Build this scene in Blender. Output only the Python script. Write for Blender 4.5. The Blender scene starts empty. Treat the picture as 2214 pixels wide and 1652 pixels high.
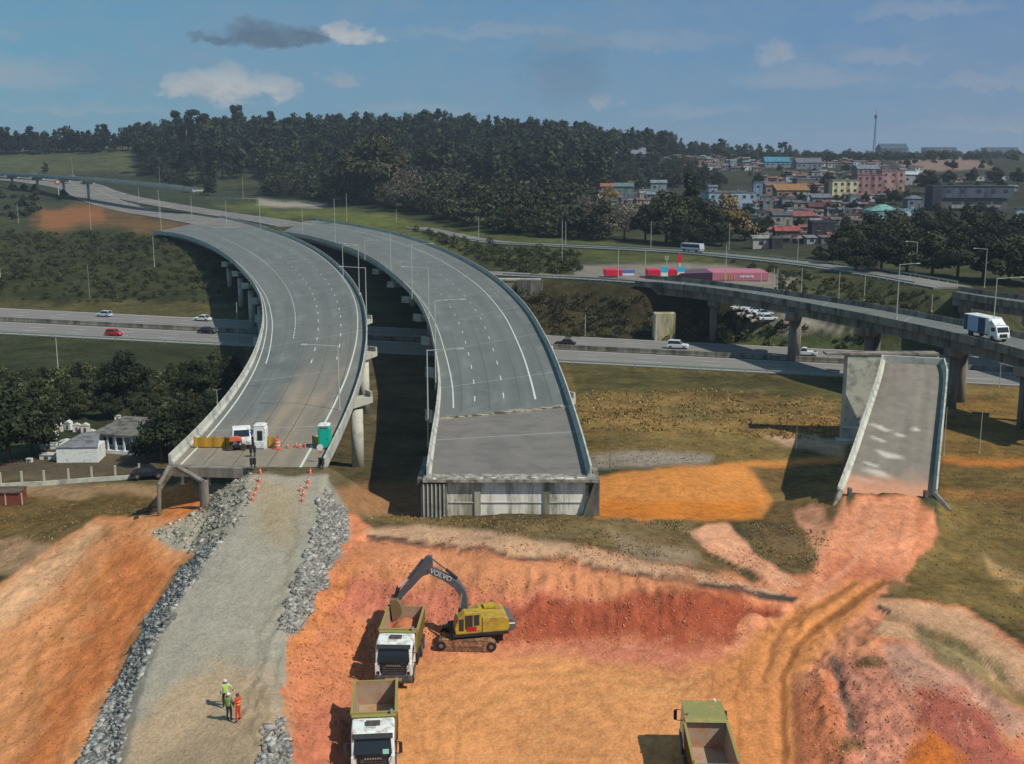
import bpy, bmesh, math, random
import numpy as np
from mathutils import Vector, Matrix
R = math.radians
SC = bpy.context.scene
COL = SC.collection

# ------------------------------------------------------------------ camera
FPX, CX, CY = 2500.0, 1107.0, 826.0          # focal length and centre in the 2214 x 1652 working frame
PITCH = math.atan(491.0 / FPX)
CT, ST = math.cos(PITCH), math.sin(PITCH)
CAMZ = 40.0
cam_d = bpy.data.cameras.new('camera')
cam_d.sensor_width = 36.0
cam_d.lens = FPX / 2214.0 * 36.0
cam_d.clip_start = 1.0
cam_d.clip_end = 20000.0
cam = bpy.data.objects.new('camera', cam_d)
cam.location = (0, 0, CAMZ)
cam.rotation_euler = (R(90) - PITCH, 0, 0)
COL.objects.link(cam)
SC.camera = cam

# ------------------------------------------------------------------ sun, exposure
SUNV = Vector((0.76, -0.48, 1.0)).normalized()          # direction towards the sun
SUN_EL = math.asin(SUNV.z)
SUN_AZ = math.atan2(SUNV.x, SUNV.y)
sun_d = bpy.data.lights.new('sun', 'SUN')
sun_d.energy = 4.3
sun_d.angle = R(0.5)
sun_d.color = (1.0, 0.93, 0.82)
sun = bpy.data.objects.new('sun', sun_d)
sun.rotation_euler = (-SUNV).to_track_quat('-Z', 'Y').to_euler()
sun.location = (0, 0, 300)
COL.objects.link(sun)
SC.view_settings.view_transform = 'Standard'
SC.view_settings.look = 'None'
SC.view_settings.exposure = 0.05
SC.view_settings.gamma = 1.0
SC.cycles.max_bounces = 5
SC.cycles.diffuse_bounces = 3
SC.cycles.volume_bounces = 0

# ------------------------------------------------------------------ sky with clouds (laid out by direction, infinitely far)
world = bpy.data.worlds.new('World')
SC.world = world
world.use_nodes = True
wn, wl = world.node_tree.nodes, world.node_tree.links
wn.clear()
def W(t, **k):
    n = wn.new(t)
    for a, b in k.items(): setattr(n, a, b)
    return n
def wmath(op, a, b=None, clamp=False):
    n = W('ShaderNodeMath', operation=op, use_clamp=clamp)
    for i, v in enumerate((a, b)):
        if v is None: continue
        if isinstance(v, (int, float)): n.inputs[i].default_value = v
        else: wl.new(v, n.inputs[i])
    return n.outputs[0]
def wmix(f, a, b):
    n = W('ShaderNodeMix', data_type='RGBA')
    for i, v in ((0, f), (6, a), (7, b)):
        if isinstance(v, (int, float)): n.inputs[i].default_value = v
        elif isinstance(v, tuple): n.inputs[i].default_value = v + (1,)
        else: wl.new(v, n.inputs[i])
    return n.outputs[2]
sky = W('ShaderNodeTexSky', sky_type='NISHITA', sun_disc=False)
sky.sun_elevation = SUN_EL
sky.sun_rotation = SUN_AZ
sky.air_density = 1.0
sky.dust_density = 0.3
sky.ozone_density = 3.0
tc = W('ShaderNodeTexCoord')
sep = W('ShaderNodeSeparateXYZ'); wl.new(tc.outputs['Generated'], sep.inputs[0])
az = wmath('ARCTAN2', sep.outputs[0], sep.outputs[1])
el = wmath('ARCSINE', sep.outputs[2])
comb = W('ShaderNodeCombineXYZ'); wl.new(az, comb.inputs[0]); wl.new(el, comb.inputs[1])
def wnoise(scale, sx, sy, detail=5, rough=0.6, off=0.0):
    mp = W('ShaderNodeMapping'); wl.new(comb.outputs[0], mp.inputs[0])
    mp.inputs['Scale'].default_value = (sx, sy, 1); mp.inputs['Location'].default_value = (off, off * .7, 0)
    n = W('ShaderNodeTexNoise'); wl.new(mp.outputs[0], n.inputs['Vector'])
    n.inputs['Scale'].default_value = scale; n.inputs['Detail'].default_value = detail
    n.inputs['Roughness'].default_value = rough
    return n.outputs['Fac']
n1 = wnoise(40, 1, 1.5, 6, .62)
n2 = wnoise(40, 1, 1.5, 6, .62, 7.3)
n3 = wnoise(5, 1, 5.0, 5, .6, 3.1)
dx = wmath('MULTIPLY', wmath('SUBTRACT', n1, .5), .085)
dy = wmath('MULTIPLY', wmath('SUBTRACT', n2, .5), .032)
azw, elw = wmath('ADD', az, dx), wmath('ADD', el, dy)
def blob(px, py, rx, ry, edge=.8, flat=True):
    a = (px - CX) / FPX; e = (335 - py) / FPX
    qx = wmath('DIVIDE', wmath('SUBTRACT', azw, a), rx / FPX)
    dyv = wmath('SUBTRACT', elw, e)
    up = wmath('DIVIDE', wmath('MAXIMUM', dyv, 0.0), ry / FPX)
    dn = wmath('DIVIDE', wmath('MAXIMUM', wmath('MULTIPLY', dyv, -1.0), 0.0), ry * (.45 if flat else 1) / FPX)
    r2 = wmath('ADD', wmath('MULTIPLY', qx, qx), wmath('ADD', wmath('MULTIPLY', up, up), wmath('MULTIPLY', dn, dn)))
    return wmath('DIVIDE', wmath('SUBTRACT', 1.0, r2), edge, clamp=True)
def union(bs):
    r = bs[0]
    for b in bs[1:]: r = wmath('MAXIMUM', r, b)
    return r
white = union([blob(520, 206, 110, 62, 1.0), blob(605, 208, 75, 40, 1.1), blob(435, 208, 66, 36, 1.1), blob(775, 100, 70, 34, 1.0), blob(735, 92, 45, 22, 1.0)])
faint = union([blob(750, 188, 42, 26, 1.4), blob(1290, 232, 38, 28, 1.2), blob(1655, 140, 55, 42, 1.2), blob(2205, 110, 55, 60, 1.3),
               blob(1710, 190, 190, 40, 2), blob(80, 190, 200, 55, 1.6), blob(20, 110, 130, 26, 1.6), blob(430, 8, 110, 20, 1.6),
               blob(1050, 88, 260, 22, 2.5), blob(2060, 200, 150, 30, 2), blob(1350, 110, 240, 30, 2.5), blob(1850, 150, 120, 26, 2), blob(1930, 60, 160, 24, 2.4), blob(1480, 250, 160, 20, 2.2), blob(2080, 280, 200, 16, 2.2), blob(900, 240, 180, 18, 2.2), blob(230, 250, 240, 16, 2.2)])
dark = union([blob(590, 104, 115, 44, 1.0), blob(670, 102, 55, 26, 1.0), blob(500, 106, 55, 16, 1.1), blob(1220, 160, 120, 90, 3.0, False)])
base = wmix(1.0, sky.outputs[0], sky.outputs[0])
tint = W('ShaderNodeMix', data_type='RGBA', blend_type='MULTIPLY'); tint.inputs[0].default_value = 1.0
wl.new(sky.outputs[0], tint.inputs[6]); tint.inputs[7].default_value = (SKYT := (0.40, 0.60, 0.74, 1))
# bluer towards the right of the view, as the photo shows
rgt = wmath('MULTIPLY', wmath('ADD', az, .45), 1.1, clamp=True)
t2 = W('ShaderNodeMix', data_type='RGBA', blend_type='MULTIPLY'); wl.new(rgt, t2.inputs[0])
wl.new(tint.outputs[2], t2.inputs[6]); t2.inputs[7].default_value = (.90, .84, 1.0, 1)
c0 = t2.outputs[2]
K = 8.0
strk = wmath('MULTIPLY', wmath('SUBTRACT', n3, .45), 1.6, clamp=True)
flat_ = wmix(rgt, (.145 * K, .365 * K, .515 * K), (.165 * K, .295 * K, .520 * K))
c0b = wmix(.72, c0, flat_)
n4 = wnoise(22, 1, 2.2, 8, .7, 5.1); mot = wmath('MULTIPLY', wmath('SUBTRACT', n4, .42), 2.2, clamp=True)
c0c = wmix(wmath('MULTIPLY', mot, .6), c0b, (.28 * K, .37 * K, .47 * K))
c1 = wmix(wmath('MULTIPLY', strk, .55), c0c, (.30 * K, .36 * K, .44 * K))
c2 = wmix(wmath('MULTIPLY', faint, .75), c1, (.42 * K, .46 * K, .52 * K))
c3 = wmix(wmath('MULTIPLY', dark, .85), c2, (.115 * K, .17 * K, .235 * K))
shade = wmath('MULTIPLY', wmath('ADD', n2, -.2), 1.5, clamp=True)
wc = wmix(shade, (.38 * K, .42 * K, .47 * K), (.78 * K, .76 * K, .72 * K))
c4 = wmix(wmath('MULTIPLY', white, .9), c3, wc)
bg = W('ShaderNodeBackground'); wl.new(c4, bg.inputs[0]); bg.inputs[1].default_value = 0.10
wo = W('ShaderNodeOutputWorld'); wl.new(bg.outputs[0], wo.inputs[0])

# ------------------------------------------------------------------ helpers
def P2W(px, py, z=None, Z=None):
    """working-frame pixel + height (z) or depth (Z) -> world point"""
    sx, sy = (px - CX) / FPX, (py - CY) / FPX
    if Z is None:
        Z = (CAMZ - z) / (ST + sy * CT)
    return np.array([sx * Z, Z * (CT - sy * ST), CAMZ - Z * (ST + sy * CT)])
def W2P(x, y, z):
    h = CAMZ - z
    Z = y * CT + h * ST
    dn = h * CT - y * ST
    return CX + FPX * x / Z, CY + FPX * dn / Z, Z
def height_for(px, py, ytop, p):
    h = CAMZ - p[2]; Z = p[1] * CT + h * ST; yc = h * CT - p[1] * ST
    t = (ytop - CY) / FPX
    return (yc - t * Z) / (CT - t * ST)
def lin(c):
    c = c / 255.0
    return c / 12.92 if c <= .04045 else ((c + .055) / 1.055) ** 2.4
EXPF = 1.12
def S(r, g, b, k=1.0):
    return tuple(min(.82, lin(v) / e * k) for v, e in zip((r, g, b), (1.12, 1.08, 1.10)))

def tag(o, label=None, cat=None, group=None, kind=None):
    if label: o['label'] = label
    if cat: o['category'] = cat
    if group: o['group'] = group
    if kind: o['kind'] = kind
    return o
def empty(name, loc, rz=0, label=None, cat=None, group=None):
    o = bpy.data.objects.new(name, None); COL.objects.link(o)
    o.empty_display_size = .5
    o.location = tuple(float(v) for v in loc); o.rotation_euler = (0, 0, rz)
    return tag(o, label, cat, group)
KIDS = {}
def link(name, me, parent=None):
    o = bpy.data.objects.new(name, me); COL.objects.link(o)
    if parent is not None:
        o.parent = parent; KIDS.setdefault(parent.name, []).append(o)
    return o
def copy_tree(o, parent=None):
    c = o.copy(); COL.objects.link(c)
    if parent is not None:
        c.parent = parent; KIDS.setdefault(parent.name, []).append(c)
    for ch in KIDS.get(o.name, []): copy_tree(ch, c)
    return c

class MB:
    def __init__(s): s.v = []; s.f = []; s.m = []
    def add(s, vs, fs, mi=0):
        b = len(s.v); s.v += [tuple(map(float, v)) for v in vs]
        s.f += [tuple(b + i for i in f) for f in fs]; s.m += [mi] * len(fs)
    def box(s, c, d, rz=0, mi=0, top=(1, 1), sh=(0, 0), M=None):
        x, y, z = d[0] / 2, d[1] / 2, d[2] / 2
        vs = [(-x, -y, -z), (x, -y, -z), (x, y, -z), (-x, y, -z),
              (-x * top[0] + sh[0], -y * top[1] + sh[1], z), (x * top[0] + sh[0], -y * top[1] + sh[1], z),
              (x * top[0] + sh[0], y * top[1] + sh[1], z), (-x * top[0] + sh[0], y * top[1] + sh[1], z)]
        cr, sr = math.cos(rz), math.sin(rz)
        if M is None:
            vs = [(c[0] + a * cr - b * sr, c[1] + a * sr + b * cr, c[2] + e) for a, b, e in vs]
        else:
            vs = [tuple(M @ Vector(v) + Vector(c)) for v in vs]
        s.add(vs, [(0, 3, 2, 1), (4, 5, 6, 7), (0, 1, 5, 4), (1, 2, 6, 5), (2, 3, 7, 6), (3, 0, 4, 7)], mi)
    def tube(s, p0, p1, r0, r1=None, n=8, mi=0, caps=True):
        r1 = r0 if r1 is None else r1
        p0, p1 = Vector(p0), Vector(p1); d = (p1 - p0)
        if d.length < 1e-6: return
        d.normalize()
        a = d.orthogonal().normalized(); b = d.cross(a)
        vs = []
        for p, r in ((p0, r0), (p1, r1)):
            for i in range(n):
                t = 2 * math.pi * i / n
                vs.append(tuple(p + a * math.cos(t) * r + b * math.sin(t) * r))
        fs = [(i, (i + 1) % n, n + (i + 1) % n, n + i) for i in range(n)]
        if caps: fs += [tuple(range(n - 1, -1, -1)), tuple(range(n, 2 * n))]
        s.add(vs, fs, mi)
    def prism(s, poly, a0, a1, axis='y', mi=0):
        """2-D outline extruded along an axis. axis y: poly=(x,z); axis x: poly=(y,z); axis z: poly=(x,y)"""
        n = len(poly)
        def mk(p, a):
            return (p[0], a, p[1]) if axis == 'y' else ((a, p[0], p[1]) if axis == 'x' else (p[0], p[1], a))
        vs = [mk(p, a0) for p in poly] + [mk(p, a1) for p in poly]
        fs = [(i, (i + 1) % n, n + (i + 1) % n, n + i) for i in range(n)] + [tuple(range(n - 1, -1, -1)), tuple(range(n, 2 * n))]
        s.add(vs, fs, mi)
    def loft(s, secs, mi=0, closed=True, caps=True):
        n = len(secs[0]); vs = [p for sec in secs for p in sec]; fs = []
        for k in range(len(secs) - 1):
            for i in range(n if closed else n - 1):
                j = (i + 1) % n
                fs.append((k * n + i, k * n + j, (k + 1) * n + j, (k + 1) * n + i))
        if caps and closed: fs += [tuple(range(n - 1, -1, -1)), tuple((len(secs) - 1) * n + i for i in range(n))]
        s.add(vs, fs, mi)
    def quad(s, a, b, c, d, mi=0): s.add([a, b, c, d], [(0, 1, 2, 3)], mi)
    def mesh(s, name, mats, smooth=False):
        me = bpy.data.meshes.new(name); me.from_pydata(s.v, [], s.f)
        for m in (mats if isinstance(mats, (list, tuple)) else [mats]): me.materials.append(m)
        if any(s.m): me.polygons.foreach_set('material_index', s.m)
        bm = bmesh.new(); bm.from_mesh(me); bmesh.ops.recalc_face_normals(bm, faces=bm.faces); bm.to_mesh(me); bm.free()
        if smooth: me.polygons.foreach_set('use_smooth', [True] * len(me.polygons))
        me.update(); return me
    def build(s, name, mats, parent=None, smooth=False, bevel=0):
        o = link(name, s.mesh(name, mats, smooth), parent)
        if bevel:
            b = o.modifiers.new('Bevel', 'BEVEL'); b.width = bevel; b.segments = 2; b.limit_method = 'ANGLE'; b.angle_limit = R(40)
        return o

def np_mesh(name, V, F, mats, parent=None, attrs=None, smooth=False, mi=None):
    V = np.asarray(V, dtype=np.float32); F = np.asarray(F, dtype=np.int32)
    me = bpy.data.meshes.new(name)
    k = F.shape[1]
    me.vertices.add(len(V)); me.vertices.foreach_set('co', V.ravel())
    me.loops.add(F.size); me.loops.foreach_set('vertex_index', F.ravel())
    me.polygons.add(len(F)); me.polygons.foreach_set('loop_start', np.arange(0, F.size, k, dtype=np.int32))
    if smooth: me.polygons.foreach_set('use_smooth', np.ones(len(F), dtype=bool))
    for m in (mats if isinstance(mats, (list, tuple)) else [mats]): me.materials.append(m)
    if mi is not None: me.polygons.foreach_set('material_index', np.asarray(mi, dtype=np.int32))
    me.update(calc_edges=True)
    for an, arr in (attrs or {}).items():
        at = me.attributes.new(an, 'FLOAT_COLOR', 'POINT')
        a4 = np.ones((len(V), 4), dtype=np.float32); a4[:, :3] = arr
        at.data.foreach_set('color', a4.ravel())
    return link(name, me, parent)

# ---- materials
MATS = {}
def nodes_of(m):
    m.use_nodes = True; nt = m.node_tree; nt.nodes.clear()
    out = nt.nodes.new('ShaderNodeOutputMaterial'); b = nt.nodes.new('ShaderNodeBsdfPrincipled')
    nt.links.new(b.outputs[0], out.inputs[0]); return nt, b
def N(nt, t, **k):
    n = nt.nodes.new(t)
    for a, b in k.items(): setattr(n, a, b)
    return n
def mat(name, rgb, rough=.75, metal=0.0, var=.18, scale=2.5, bump=0.0, spec=.35, dirt=None, streak=False):
    """noise-varied paint/concrete/etc. dirt=(rgb, amount, scale): patches of a second colour"""
    if name in MATS: return MATS[name]
    m = bpy.data.materials.new(name); nt, b = nodes_of(m)
    b.inputs['Roughness'].default_value = rough; b.inputs['Metallic'].default_value = metal
    b.inputs['Specular IOR Level'].default_value = spec
    geo = N(nt, 'ShaderNodeTexCoord'); src = geo.outputs['Object']
    if streak:
        mp = N(nt, 'ShaderNodeMapping'); mp.inputs['Scale'].default_value = (1, 1, .18); nt.links.new(src, mp.inputs[0]); src = mp.outputs[0]
    n = N(nt, 'ShaderNodeTexNoise'); n.inputs['Scale'].default_value = scale; n.inputs['Detail'].default_value = 6; n.inputs['Roughness'].default_value = .65
    nt.links.new(src, n.inputs['Vector'])
    mx = N(nt, 'ShaderNodeMix', data_type='RGBA'); nt.links.new(n.outputs['Fac'], mx.inputs[0])
    lo = tuple(c * (1 - var * 1.6) for c in rgb); hi = tuple(min(1, c * (1 + var * 1.6)) for c in rgb)
    mx.inputs[6].default_value = lo + (1,); mx.inputs[7].default_value = hi + (1,)
    colr = mx.outputs[2]
    if dirt:
        n2 = N(nt, 'ShaderNodeTexNoise'); n2.inputs['Scale'].default_value = dirt[2]; n2.inputs['Detail'].default_value = 7; n2.inputs['Roughness'].default_value = .7
        nt.links.new(src, n2.inputs['Vector'])
        rp = N(nt, 'ShaderNodeMapRange'); rp.inputs[1].default_value = .62 - dirt[1] * .35; rp.inputs[2].default_value = .72 - dirt[1] * .2
        nt.links.new(n2.outputs['Fac'], rp.inputs[0])
        m2 = N(nt, 'ShaderNodeMix', data_type='RGBA'); nt.links.new(rp.outputs[0], m2.inputs[0])
        nt.links.new(colr, m2.inputs[6]); m2.inputs[7].default_value = tuple(dirt[0]) + (1,); colr = m2.outputs[2]
    nt.links.new(colr, b.inputs['Base Color'])
    if bump:
        bp = N(nt, 'ShaderNodeBump'); bp.inputs['Strength'].default_value = bump; bp.inputs['Distance'].default_value = .05
        nt.links.new(n.outputs['Fac'], bp.inputs['Height']); nt.links.new(bp.outputs[0], b.inputs['Normal'])
    MATS[name] = m; return m
def leafmat(name, rgb, rgb2, objvar=.5):
    if name in MATS: return MATS[name]
    m = bpy.data.materials.new(name); nt, b = nodes_of(m)
    b.inputs['Roughness'].default_value = .75; b.inputs['Specular IOR Level'].default_value = .15
    at = N(nt, 'ShaderNodeAttribute', attribute_name='Col'); sp = N(nt, 'ShaderNodeSeparateColor'); nt.links.new(at.outputs['Color'], sp.inputs[0])
    mx = N(nt, 'ShaderNodeMix', data_type='RGBA'); nt.links.new(sp.outputs[0], mx.inputs[0])
    mx.inputs[6].default_value = rgb + (1,); mx.inputs[7].default_value = rgb2 + (1,)
    oi = N(nt, 'ShaderNodeObjectInfo'); ma = N(nt, 'ShaderNodeMapRange'); nt.links.new(oi.outputs['Random'], ma.inputs[0])
    ma.inputs[3].default_value = 1 - objvar * .5; ma.inputs[4].default_value = 1 + objvar * .5
    mm = N(nt, 'ShaderNodeMath', operation='MULTIPLY'); nt.links.new(ma.outputs[0], mm.inputs[0]); nt.links.new(sp.outputs[1], mm.inputs[1])
    vm = N(nt, 'ShaderNodeVectorMath', operation='SCALE'); nt.links.new(mx.outputs[2], vm.inputs[0]); nt.links.new(mm.outputs[0], vm.inputs['Scale'])
    nt.links.new(vm.outputs[0], b.inputs['Base Color'])
    MATS[name] = m; return m
def glass(name='dark_glass', rgb=(.02, .028, .035)):
    if name in MATS: return MATS[name]
    m = bpy.data.materials.new(name); nt, b = nodes_of(m)
    b.inputs['Base Color'].default_value = rgb + (1,); b.inputs['Roughness'].default_value = .12; b.inputs['Specular IOR Level'].default_value = .5
    MATS[name] = m; return m

# ---- value noise in numpy
def _h(ix, iy, seed):
    n = (ix.astype(np.int64) * 374761393 + iy.astype(np.int64) * 668265263 + seed * 1442695041) & 0xffffffff
    n = ((n ^ (n >> 13)) * 1274126177) & 0xffffffff
    return ((n ^ (n >> 16)) & 0xffff) / 65535.0
def vnoise(x, y, seed=0):
    x0, y0 = np.floor(x), np.floor(y); fx, fy = x - x0, y - y0
    fx = fx * fx * (3 - 2 * fx); fy = fy * fy * (3 - 2 * fy)
    x0 = x0.astype(np.int64); y0 = y0.astype(np.int64)
    a = _h(x0, y0, seed) * (1 - fx) + _h(x0 + 1, y0, seed) * fx
    b = _h(x0, y0 + 1, seed) * (1 - fx) + _h(x0 + 1, y0 + 1, seed) * fx
    return (a * (1 - fy) + b * fy) * 2 - 1
def fbm(x, y, seed=0, oct=4, g=.5):
    r = 0; a = 1; t = 0
    for i in range(oct):
        r = r + a * vnoise(x * 2 ** i, y * 2 ** i, seed + i * 17); t += a; a *= g
    return r / t
def sstep(a, b, x):
    t = np.clip((x - a) / (b - a), 0, 1); return t * t * (3 - 2 * t)
def seg_dist(X, Y, pts, vals=None):
    """distance to polyline; also interpolated value along it"""
    D = np.full(X.shape, 1e9); VV = np.zeros(X.shape)
    for i in range(len(pts) - 1):
        ax, ay = pts[i][0], pts[i][1]; bx, by = pts[i + 1][0], pts[i + 1][1]
        L = (bx - ax) ** 2 + (by - ay) ** 2 + 1e-9
        t = np.clip(((X - ax) * (bx - ax) + (Y - ay) * (by - ay)) / L, 0, 1)
        d = np.hypot(X - ax - t * (bx - ax), Y - ay - t * (by - ay))
        m = d < D; D = np.where(m, d, D)
        if vals is not None: VV = np.where(m, vals[i] * (1 - t) + vals[i + 1] * t, VV)
    return D, VV
def poly_sd(X, Y, poly):
    """signed distance, negative inside"""
    D, _ = seg_dist(X, Y, list(poly) + [poly[0]])
    ins = np.zeros(X.shape, bool); n = len(poly)
    for i in range(n):
        x1, y1 = poly[i][0], poly[i][1]; x2, y2 = poly[(i + 1) % n][0], poly[(i + 1) % n][1]
        if y1 == y2: continue
        c = ((y1 > Y) != (y2 > Y)) & (X < (x2 - x1) * (Y - y1) / (y2 - y1) + x1)
        ins ^= c
    return np.where(ins, -D, D)
# ------------------------------------------------------------------ terrain
CP = [  # px, py, ground height
 (-300,1652,3),(-300,1400,3),(-200,1270,3),(0,1258,4),(0,1450,4.4),(0,1652,4.8),(200,1122,5.6),(300,1114,6.2),(150,1350,5.2),(250,1250,6.2),
 (330,1180,7.6),(150,1600,5.8),(350,1105,7.8),(410,1135,8.8),(435,1112,9),(500,1060,9),
 (0,1175,.4),(150,1108,.3),(300,1096,.3),(-300,1200,0),(0,1100,0),(200,1065,0),(0,1040,0),(300,1040,0),(100,980,0),(300,975,0),(0,900,0),(200,850,0),
 (400,900,0),(450,830,0),(0,780,0),(300,780,0),(500,760,0),(0,720,0),(0,665,0),(500,740,0),(500,690,0),(800,750,0),(1000,760,0),(1250,790,0),
 (1250,735,0),(1800,815,0),(1800,760,0),(2214,835,0),(2214,775,0),(2600,880,0),(2600,800,0),(-400,700,0),(-400,650,0),
 (830,850,.6),(850,950,1),(850,1050,1.8),(850,1062,2.5),(850,1100,5),(850,1118,8.6),(760,1103,7.2),(640,1060,8),
 (1100,1125,9.5),(1290,1122,9.3),(1400,1130,8.3),(1600,1145,6.6),(1350,1100,5),(1480,1108,4.6),(1400,1060,3),(1500,1020,2.5),(1300,1000,2),
 (1400,950,1.5),(1500,880,.8),(1300,860,.5),(1650,900,1),(1750,960,.4),(1700,1000,.2),(1700,1060,.0),(1680,1100,1.2),(1780,1000,.3),(1640,1060,.8),(1650,1135,5),
 (800,1165,9.3),(1000,1185,9.2),(1200,1210,8.8),(1400,1240,8.3),(1600,1275,7.2),(1720,1290,6.3),(1000,1300,9),(1300,1300,8.6),(1000,1600,9),
 (1400,1600,8),(700,1300,9),(650,1500,8.5),(700,1652,8.5),(1920,1080,6),(1850,1200,6),(1750,1300,6),(1650,1380,5.8),(1750,1130,4.4),(1720,1200,5.8),
 (1600,1190,6.9),(2070,1120,4.2),(2150,1050,2.5),(2150,950,1.2),(2100,900,.4),(2214,1200,4.5),(2000,1280,6),(2200,1350,6),(1900,1350,6.8),
 (2000,1450,7.3),(2200,1550,7),(2214,1652,6.3),(1850,1500,6.6),(1900,1652,7),(2100,1650,7),(1760,1600,6.2),(2600,1500,6),(2600,1200,4),(2600,1000,1),
 (-300,560,7),(0,560,7),(200,560,7),(400,560,7),(0,620,3.5),(300,620,3.5),(500,640,2),(470,600,4),(-300,500,10),(0,500,10),(200,500,10.5),
 (380,500,11.4),(0,450,11.5),(200,450,11.7),(300,470,11.7),(500,480,11.7),(600,490,11.7),(-300,450,11.5),
 (450,440,13),(740,600,5),(650,525,9.5),(900,500,10.5),(1000,540,9),(1100,590,8),(1150,620,7),(1200,600,10.2),(1300,600,10.4),(1100,520,11),
 (1300,540,11),(1300,560,10.6),(1500,545,11),(1450,600,10.4),(1650,610,10.4),(1200,680,4),(1350,690,4),(1150,660,4.5),(1250,727,.3),(1500,741,.3),
 (1500,680,3.5),(1620,680,4.6),(1600,705,1.5),(1900,745,1.5),(1900,655,9.5),(1700,600,10.5),(2050,655,9.5),(2000,710,4),(2214,700,4),(2600,710,4),
 (2214,620,11.4),(2600,640,11.4),(1900,590,11),(700,450,12.6)]
CZ = [  # px, py, depth
 (1600,540,370),(1900,540,350),(2214,560,330),(2600,560,330),(1500,500,440),(1900,500,440),(2214,500,430),(1700,450,560),(2100,450,560),(2600,450,560),
 (1400,420,640),(1800,420,640),(2214,420,640),(1600,395,720),(2000,395,720),(2500,395,720),(1500,370,850),(1900,370,850),(2300,370,850),
 (1600,350,1050),(2000,345,1100),(2600,345,1100),(1750,334,1700),(2100,332,1700),(2600,332,1700),
 (900,450,560),(1150,450,540),(900,400,750),(600,400,800),(1200,400,720),(700,306,1000),(950,296,1000),(1200,316,1100),(1400,334,1200),
 (500,306,1050),(300,318,1050),(100,326,1080),(-100,335,1080),(-400,335,1150),(100,378,900),(300,388,860),(-300,380,900),(0,395,840),
 (1500,338,1350),(2000,352,1250),(100,410,720),(-300,405,720),(300,420,700)]
pts = [P2W(a, b, z=c) for a, b, c in CP] + [P2W(a, b, Z=c) for a, b, c in CZ]
for x_ in (-2400, -800, 800, 2400): pts.append(np.array([x_, 3500., 32.])); pts.append(np.array([x_ * 2, 5000., 22.]))
for x_ in (-30, 0, 30): pts.append(np.array([x_, 38., 6.]))
pts = np.array(pts)
def uv(x, y): return x / y, np.log(y)
PU, PV = uv(pts[:, 0], pts[:, 1])
def rbf(A, B): return np.hypot(A[:, None] - B[None, :], 0)
dm = np.hypot(PU[:, None] - PU[None, :], PV[:, None] - PV[None, :])
n_ = len(pts)
A_ = np.zeros((n_ + 1, n_ + 1)); A_[:n_, :n_] = -dm + np.eye(n_) * .006; A_[:n_, n_] = 1; A_[n_, :n_] = 1
sol = np.linalg.solve(A_, np.append(pts[:, 2], 0))
def base_z(X, Y):
    U, V = uv(X.ravel(), Y.ravel()); out = np.empty(U.shape)
    for i in range(0, len(U), 40000):
        d = np.hypot(U[i:i + 40000, None] - PU[None], V[i:i + 40000, None] - PV[None])
        out[i:i + 40000] = -(d @ sol[:n_]) + sol[n_]
    return out.reshape(X.shape)

NX, NY = 760, 980
Yr = np.exp(np.linspace(math.log(36), math.log(5200), NY))
Ur = np.linspace(-.82, .82, NX)
GY, GU = np.meshgrid(Yr, Ur, indexing='ij'); GX = GU * GY
GZ = base_z(GX, GY)

# roads: list of centre points (px, py, z) and half width
def wl_(L): return [P2W(a, b, z=c) if c < 100 else P2W(a, b, Z=c) for a, b, c in L]
HWY_N = [P2W(0, 722, z=0), P2W(2214, 835, z=0)]; HWY_F = [P2W(0, 666, z=0), P2W(2214, 776, z=0)]
def ext(p, q, a, b):
    d = (q - p); d = d / np.hypot(d[0], d[1]); return [p - d * a, q + d * b]
hn = ext(HWY_N[0], HWY_N[1], 500, 400); hf = ext(HWY_F[0], HWY_F[1], 500, 400)
hwy_poly = [hn[0], hn[1], hf[1], hf[0]]
sd = poly_sd(GX, GY, hwy_poly)
w = 1 - sstep(1.0, 9.0, sd); GZ = GZ * (1 - w) + (-.12) * w
ROADS = {
 'left_carriage': (wl_([(520, 492, 12), (470, 483, 12), (400, 471, 12), (300, 455, 590), (230, 437, 640), (195, 422, 690), (165, 408, 740), (110, 398, 780), (0, 388, 820), (-300, 380, 860)]), 10.5),
 'right_carriage': (wl_([(640, 488, 12), (560, 474, 12), (480, 463, 12), (400, 450, 600), (320, 436, 650), (260, 424, 690), (220, 412, 740), (190, 400, 790), (130, 391, 830), (0, 381, 870), (-300, 373, 900)]), 8.0),
 'frontage': (wl_([(900, 492, 11), (1050, 521, 11), (1180, 530, 11), (1330, 537, 11), (1480, 545, 11), (1600, 556, 11), (1750, 572, 11.2), (1900, 594, 11.5), (2060, 622, 12)]), 4.5),
 'station_road': (wl_([(1040, 590, 10.3), (1180, 597, 10.4), (1300, 603, 10.5), (1400, 610, 10.7)]), 4.0),
 'dirt_left': (wl_([(-300, 1085, 0), (0, 1075, 0), (180, 1067, 0), (340, 1060, 0), (500, 1052, 0)]), 3.0),
}
RMASK = np.zeros(GX.shape)
for k, (c, hw) in ROADS.items():
    D, ZV = seg_dist(GX, GY, c, [p[2] for p in c])
    w = 1 - sstep(hw + 1.5, hw + 10, D); GZ = GZ * (1 - w) + (ZV - .25) * w; RMASK = np.maximum(RMASK, 1 - sstep(hw + 1, hw + 5, D))
# forecourt
ST_POLY = wl_([(1255, 590, 10.5), (1270, 572, 10.5), (1480, 570, 10.5), (1700, 592, 10.5), (1690, 632, 10.5), (1400, 612, 10.5)])
sd = poly_sd(GX, GY, ST_POLY); w = 1 - sstep(0, 8, sd); GZ = GZ * (1 - w) + 10.4 * w

NEAR = sstep(160, 110, GY)
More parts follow.
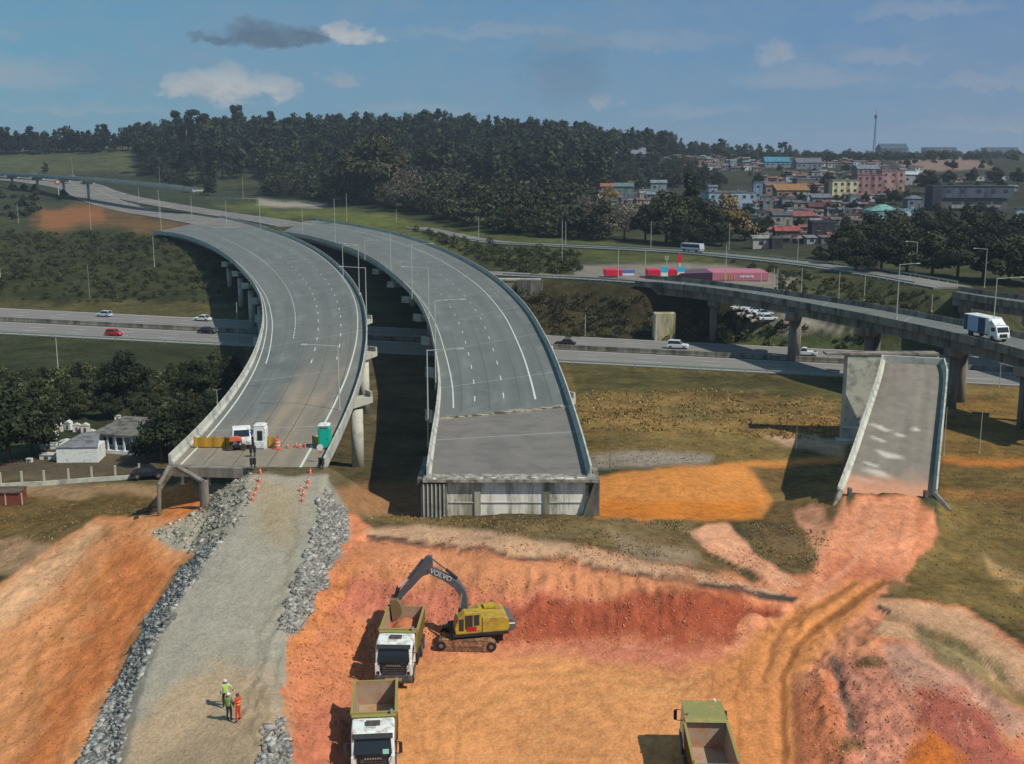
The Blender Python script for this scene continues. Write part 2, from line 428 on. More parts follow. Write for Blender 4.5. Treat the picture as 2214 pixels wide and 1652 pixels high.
# rolling unevenness
GZ += fbm(GX / 9, GY / 9, 3, 4) * (.25 + .5 * sstep(200, 500, GY)) * np.clip(sstep(2, 25, poly_sd(GX, GY, hwy_poly)), 0, 1) * .8 * (1 - RMASK)
# pit
PIT_Z = 5.5
pit = [P2W(a, b, z=PIT_Z) for a, b in [(790, 1900), (792, 1560), (788, 1450), (810, 1395), (930, 1392), (1100, 1400), (1300, 1385), (1560, 1402), (1640, 1385), (1700, 1400), (1712, 1500), (1730, 1900)]]
sdp = poly_sd(GX, GY, pit)
wob = fbm(GX / 3.5, GY / 3.5, 11, 4) * 1.3 + fbm(GX / 1.1, GY / 1.1, 13, 3) * .3
pz = PIT_Z + np.maximum(0, sdp + wob * sstep(0, 2, sdp)) * .47
GZ = np.where(pz < GZ, pz, GZ)
# stub approach (dirt ramp up to the unfinished access bridge)
stc = [P2W(a, b, z=c) for a, b, c in [(1925, 1071, 6.36), (1900, 1150, 6.1), (1850, 1230, 6.0), (1770, 1310, 5.8), (1680, 1390, 5.5)]]
D, ZV = seg_dist(GX, GY, stc, [p[2] for p in stc])
rz_ = ZV - np.maximum(0, D + wob * .5 - 3.6) * .42
GZ = np.where((rz_ > GZ) & (D < 16), rz_, GZ)
w = (1 - sstep(2.5, 6.5, D)) * .8; GZ = GZ * (1 - w) + ZV * w
# haul road embankment up to the left viaduct
def rampz(Y): return np.clip(12 - (101.0 - Y) * .122, 6.6, 12.05)
ramp = [P2W(a, b, z=c) for a, b, c in [(235, 1750, 6.8), (262, 1652, 7.2), (300, 1500, 8.1), (350, 1350, 9.2), (420, 1245, 9.9), (470, 1170, 10.6), (505, 1110, 11.1), (548, 1010, 12.0), (700, 1010, 12.0), (690, 1110, 11.1), (655, 1220, 10), (618, 1340, 9.1), (608, 1430, 8.5), (596, 1560, 7.8), (590, 1652, 7.2), (590, 1750, 6.8)]]
sdr = poly_sd(GX, GY, ramp)
rzz = rampz(GY) - np.maximum(0, sdr + .35 * wob) * .68
GZ = np.where((rzz > GZ) & (sdr < 14), rzz, GZ)
# surface relief of the worked soil
soil_rough = NEAR * (1 - sstep(-1.5, .2, -sdp) * .85) * (1 - sstep(-1, .5, -sdr) * .8)
cutm = sstep(.3, 2, sdp) * sstep(9, 5, sdp) * NEAR
GZ += cutm * (fbm(GX / 1.3, GY / 1.0, 43, 5) * .38 + np.abs(fbm(GX / .9, GY / 2.4, 47, 3)) * -.35)
GZ += soil_rough * (fbm(GX / 1.6, GY / 1.6, 5, 4) * .16 + fbm(GX / .5, GY / .5, 9, 3) * .05)
GZ += (1 - sstep(-.5, 0, sdr)) * .04 * fbm(GX / 1.2, GY / 4, 21, 4)
# rills on the left spoil bank running down-slope and ridges along it
rill = np.sin((GX * .92 + GY * .38) * 2.6 + fbm(GX / 6, GY / 6, 31, 3) * 5)
lb = sstep(-14, -22, GX) * sstep(125, 112, GY) * (1 - sstep(-3, 0, -sdr))
GZ += lb * (rill * .035 + fbm(GX / 2.4, GY / 5, 37, 5) * .28)
# wheel tracks in the pit and on the dirt ramp
for tr in ([(1905, 1262), (1840, 1305), (1780, 1345), (1722, 1400), (1700, 1460), (1697, 1560), (1705, 1750)], [(1850, 1262), (1770, 1312), (1700, 1352), (1672, 1400), (1655, 1470)]):
    tw = [P2W(a, b, z=5.7) for a, b in tr]; D, _ = seg_dist(GX, GY, tw)
    GZ -= .09 * np.exp(-(D / .5) ** 2) - .05 * np.exp(-((D - 1.0) / .35) ** 2)
# rim ledge above the pit: a broken, eroded edge
riml = [P2W(a, b, z=c) for a, b, c in [(800, 1163, 9.3), (870, 1172, 9.3), (1000, 1187, 9.2), (1200, 1212, 8.8), (1400, 1242, 8.3), (1600, 1277, 7.2), (1715, 1295, 6.5)]]
D, _ = seg_dist(GX, GY, riml)
GZ += -.85 * np.exp(-((D + .35 * wob) / .75) ** 2) * (.7 + .6 * fbm(GX / 2, GY / 2, 41, 3))
for L in ([(1800, 1425), (1822, 1480), (1836, 1540), (1842, 1570)], [(1905, 1310), (1960, 1340), (2060, 1385), (2140, 1440), (2214, 1520)], [(1985, 1400), (2060, 1450), (2130, 1520)], [(1530, 1215), (1600, 1235), (1640, 1250)]):
    tw = [P2W(a, b, z=6.8) for a, b in L]; D, _ = seg_dist(GX, GY, tw)
    GZ -= .5 * np.exp(-((D + .3 * wob) / .7) ** 2)
# heap of orange earth in the field behind the abutment
hp = P2W(1480, 1050, z=3); GZ += 1.3 * np.exp(-(((GX - hp[0]) / 8) ** 2 + ((GY - hp[1]) / 7) ** 2))
LY0, LYD = math.log(36), (math.log(5200) - math.log(36)) / (NY - 1)
def gz(x, y):
    x = np.atleast_1d(np.asarray(x, float)); y = np.atleast_1d(np.asarray(y, float))
    i = np.clip((np.log(np.maximum(y, 36.1)) - LY0) / LYD, 0, NY - 1.001); j = np.clip((x / y + .82) / 1.64 * (NX - 1), 0, NX - 1.001)
    i0, j0 = i.astype(int), j.astype(int); fi, fj = i - i0, j - j0
    r = GZ[i0, j0] * (1 - fi) * (1 - fj) + GZ[i0 + 1, j0] * fi * (1 - fj) + GZ[i0, j0 + 1] * (1 - fi) * fj + GZ[i0 + 1, j0 + 1] * fi * fj
    return r
def G(x, y): return float(gz(x, y)[0])
def onground(px, py, z0=5.0):
    """world point where the pixel ray meets the ground (marched)"""
    Zs = np.exp(np.linspace(math.log(50), math.log(2500), 1500))
    sx, sy = (px - CX) / FPX, (py - CY) / FPX
    X = sx * Zs; Y = Zs * (CT - sy * ST); Zz = CAMZ - Zs * (ST + sy * CT)
    d = Zz - gz(X, Y); k = np.argmax(d < 0)
    if not (d < 0).any(): k = len(Zs) - 1
    k = max(k, 1); t = d[k - 1] / (d[k - 1] - d[k] + 1e-9)
    Zf = Zs[k - 1] + (Zs[k] - Zs[k - 1]) * min(max(t, 0), 1)
    p = P2W(px, py, Z=Zf); p[2] = G(p[0], p[1]); return p

# ---- ground colours, as patches of differently coloured earth and growth
PXg, PYg, _Z = W2P(GX, GY, GZ)
wx = fbm(GX / 2.2 * np.clip(90 / GY, .06, 1), GY / 2.2 * np.clip(90 / GY, .06, 1), 51, 4); wy = fbm(GX / 2.2 * np.clip(90 / GY, .06, 1), GY / 2.2 * np.clip(90 / GY, .06, 1), 77, 4)
wx2 = fbm(GX / 9, GY / 9, 61, 3); wy2 = fbm(GX / 9, GY / 9, 63, 3)
Cc = np.zeros(GX.shape + (3,)); Mk = np.zeros(GX.shape + (3,))
Cc[:] = S(64, 66, 43); Mk[..., 0] = 1
GRASS, SOIL, GRAV = (1, 0, 0), (0, 0, 1), (0, 1, 0)
def paint(poly, rgb, mask, soft=6, warp=14, a=1.0):
    p = np.array(poly, float); mg = soft + warp * 2.8 + 4
    bx = (PXg > p[:, 0].min() - mg) & (PXg < p[:, 0].max() + mg) & (PYg > p[:, 1].min() - mg) & (PYg < p[:, 1].max() + mg)
    if not bx.any(): return
    X = PXg[bx] + wx[bx] * warp * 2.6; Y = PYg[bx] + wy[bx] * warp * 1.0
    d = poly_sd(X, Y, poly); m = (a * sstep(soft * 1.6, -soft * 1.6, d))[:, None]
    c = np.array(S(*rgb)) * (np.array([.96, .91, .86]) if mask == GRASS and p[:, 1].mean() > 780 else (.80 if mask == GRASS else 1))
    if mask == SOIL: l_ = c.mean(); c = np.maximum(l_ + (c - l_) * 1.06, .01) * np.array([1.0, .98, .97])
    Cc[bx] = Cc[bx] * (1 - m) + c * m
    if mask is not None: Mk[bx] = Mk[bx] * (1 - m) + np.array(mask) * m
def stroke(line, wpx, rgb, mask, soft=3, warp=6, a=1.0):
    p = np.array(line, float); mg = wpx + soft + warp * 2.8 + 4
    bx = (PXg > p[:, 0].min() - mg) & (PXg < p[:, 0].max() + mg) & (PYg > p[:, 1].min() - mg) & (PYg < p[:, 1].max() + mg)
    X = PXg[bx] + wx[bx] * warp * 2.6; Y = PYg[bx] + wy[bx] * warp * 1.0
    D, _ = seg_dist(X, Y, line); m = (a * sstep(wpx + soft, wpx - soft, D))[:, None]
    c = np.array(S(*rgb)) * (np.array([.96, .91, .86]) if mask == GRASS and p[:, 1].mean() > 780 else (.80 if mask == GRASS else 1))
    if mask == SOIL: l_ = c.mean(); c = np.maximum(l_ + (c - l_) * 1.06, .01) * np.array([1.0, .98, .97])
    Cc[bx] = Cc[bx] * (1 - m) + c * m
    if mask is not None: Mk[bx] = Mk[bx] * (1 - m) + np.array(mask) * m
E = 3000
paint([(-E, 0), (E, 0), (E, 470), (-E, 470)], (62, 68, 50), GRASS)
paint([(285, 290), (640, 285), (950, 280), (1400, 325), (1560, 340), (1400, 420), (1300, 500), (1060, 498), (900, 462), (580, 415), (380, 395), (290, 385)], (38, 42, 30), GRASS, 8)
paint([(-E, 318), (290, 318), (300, 378), (-E, 380)], (84, 88, 60), GRASS)
paint([(350, 360), (590, 370), (590, 405), (380, 405)], (70, 72, 50), GRASS)
paint([(1200, 330), (E, 345), (E, 545), (1600, 545), (1250, 480)], (62, 64, 50), GRASS, 10)
paint([(1930, 345), (1990, 336), (2100, 345), (2150, 362), (2080, 372), (1960, 368)], (128, 108, 98), SOIL, 3, 6)
paint([(60, 442), (230, 448), (330, 468), (480, 490), (480, 503), (160, 503), (60, 490)], (112, 88, 58), GRASS)
paint([(90, 452), (210, 452), (220, 482), (90, 492)], (135, 92, 62), SOIL, 4, 8)
paint([(470, 436), (640, 448), (820, 462), (900, 480), (1040, 505), (1200, 520), (1500, 540), (1000, 545), (900, 520), (800, 495), (640, 470), (520, 455)], (96, 102, 52), GRASS)
paint([(560, 430), (700, 440), (690, 450), (560, 444)], (150, 142, 130), SOIL, 3, 4)
paint([(-E, 503), (300, 503), (520, 560), (540, 660), (-E, 655)], (64, 66, 42), GRASS, 8)
paint([(-E, 640), (540, 655), (540, 690), (-E, 664)], (92, 86, 54), GRASS, 6, 8)
paint([(-E, 725), (560, 745), (520, 960), (400, 985), (-E, 985)], (54, 60, 40), GRASS, 6, 6)
paint([(-E, 730), (520, 748), (500, 800), (300, 790), (-E, 775)], (62, 66, 42), GRASS, 8)
paint([(900, 500), (1250, 520), (1500, 545), (1650, 600), (1200, 600), (1120, 600)], (84, 90, 50), GRASS, 8)
paint([(1040, 600), (1420, 618), (1560, 700), (1600, 745), (1190, 735)], (72, 66, 45), GRASS, 6)
paint([(1230, 560), (1500, 565), (1720, 590), (2060, 640), (2100, 700), (1700, 640), (1400, 612), (1250, 600)], (82, 84, 54), GRASS, 6)
paint([(1240, 576), (1480, 570), (1560, 572), (1720, 600), (1700, 632), (1400, 612), (1240, 596)], (132, 124, 116), SOIL, 3, 3)
paint([(1560, 655), (1700, 672), (1860, 722), (1780, 735), (1600, 705)], (142, 136, 126), SOIL, 3, 5)
paint([(1480, 640), (1580, 655), (1600, 740), (1500, 735)], (52, 56, 38), GRASS, 5, 8)
paint([(1600, 705), (1900, 728), (2040, 770), (1600, 750)], (74, 82, 50), GRASS, 5)
# field under and between the bridges
paint([(540, 740), (1250, 785), (1260, 1120), (700, 1120), (520, 1000)], (92, 84, 62), GRASS, 6)
paint([(700, 1060), (930, 1030), (930, 1125), (700, 1125)], (150, 112, 80), SOIL, 8)
paint([(1215, 790), (E, 838), (E, 1000), (1240, 1000)], (118, 102, 62), GRASS, 5)
paint([(1215, 786), (1850, 822), (1850, 868), (1500, 862), (1240, 860)], (84, 80, 48), GRASS, 6)
paint([(1245, 866), (1400, 850), (1560, 848), (1830, 872), (1830, 950), (1600, 938), (1400, 930), (1250, 915)], (132, 110, 68), GRASS, 10, 26)
paint([(1600, 900), (1830, 912), (1825, 950), (1650, 935)], (134, 106, 62), GRASS, 8, 16)
paint([(1280, 985), (1400, 972), (1540, 985), (1530, 1002), (1400, 1010), (1290, 1014)], (150, 140, 128), SOIL, 5, 6)
paint([(1640, 940), (1740, 940), (1835, 952), (1830, 992), (1760, 978), (1680, 958)], (186, 154, 128), SOIL, 5, 10)
paint([(1285, 1035), (1400, 1014), (1540, 1004), (1700, 992), (1830, 992), (1830, 1004), (1620, 1014), (1652, 1045), (1660, 1085), (1640, 1122), (1285, 1128)], (208, 140, 80), SOIL, 4, 10)
paint([(1290, 1085), (1630, 1085), (1630, 1122), (1290, 1124)], (206, 128, 62), SOIL, 8, 12)
paint([(1620, 1012), (1830, 1004), (1830, 1130), (1640, 1130), (1662, 1085)], (128, 106, 68), GRASS, 6, 8)
paint([(2040, 850), (E, 850), (E, 1000), (2040, 1000)], (120, 98, 56), GRASS, 8)
paint([(2040, 992), (E, 985), (E, 1016), (2040, 1008)], (188, 122, 66), SOIL, 6, 8)
# yard, fence line and fields at the left
paint([(-E, 975), (420, 975), (420, 1045), (-E, 1050)], (98, 90, 70), GRASS, 6)
paint([(-E, 1004), (340, 1000), (340, 1030), (-E, 1035)], (92, 82, 68), SOIL, 6)
paint([(-E, 1056), (520, 1048), (520, 1078), (-E, 1090)], (148, 122, 92), SOIL, 4, 6)
paint([(-E, 1090), (400, 1076), (330, 1190), (-E, 1260)], (106, 88, 54), GRASS, 6)
paint([(-E, 1190), (40, 1165), (120, 1185), (60, 1240), (-E, 1270)], (168, 136, 106), SOIL, 5, 12)
# big soil area of the site
paint([(700, 1112), (760, 1112), (820, 1150), (1290, 1190), (1500, 1215), (1640, 1262), (1720, 1240), (1780, 1200), (1830, 1100), (1850, 1066), (2005, 1066), (2035, 1160), (1990, 1240), (1900, 1290), (2050, 1300), (2214, 1400), (E, 1500), (E, 2600), (500, 2600), (560, 1400)], (208, 136, 100), SOIL, 4, 14)
paint([(740, 1112), (1290, 1122), (1480, 1126), (1505, 1185), (1660, 1262), (1480, 1228), (1250, 1180), (1060, 1150), (900, 1132), (800, 1135)], (118, 102, 72), GRASS, 6, 16)
paint([(790, 1146), (900, 1132), (1060, 1150), (1250, 1182), (1480, 1230), (1700, 1278), (1715, 1295), (1600, 1275), (1400, 1240), (1200, 1210), (1000, 1184), (800, 1162)], (196, 158, 128), SOIL, 5, 8)
paint([(1330, 1160), (1480, 1190), (1500, 1222), (1350, 1200)], (150, 130, 108), SOIL, 8, 14)
paint([(1478, 1152), (1515, 1132), (1572, 1130), (1608, 1165), (1622, 1195), (1690, 1236), (1735, 1262), (1700, 1272), (1600, 1224), (1505, 1182)], (214, 158, 126), SOIL, 3, 10)
paint([(1605, 1130), (1700, 1130), (1790, 1150), (1790, 1200), (1740, 1250), (1700, 1240), (1630, 1200), (1612, 1168)], (112, 94, 66), GRASS, 6, 14)
paint([(1700, 1105), (1790, 1092), (1810, 1150), (1780, 1210), (1750, 1180)], (204, 148, 116), SOIL, 5, 16)
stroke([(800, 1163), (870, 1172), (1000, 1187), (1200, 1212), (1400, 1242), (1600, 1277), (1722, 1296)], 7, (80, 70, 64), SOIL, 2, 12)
# bands of the cut
paint([(800, 1175), (1000, 1195), (1300, 1232), (1500, 1262), (1550, 1300), (1200, 1285), (900, 1262), (760, 1250)], (208, 142, 104), SOIL, 14, 24)
paint([(700, 1262), (900, 1268), (1100, 1290), (1300, 1300), (1300, 1345), (1080, 1352), (820, 1345), (690, 1330)], (204, 126, 104), SOIL, 14, 26)
paint([(1040, 1318), (1300, 1296), (1450, 1268), (1620, 1294), (1680, 1325), (1620, 1376), (1450, 1404), (1300, 1384), (1080, 1392)], (162, 86, 64), SOIL, 12, 30)
paint([(690, 1330), (860, 1350), (860, 1400), (800, 1440), (780, 1520), (700, 1540), (620, 1480), (620, 1380)], (206, 134, 96), SOIL, 12, 24)
paint([(560, 1600), (740, 1500), (790, 1600), (790, 1800), (560, 1800)], (200, 126, 98), SOIL, 14, 22)
paint([(620, 1372), (740, 1240), (790, 1180), (740, 1300), (650, 1400), (612, 1430)], (214, 140, 92), SOIL, 6, 10)
paint([(800, 1400), (1200, 1392), (1560, 1405), (1560, 1440), (1200, 1428), (900, 1420)], (204, 128, 104), SOIL, 12, 18)
paint([(830, 1700), (815, 1500), (915, 1432), (1150, 1420), (1350, 1440), (1500, 1452), (1560, 1520), (1690, 1500), (1700, 1900), (830, 1900)], (220, 154, 104), SOIL, 22, 30)
paint([(1490, 1440), (1560, 1430), (1680, 1400), (1690, 1500), (1700, 1700), (1600, 1700), (1540, 1520)], (220, 148, 100), SOIL, 16, 12)
# dirt ramp to the stub bridge
paint([(1848, 1068), (2005, 1068), (2025, 1120), (2030, 1165), (1985, 1240), (1905, 1290), (1890, 1400), (1850, 1470), (1720, 1480), (1560, 1410), (1640, 1350), (1750, 1285), (1790, 1210), (1825, 1130)], (224, 152, 116), SOIL, 4, 30)
paint([(1800, 1200), (1960, 1220), (1895, 1290), (1780, 1300)], (206, 128, 96), SOIL, 14, 16)
paint([(1915, 1256), (1850, 1256), (1730, 1306), (1640, 1370), (1560, 1450), (1540, 1700), (1716, 1700), (1722, 1480), (1800, 1384)], (220, 148, 96), SOIL, 10, 10)
stroke([(1905, 1262), (1840, 1305), (1780, 1345), (1722, 1400), (1698, 1460), (1695, 1560), (1705, 1750)], 8, (156, 102, 64), SOIL, 4, 4, .95)
stroke([(1850, 1262), (1770, 1312), (1700, 1352), (1672, 1400), (1655, 1470)], 6, (166, 110, 70), SOIL, 4, 5, .85)
stroke([(1540, 1440), (1530, 1530), (1528, 1620)], 3, (176, 118, 76), SOIL, 3, 5, .6)
stroke([(1600, 1430), (1596, 1530), (1600, 1620)], 4, (176, 112, 66), SOIL, 4, 5, .6)
for (L, w, c, a) in [([(930, 1652), (960, 1540), (1080, 1470), (1300, 1450), (1480, 1470)], 4, (186, 132, 80), .5), ([(980, 1652), (1000, 1560), (1110, 1492), (1310, 1474), (1480, 1492)], 4, (186, 132, 80), .5), ([(1130, 1652), (1190, 1560), (1330, 1500), (1500, 1480)], 3, (222, 168, 112), .5),
                     ([(1400, 1652), (1430, 1560), (1500, 1480), (1600, 1420)], 4, (184, 128, 78), .5), ([(1450, 1652), (1480, 1560), (1545, 1490), (1640, 1425)], 4, (184, 128, 78), .5), ([(900, 1480), (1000, 1450), (1200, 1440)], 4, (190, 128, 90), .5), ([(880, 1500), (905, 1560), (920, 1652)], 5, (184, 128, 78), .45),
                     ([(430, 1652), (450, 1450), (500, 1300), (570, 1150), (600, 1040)], 8, (150, 140, 120), .35), ([(340, 1652), (380, 1450), (450, 1300), (530, 1150), (575, 1040)], 7, (182, 168, 142), .35), ([(520, 1652), (530, 1450), (570, 1300), (625, 1150), (645, 1040)], 7, (180, 164, 136), .35), ([(1900, 1100), (1850, 1210), (1760, 1300)], 6, (224, 162, 130), .5), ([(1960, 1100), (1925, 1220), (1860, 1270)], 6, (198, 126, 96), .45)]:
    stroke(L, w, c, None, 4, 5, a)
# right hand side
paint([(2035, 1010), (E, 1016), (E, 1420), (2214, 1380), (2080, 1310), (1960, 1290), (1920, 1275), (1990, 1240), (2032, 1165)], (112, 96, 58), GRASS, 5, 14)
paint([(2040, 1060), (E, 1060), (E, 1085), (2040, 1082)], (150, 104, 58), None, 8, 10, .6)
paint([(2120, 1190), (2214, 1250), (2214, 1290), (2140, 1230)], (160, 132, 92), GRASS, 6, 10)
paint([(1900, 1296), (2050, 1310), (2120, 1350), (2230, 1420), (E, 1500), (E, 1560), (2214, 1500), (2100, 1450), (1990, 1400), (1900, 1370)], (206, 162, 128), SOIL, 6, 14)
paint([(1960, 1345), (2060, 1370), (2140, 1420), (2214, 1500), (E, 1560), (E, 1620), (2214, 1540), (2100, 1460), (2000, 1400)], (122, 116, 78), GRASS, 8, 16, .8)
paint([(1900, 1400), (1990, 1400), (2140, 1480), (2214, 1560), (2214, 1600), (2100, 1560), (1960, 1500), (1880, 1470)], (196, 150, 128), SOIL, 8, 16)
paint([(1970, 1480), (2080, 1500), (2180, 1590), (2260, 1700), (2060, 1700), (1990, 1600)], (172, 100, 84), SOIL, 8, 18)
paint([(1955, 1560), (2010, 1580), (2070, 1640), (2080, 1750), (1960, 1750)], (198, 114, 60), SOIL, 10, 16)
paint([(1800, 1420), (1900, 1420), (1980, 1540), (1960, 1750), (1800, 1750)], (210, 142, 118), SOIL, 10, 16)
paint([(1720, 1500), (1800, 1440), (1830, 1600), (1840, 1750), (1730, 1750)], (204, 128, 92), SOIL, 10, 14)
stroke([(1802, 1425), (1822, 1480), (1838, 1540), (1846, 1575)], 10, (138, 112, 96), SOIL, 3, 6)
stroke([(1905, 1312), (1920, 1322)], 6, (88, 70, 60), SOIL, 3, 4)
rs_ = np.random.default_rng(33)
for _ in range(46):
    x0_, y0_ = rs_.uniform(1780, 2200), rs_.uniform(1330, 1640); a_ = rs_.uniform(.5, 1.2); L_r = rs_.uniform(20, 70); q_ = [(x0_, y0_), (x0_ + L_r * .5 * math.cos(a_), y0_ + L_r * .5 * math.sin(a_) + rs_.uniform(-6, 6)), (x0_ + L_r * math.cos(a_), y0_ + L_r * math.sin(a_))]
    stroke(q_, rs_.uniform(1, 3), [(150, 96, 78), (226, 172, 146), (132, 104, 84)][_ % 3], None, 2, 6, .6)
for _ in range(60):
    x0_, y0_ = rs_.uniform(640, 1620), rs_.uniform(1250, 1410); L_r = rs_.uniform(15, 60); stroke([(x0_, y0_), (x0_ + L_r, y0_ + rs_.uniform(-4, 8))], rs_.uniform(1, 3), [(146, 78, 62), (222, 150, 120), (176, 104, 70)][_ % 3], None, 2, 8, .55)
for _ in range(40):
    x0_, y0_ = rs_.uniform(20, 330), rs_.uniform(1180, 1640); L_r = rs_.uniform(40, 120); stroke([(x0_, y0_), (x0_ - L_r * .45, y0_ + L_r)], rs_.uniform(1.5, 4), [(190, 116, 70), (226, 170, 124), (200, 130, 84)][_ % 3], None, 3, 8, .5)
for c in ((1870, 1430, 22), (1830, 1610, 24), (1935, 1262, 18), (1490, 895, 18), (1610, 955, 10)):
    stroke([(c[0] - 6, c[1]), (c[0] + 6, c[1])], c[2] * .8, (104, 94, 62), GRASS, 8, 20, .8)
# left spoil bank
paint([(-E, 1420), (0, 1262), (60, 1226), (130, 1168), (200, 1121), (330, 1118), (345, 1062), (400, 1038), (445, 1100), (440, 1180), (330, 1330), (270, 1450), (200, 1600), (120, 1780), (-E, 2600)], (216, 150, 104), SOIL, 3, 8)
paint([(-E, 1440), (0, 1275), (130, 1180), (190, 1135), (215, 1150), (120, 1270), (0, 1370), (-E, 1600)], (222, 174, 134), SOIL, 12, 12)
paint([(250, 1180), (330, 1190), (370, 1240), (300, 1360), (220, 1500), (130, 1700), (20, 1700), (110, 1480), (190, 1330)], (208, 130, 82), SOIL, 18, 20)
paint([(345, 1064), (405, 1040), (440, 1104), (400, 1120), (345, 1120)], (196, 122, 74), SOIL, 6, 12)
stroke([(60, 1480), (130, 1360), (200, 1270), (240, 1210)], 9, (176, 108, 52), SOIL, 12, 16, .6)
stroke([(-20, 1600), (80, 1500), (150, 1400)], 8, (180, 116, 66), SOIL, 12, 16, .5)
# haul road and its rubble
paint([(330, 1150), (400, 1120), (440, 1114), (480, 1060), (540, 1022), (600, 1040), (520, 1160), (450, 1215), (370, 1185)], (178, 166, 146), GRAV, 5, 12)
paint([(690, 1030), (712, 1060), (740, 1105), (748, 1160), (700, 1260), (640, 1375), (600, 1380), (590, 1300)], (148, 142, 128), GRAV, 4, 10)
paint([(130, 1760), (190, 1610), (262, 1460), (322, 1336), (392, 1232), (440, 1186), (500, 1120), (540, 1026), (700, 1026), (690, 1120), (660, 1230), (622, 1345), (612, 1440), (604, 1560), (625, 1600), (630, 1900), (100, 1900)], (164, 156, 140), GRAV, 3, 8)
paint([(262, 1652), (300, 1535), (390, 1470), (460, 1440), (570, 1450), (598, 1560), (600, 1700), (250, 1700)], (184, 154, 120), GRAV, 24, 24, .75)
paint([(560, 1040), (640, 1040), (650, 1110), (610, 1180), (570, 1150)], (170, 146, 108), GRAV, 16, 16, .6)
stroke([(640, 1120), (632, 1200), (600, 1300), (560, 1400)], 6, (138, 128, 110), GRAV, 6, 8, .5)
stroke([(520, 1130), (470, 1240), (400, 1380), (350, 1500)], 7, (150, 146, 134), GRAV, 8, 10, .6)
# broad tonal drift
dr = (1 + .10 * wx2 + .08 * wx)[..., None]; Cc *= dr

gm = bpy.data.materials.new('ground_cover'); nt, bs = nodes_of(gm)
bs.inputs['Roughness'].default_value = .95; bs.inputs['Specular IOR Level'].default_value = .1
at = N(nt, 'ShaderNodeAttribute', attribute_name='Col'); mk = N(nt, 'ShaderNodeAttribute', attribute_name='Msk')
ms = N(nt, 'ShaderNodeSeparateColor'); nt.links.new(mk.outputs['Color'], ms.inputs[0])
geo = N(nt, 'ShaderNodeNewGeometry')
def gn(scale, det=5, rough=.65, sc=(1, 1, 1), rot=0.0):
    mp = N(nt, 'ShaderNodeMapping'); mp.inputs['Scale'].default_value = sc; mp.inputs['Rotation'].default_value = (0, 0, rot); nt.links.new(geo.outputs['Position'], mp.inputs[0])
    n = N(nt, 'ShaderNodeTexNoise'); n.inputs['Scale'].default_value = scale; n.inputs['Detail'].default_value = det; n.inputs['Roughness'].default_value = rough
    nt.links.new(mp.outputs[0], n.inputs['Vector']); return n.outputs['Fac']
def mth(op, a, b=None, c=None, clamp=False):
    n = N(nt, 'ShaderNodeMath', operation=op, use_clamp=clamp)
    for i, v in enumerate((a, b, c)):
        if v is None: continue
        if isinstance(v, (int, float)): n.inputs[i].default_value = v
        else: nt.links.new(v, n.inputs[i])
    return n.outputs[0]
gA = gn(.9, 8, .72); gB = gn(.16, 5, .6); gC = gn(4.5, 6, .75)
gS = gn(1.1, 6, .7, (1.15, .75, 1), R(-25)); gBig = gn(.035, 4, .6)
# grass: strong mottling; soil: streaks and crumbs; gravel: grains
fg = mth('ADD', mth('MULTIPLY', mth('SUBTRACT', gA, .5), 2.3), mth('ADD', mth('MULTIPLY', mth('SUBTRACT', gB, .5), 1.9), mth('MULTIPLY', mth('SUBTRACT', gBig, .5), 1.2)))
fs = mth('ADD', mth('MULTIPLY', mth('SUBTRACT', gS, .5), 1.35), mth('ADD', mth('MULTIPLY', mth('SUBTRACT', gC, .5), 1.1), mth('MULTIPLY', mth('SUBTRACT', gB, .5), .7)))
fr = mth('ADD', mth('MULTIPLY', mth('SUBTRACT', gC, .5), 1.3), mth('MULTIPLY', mth('SUBTRACT', gA, .5), .7))
tot = mth('ADD', mth('MULTIPLY', fg, ms.outputs[0]), mth('ADD', mth('MULTIPLY', fs, ms.outputs[2]), mth('MULTIPLY', fr, ms.outputs[1])))
gain = mth('MAXIMUM', mth('ADD', tot, 1.0), .3)
vm = N(nt, 'ShaderNodeVectorMath', operation='SCALE'); nt.links.new(at.outputs['Color'], vm.inputs[0]); nt.links.new(gain, vm.inputs['Scale'])
# straw-coloured patches in the grass
mxs = N(nt, 'ShaderNodeMix', data_type='RGBA', blend_type='MULTIPLY'); nt.links.new(mth('MULTIPLY', mth('MULTIPLY', mth('SUBTRACT', gn(.5, 5, .7), .52), 7.0, clamp=True), mth('MULTIPLY', ms.outputs[0], .8)), mxs.inputs[0])
nt.links.new(vm.outputs[0], mxs.inputs[6]); mxs.inputs[7].default_value = (1.45, 1.12, .8, 1)
nt.links.new(mxs.outputs[2], bs.inputs['Base Color'])
bp = N(nt, 'ShaderNodeBump'); bp.inputs['Strength'].default_value = .85; bp.inputs['Distance'].default_value = .32
nt.links.new(mth('ADD', mth('MULTIPLY', gA, .7), mth('ADD', mth('MULTIPLY', gC, .35), mth('MULTIPLY', gS, .5))), bp.inputs['Height']); nt.links.new(bp.outputs[0], bs.inputs['Normal'])

ii = (np.arange(NY - 1)[:, None] * NX + np.arange(NX - 1)[None, :]).ravel()
Fg = np.stack([ii, ii + 1, ii + NX + 1, ii + NX], 1)
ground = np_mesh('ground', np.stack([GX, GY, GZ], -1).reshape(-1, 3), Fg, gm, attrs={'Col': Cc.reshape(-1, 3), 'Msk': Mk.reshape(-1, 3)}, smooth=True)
tag(ground, kind='structure')

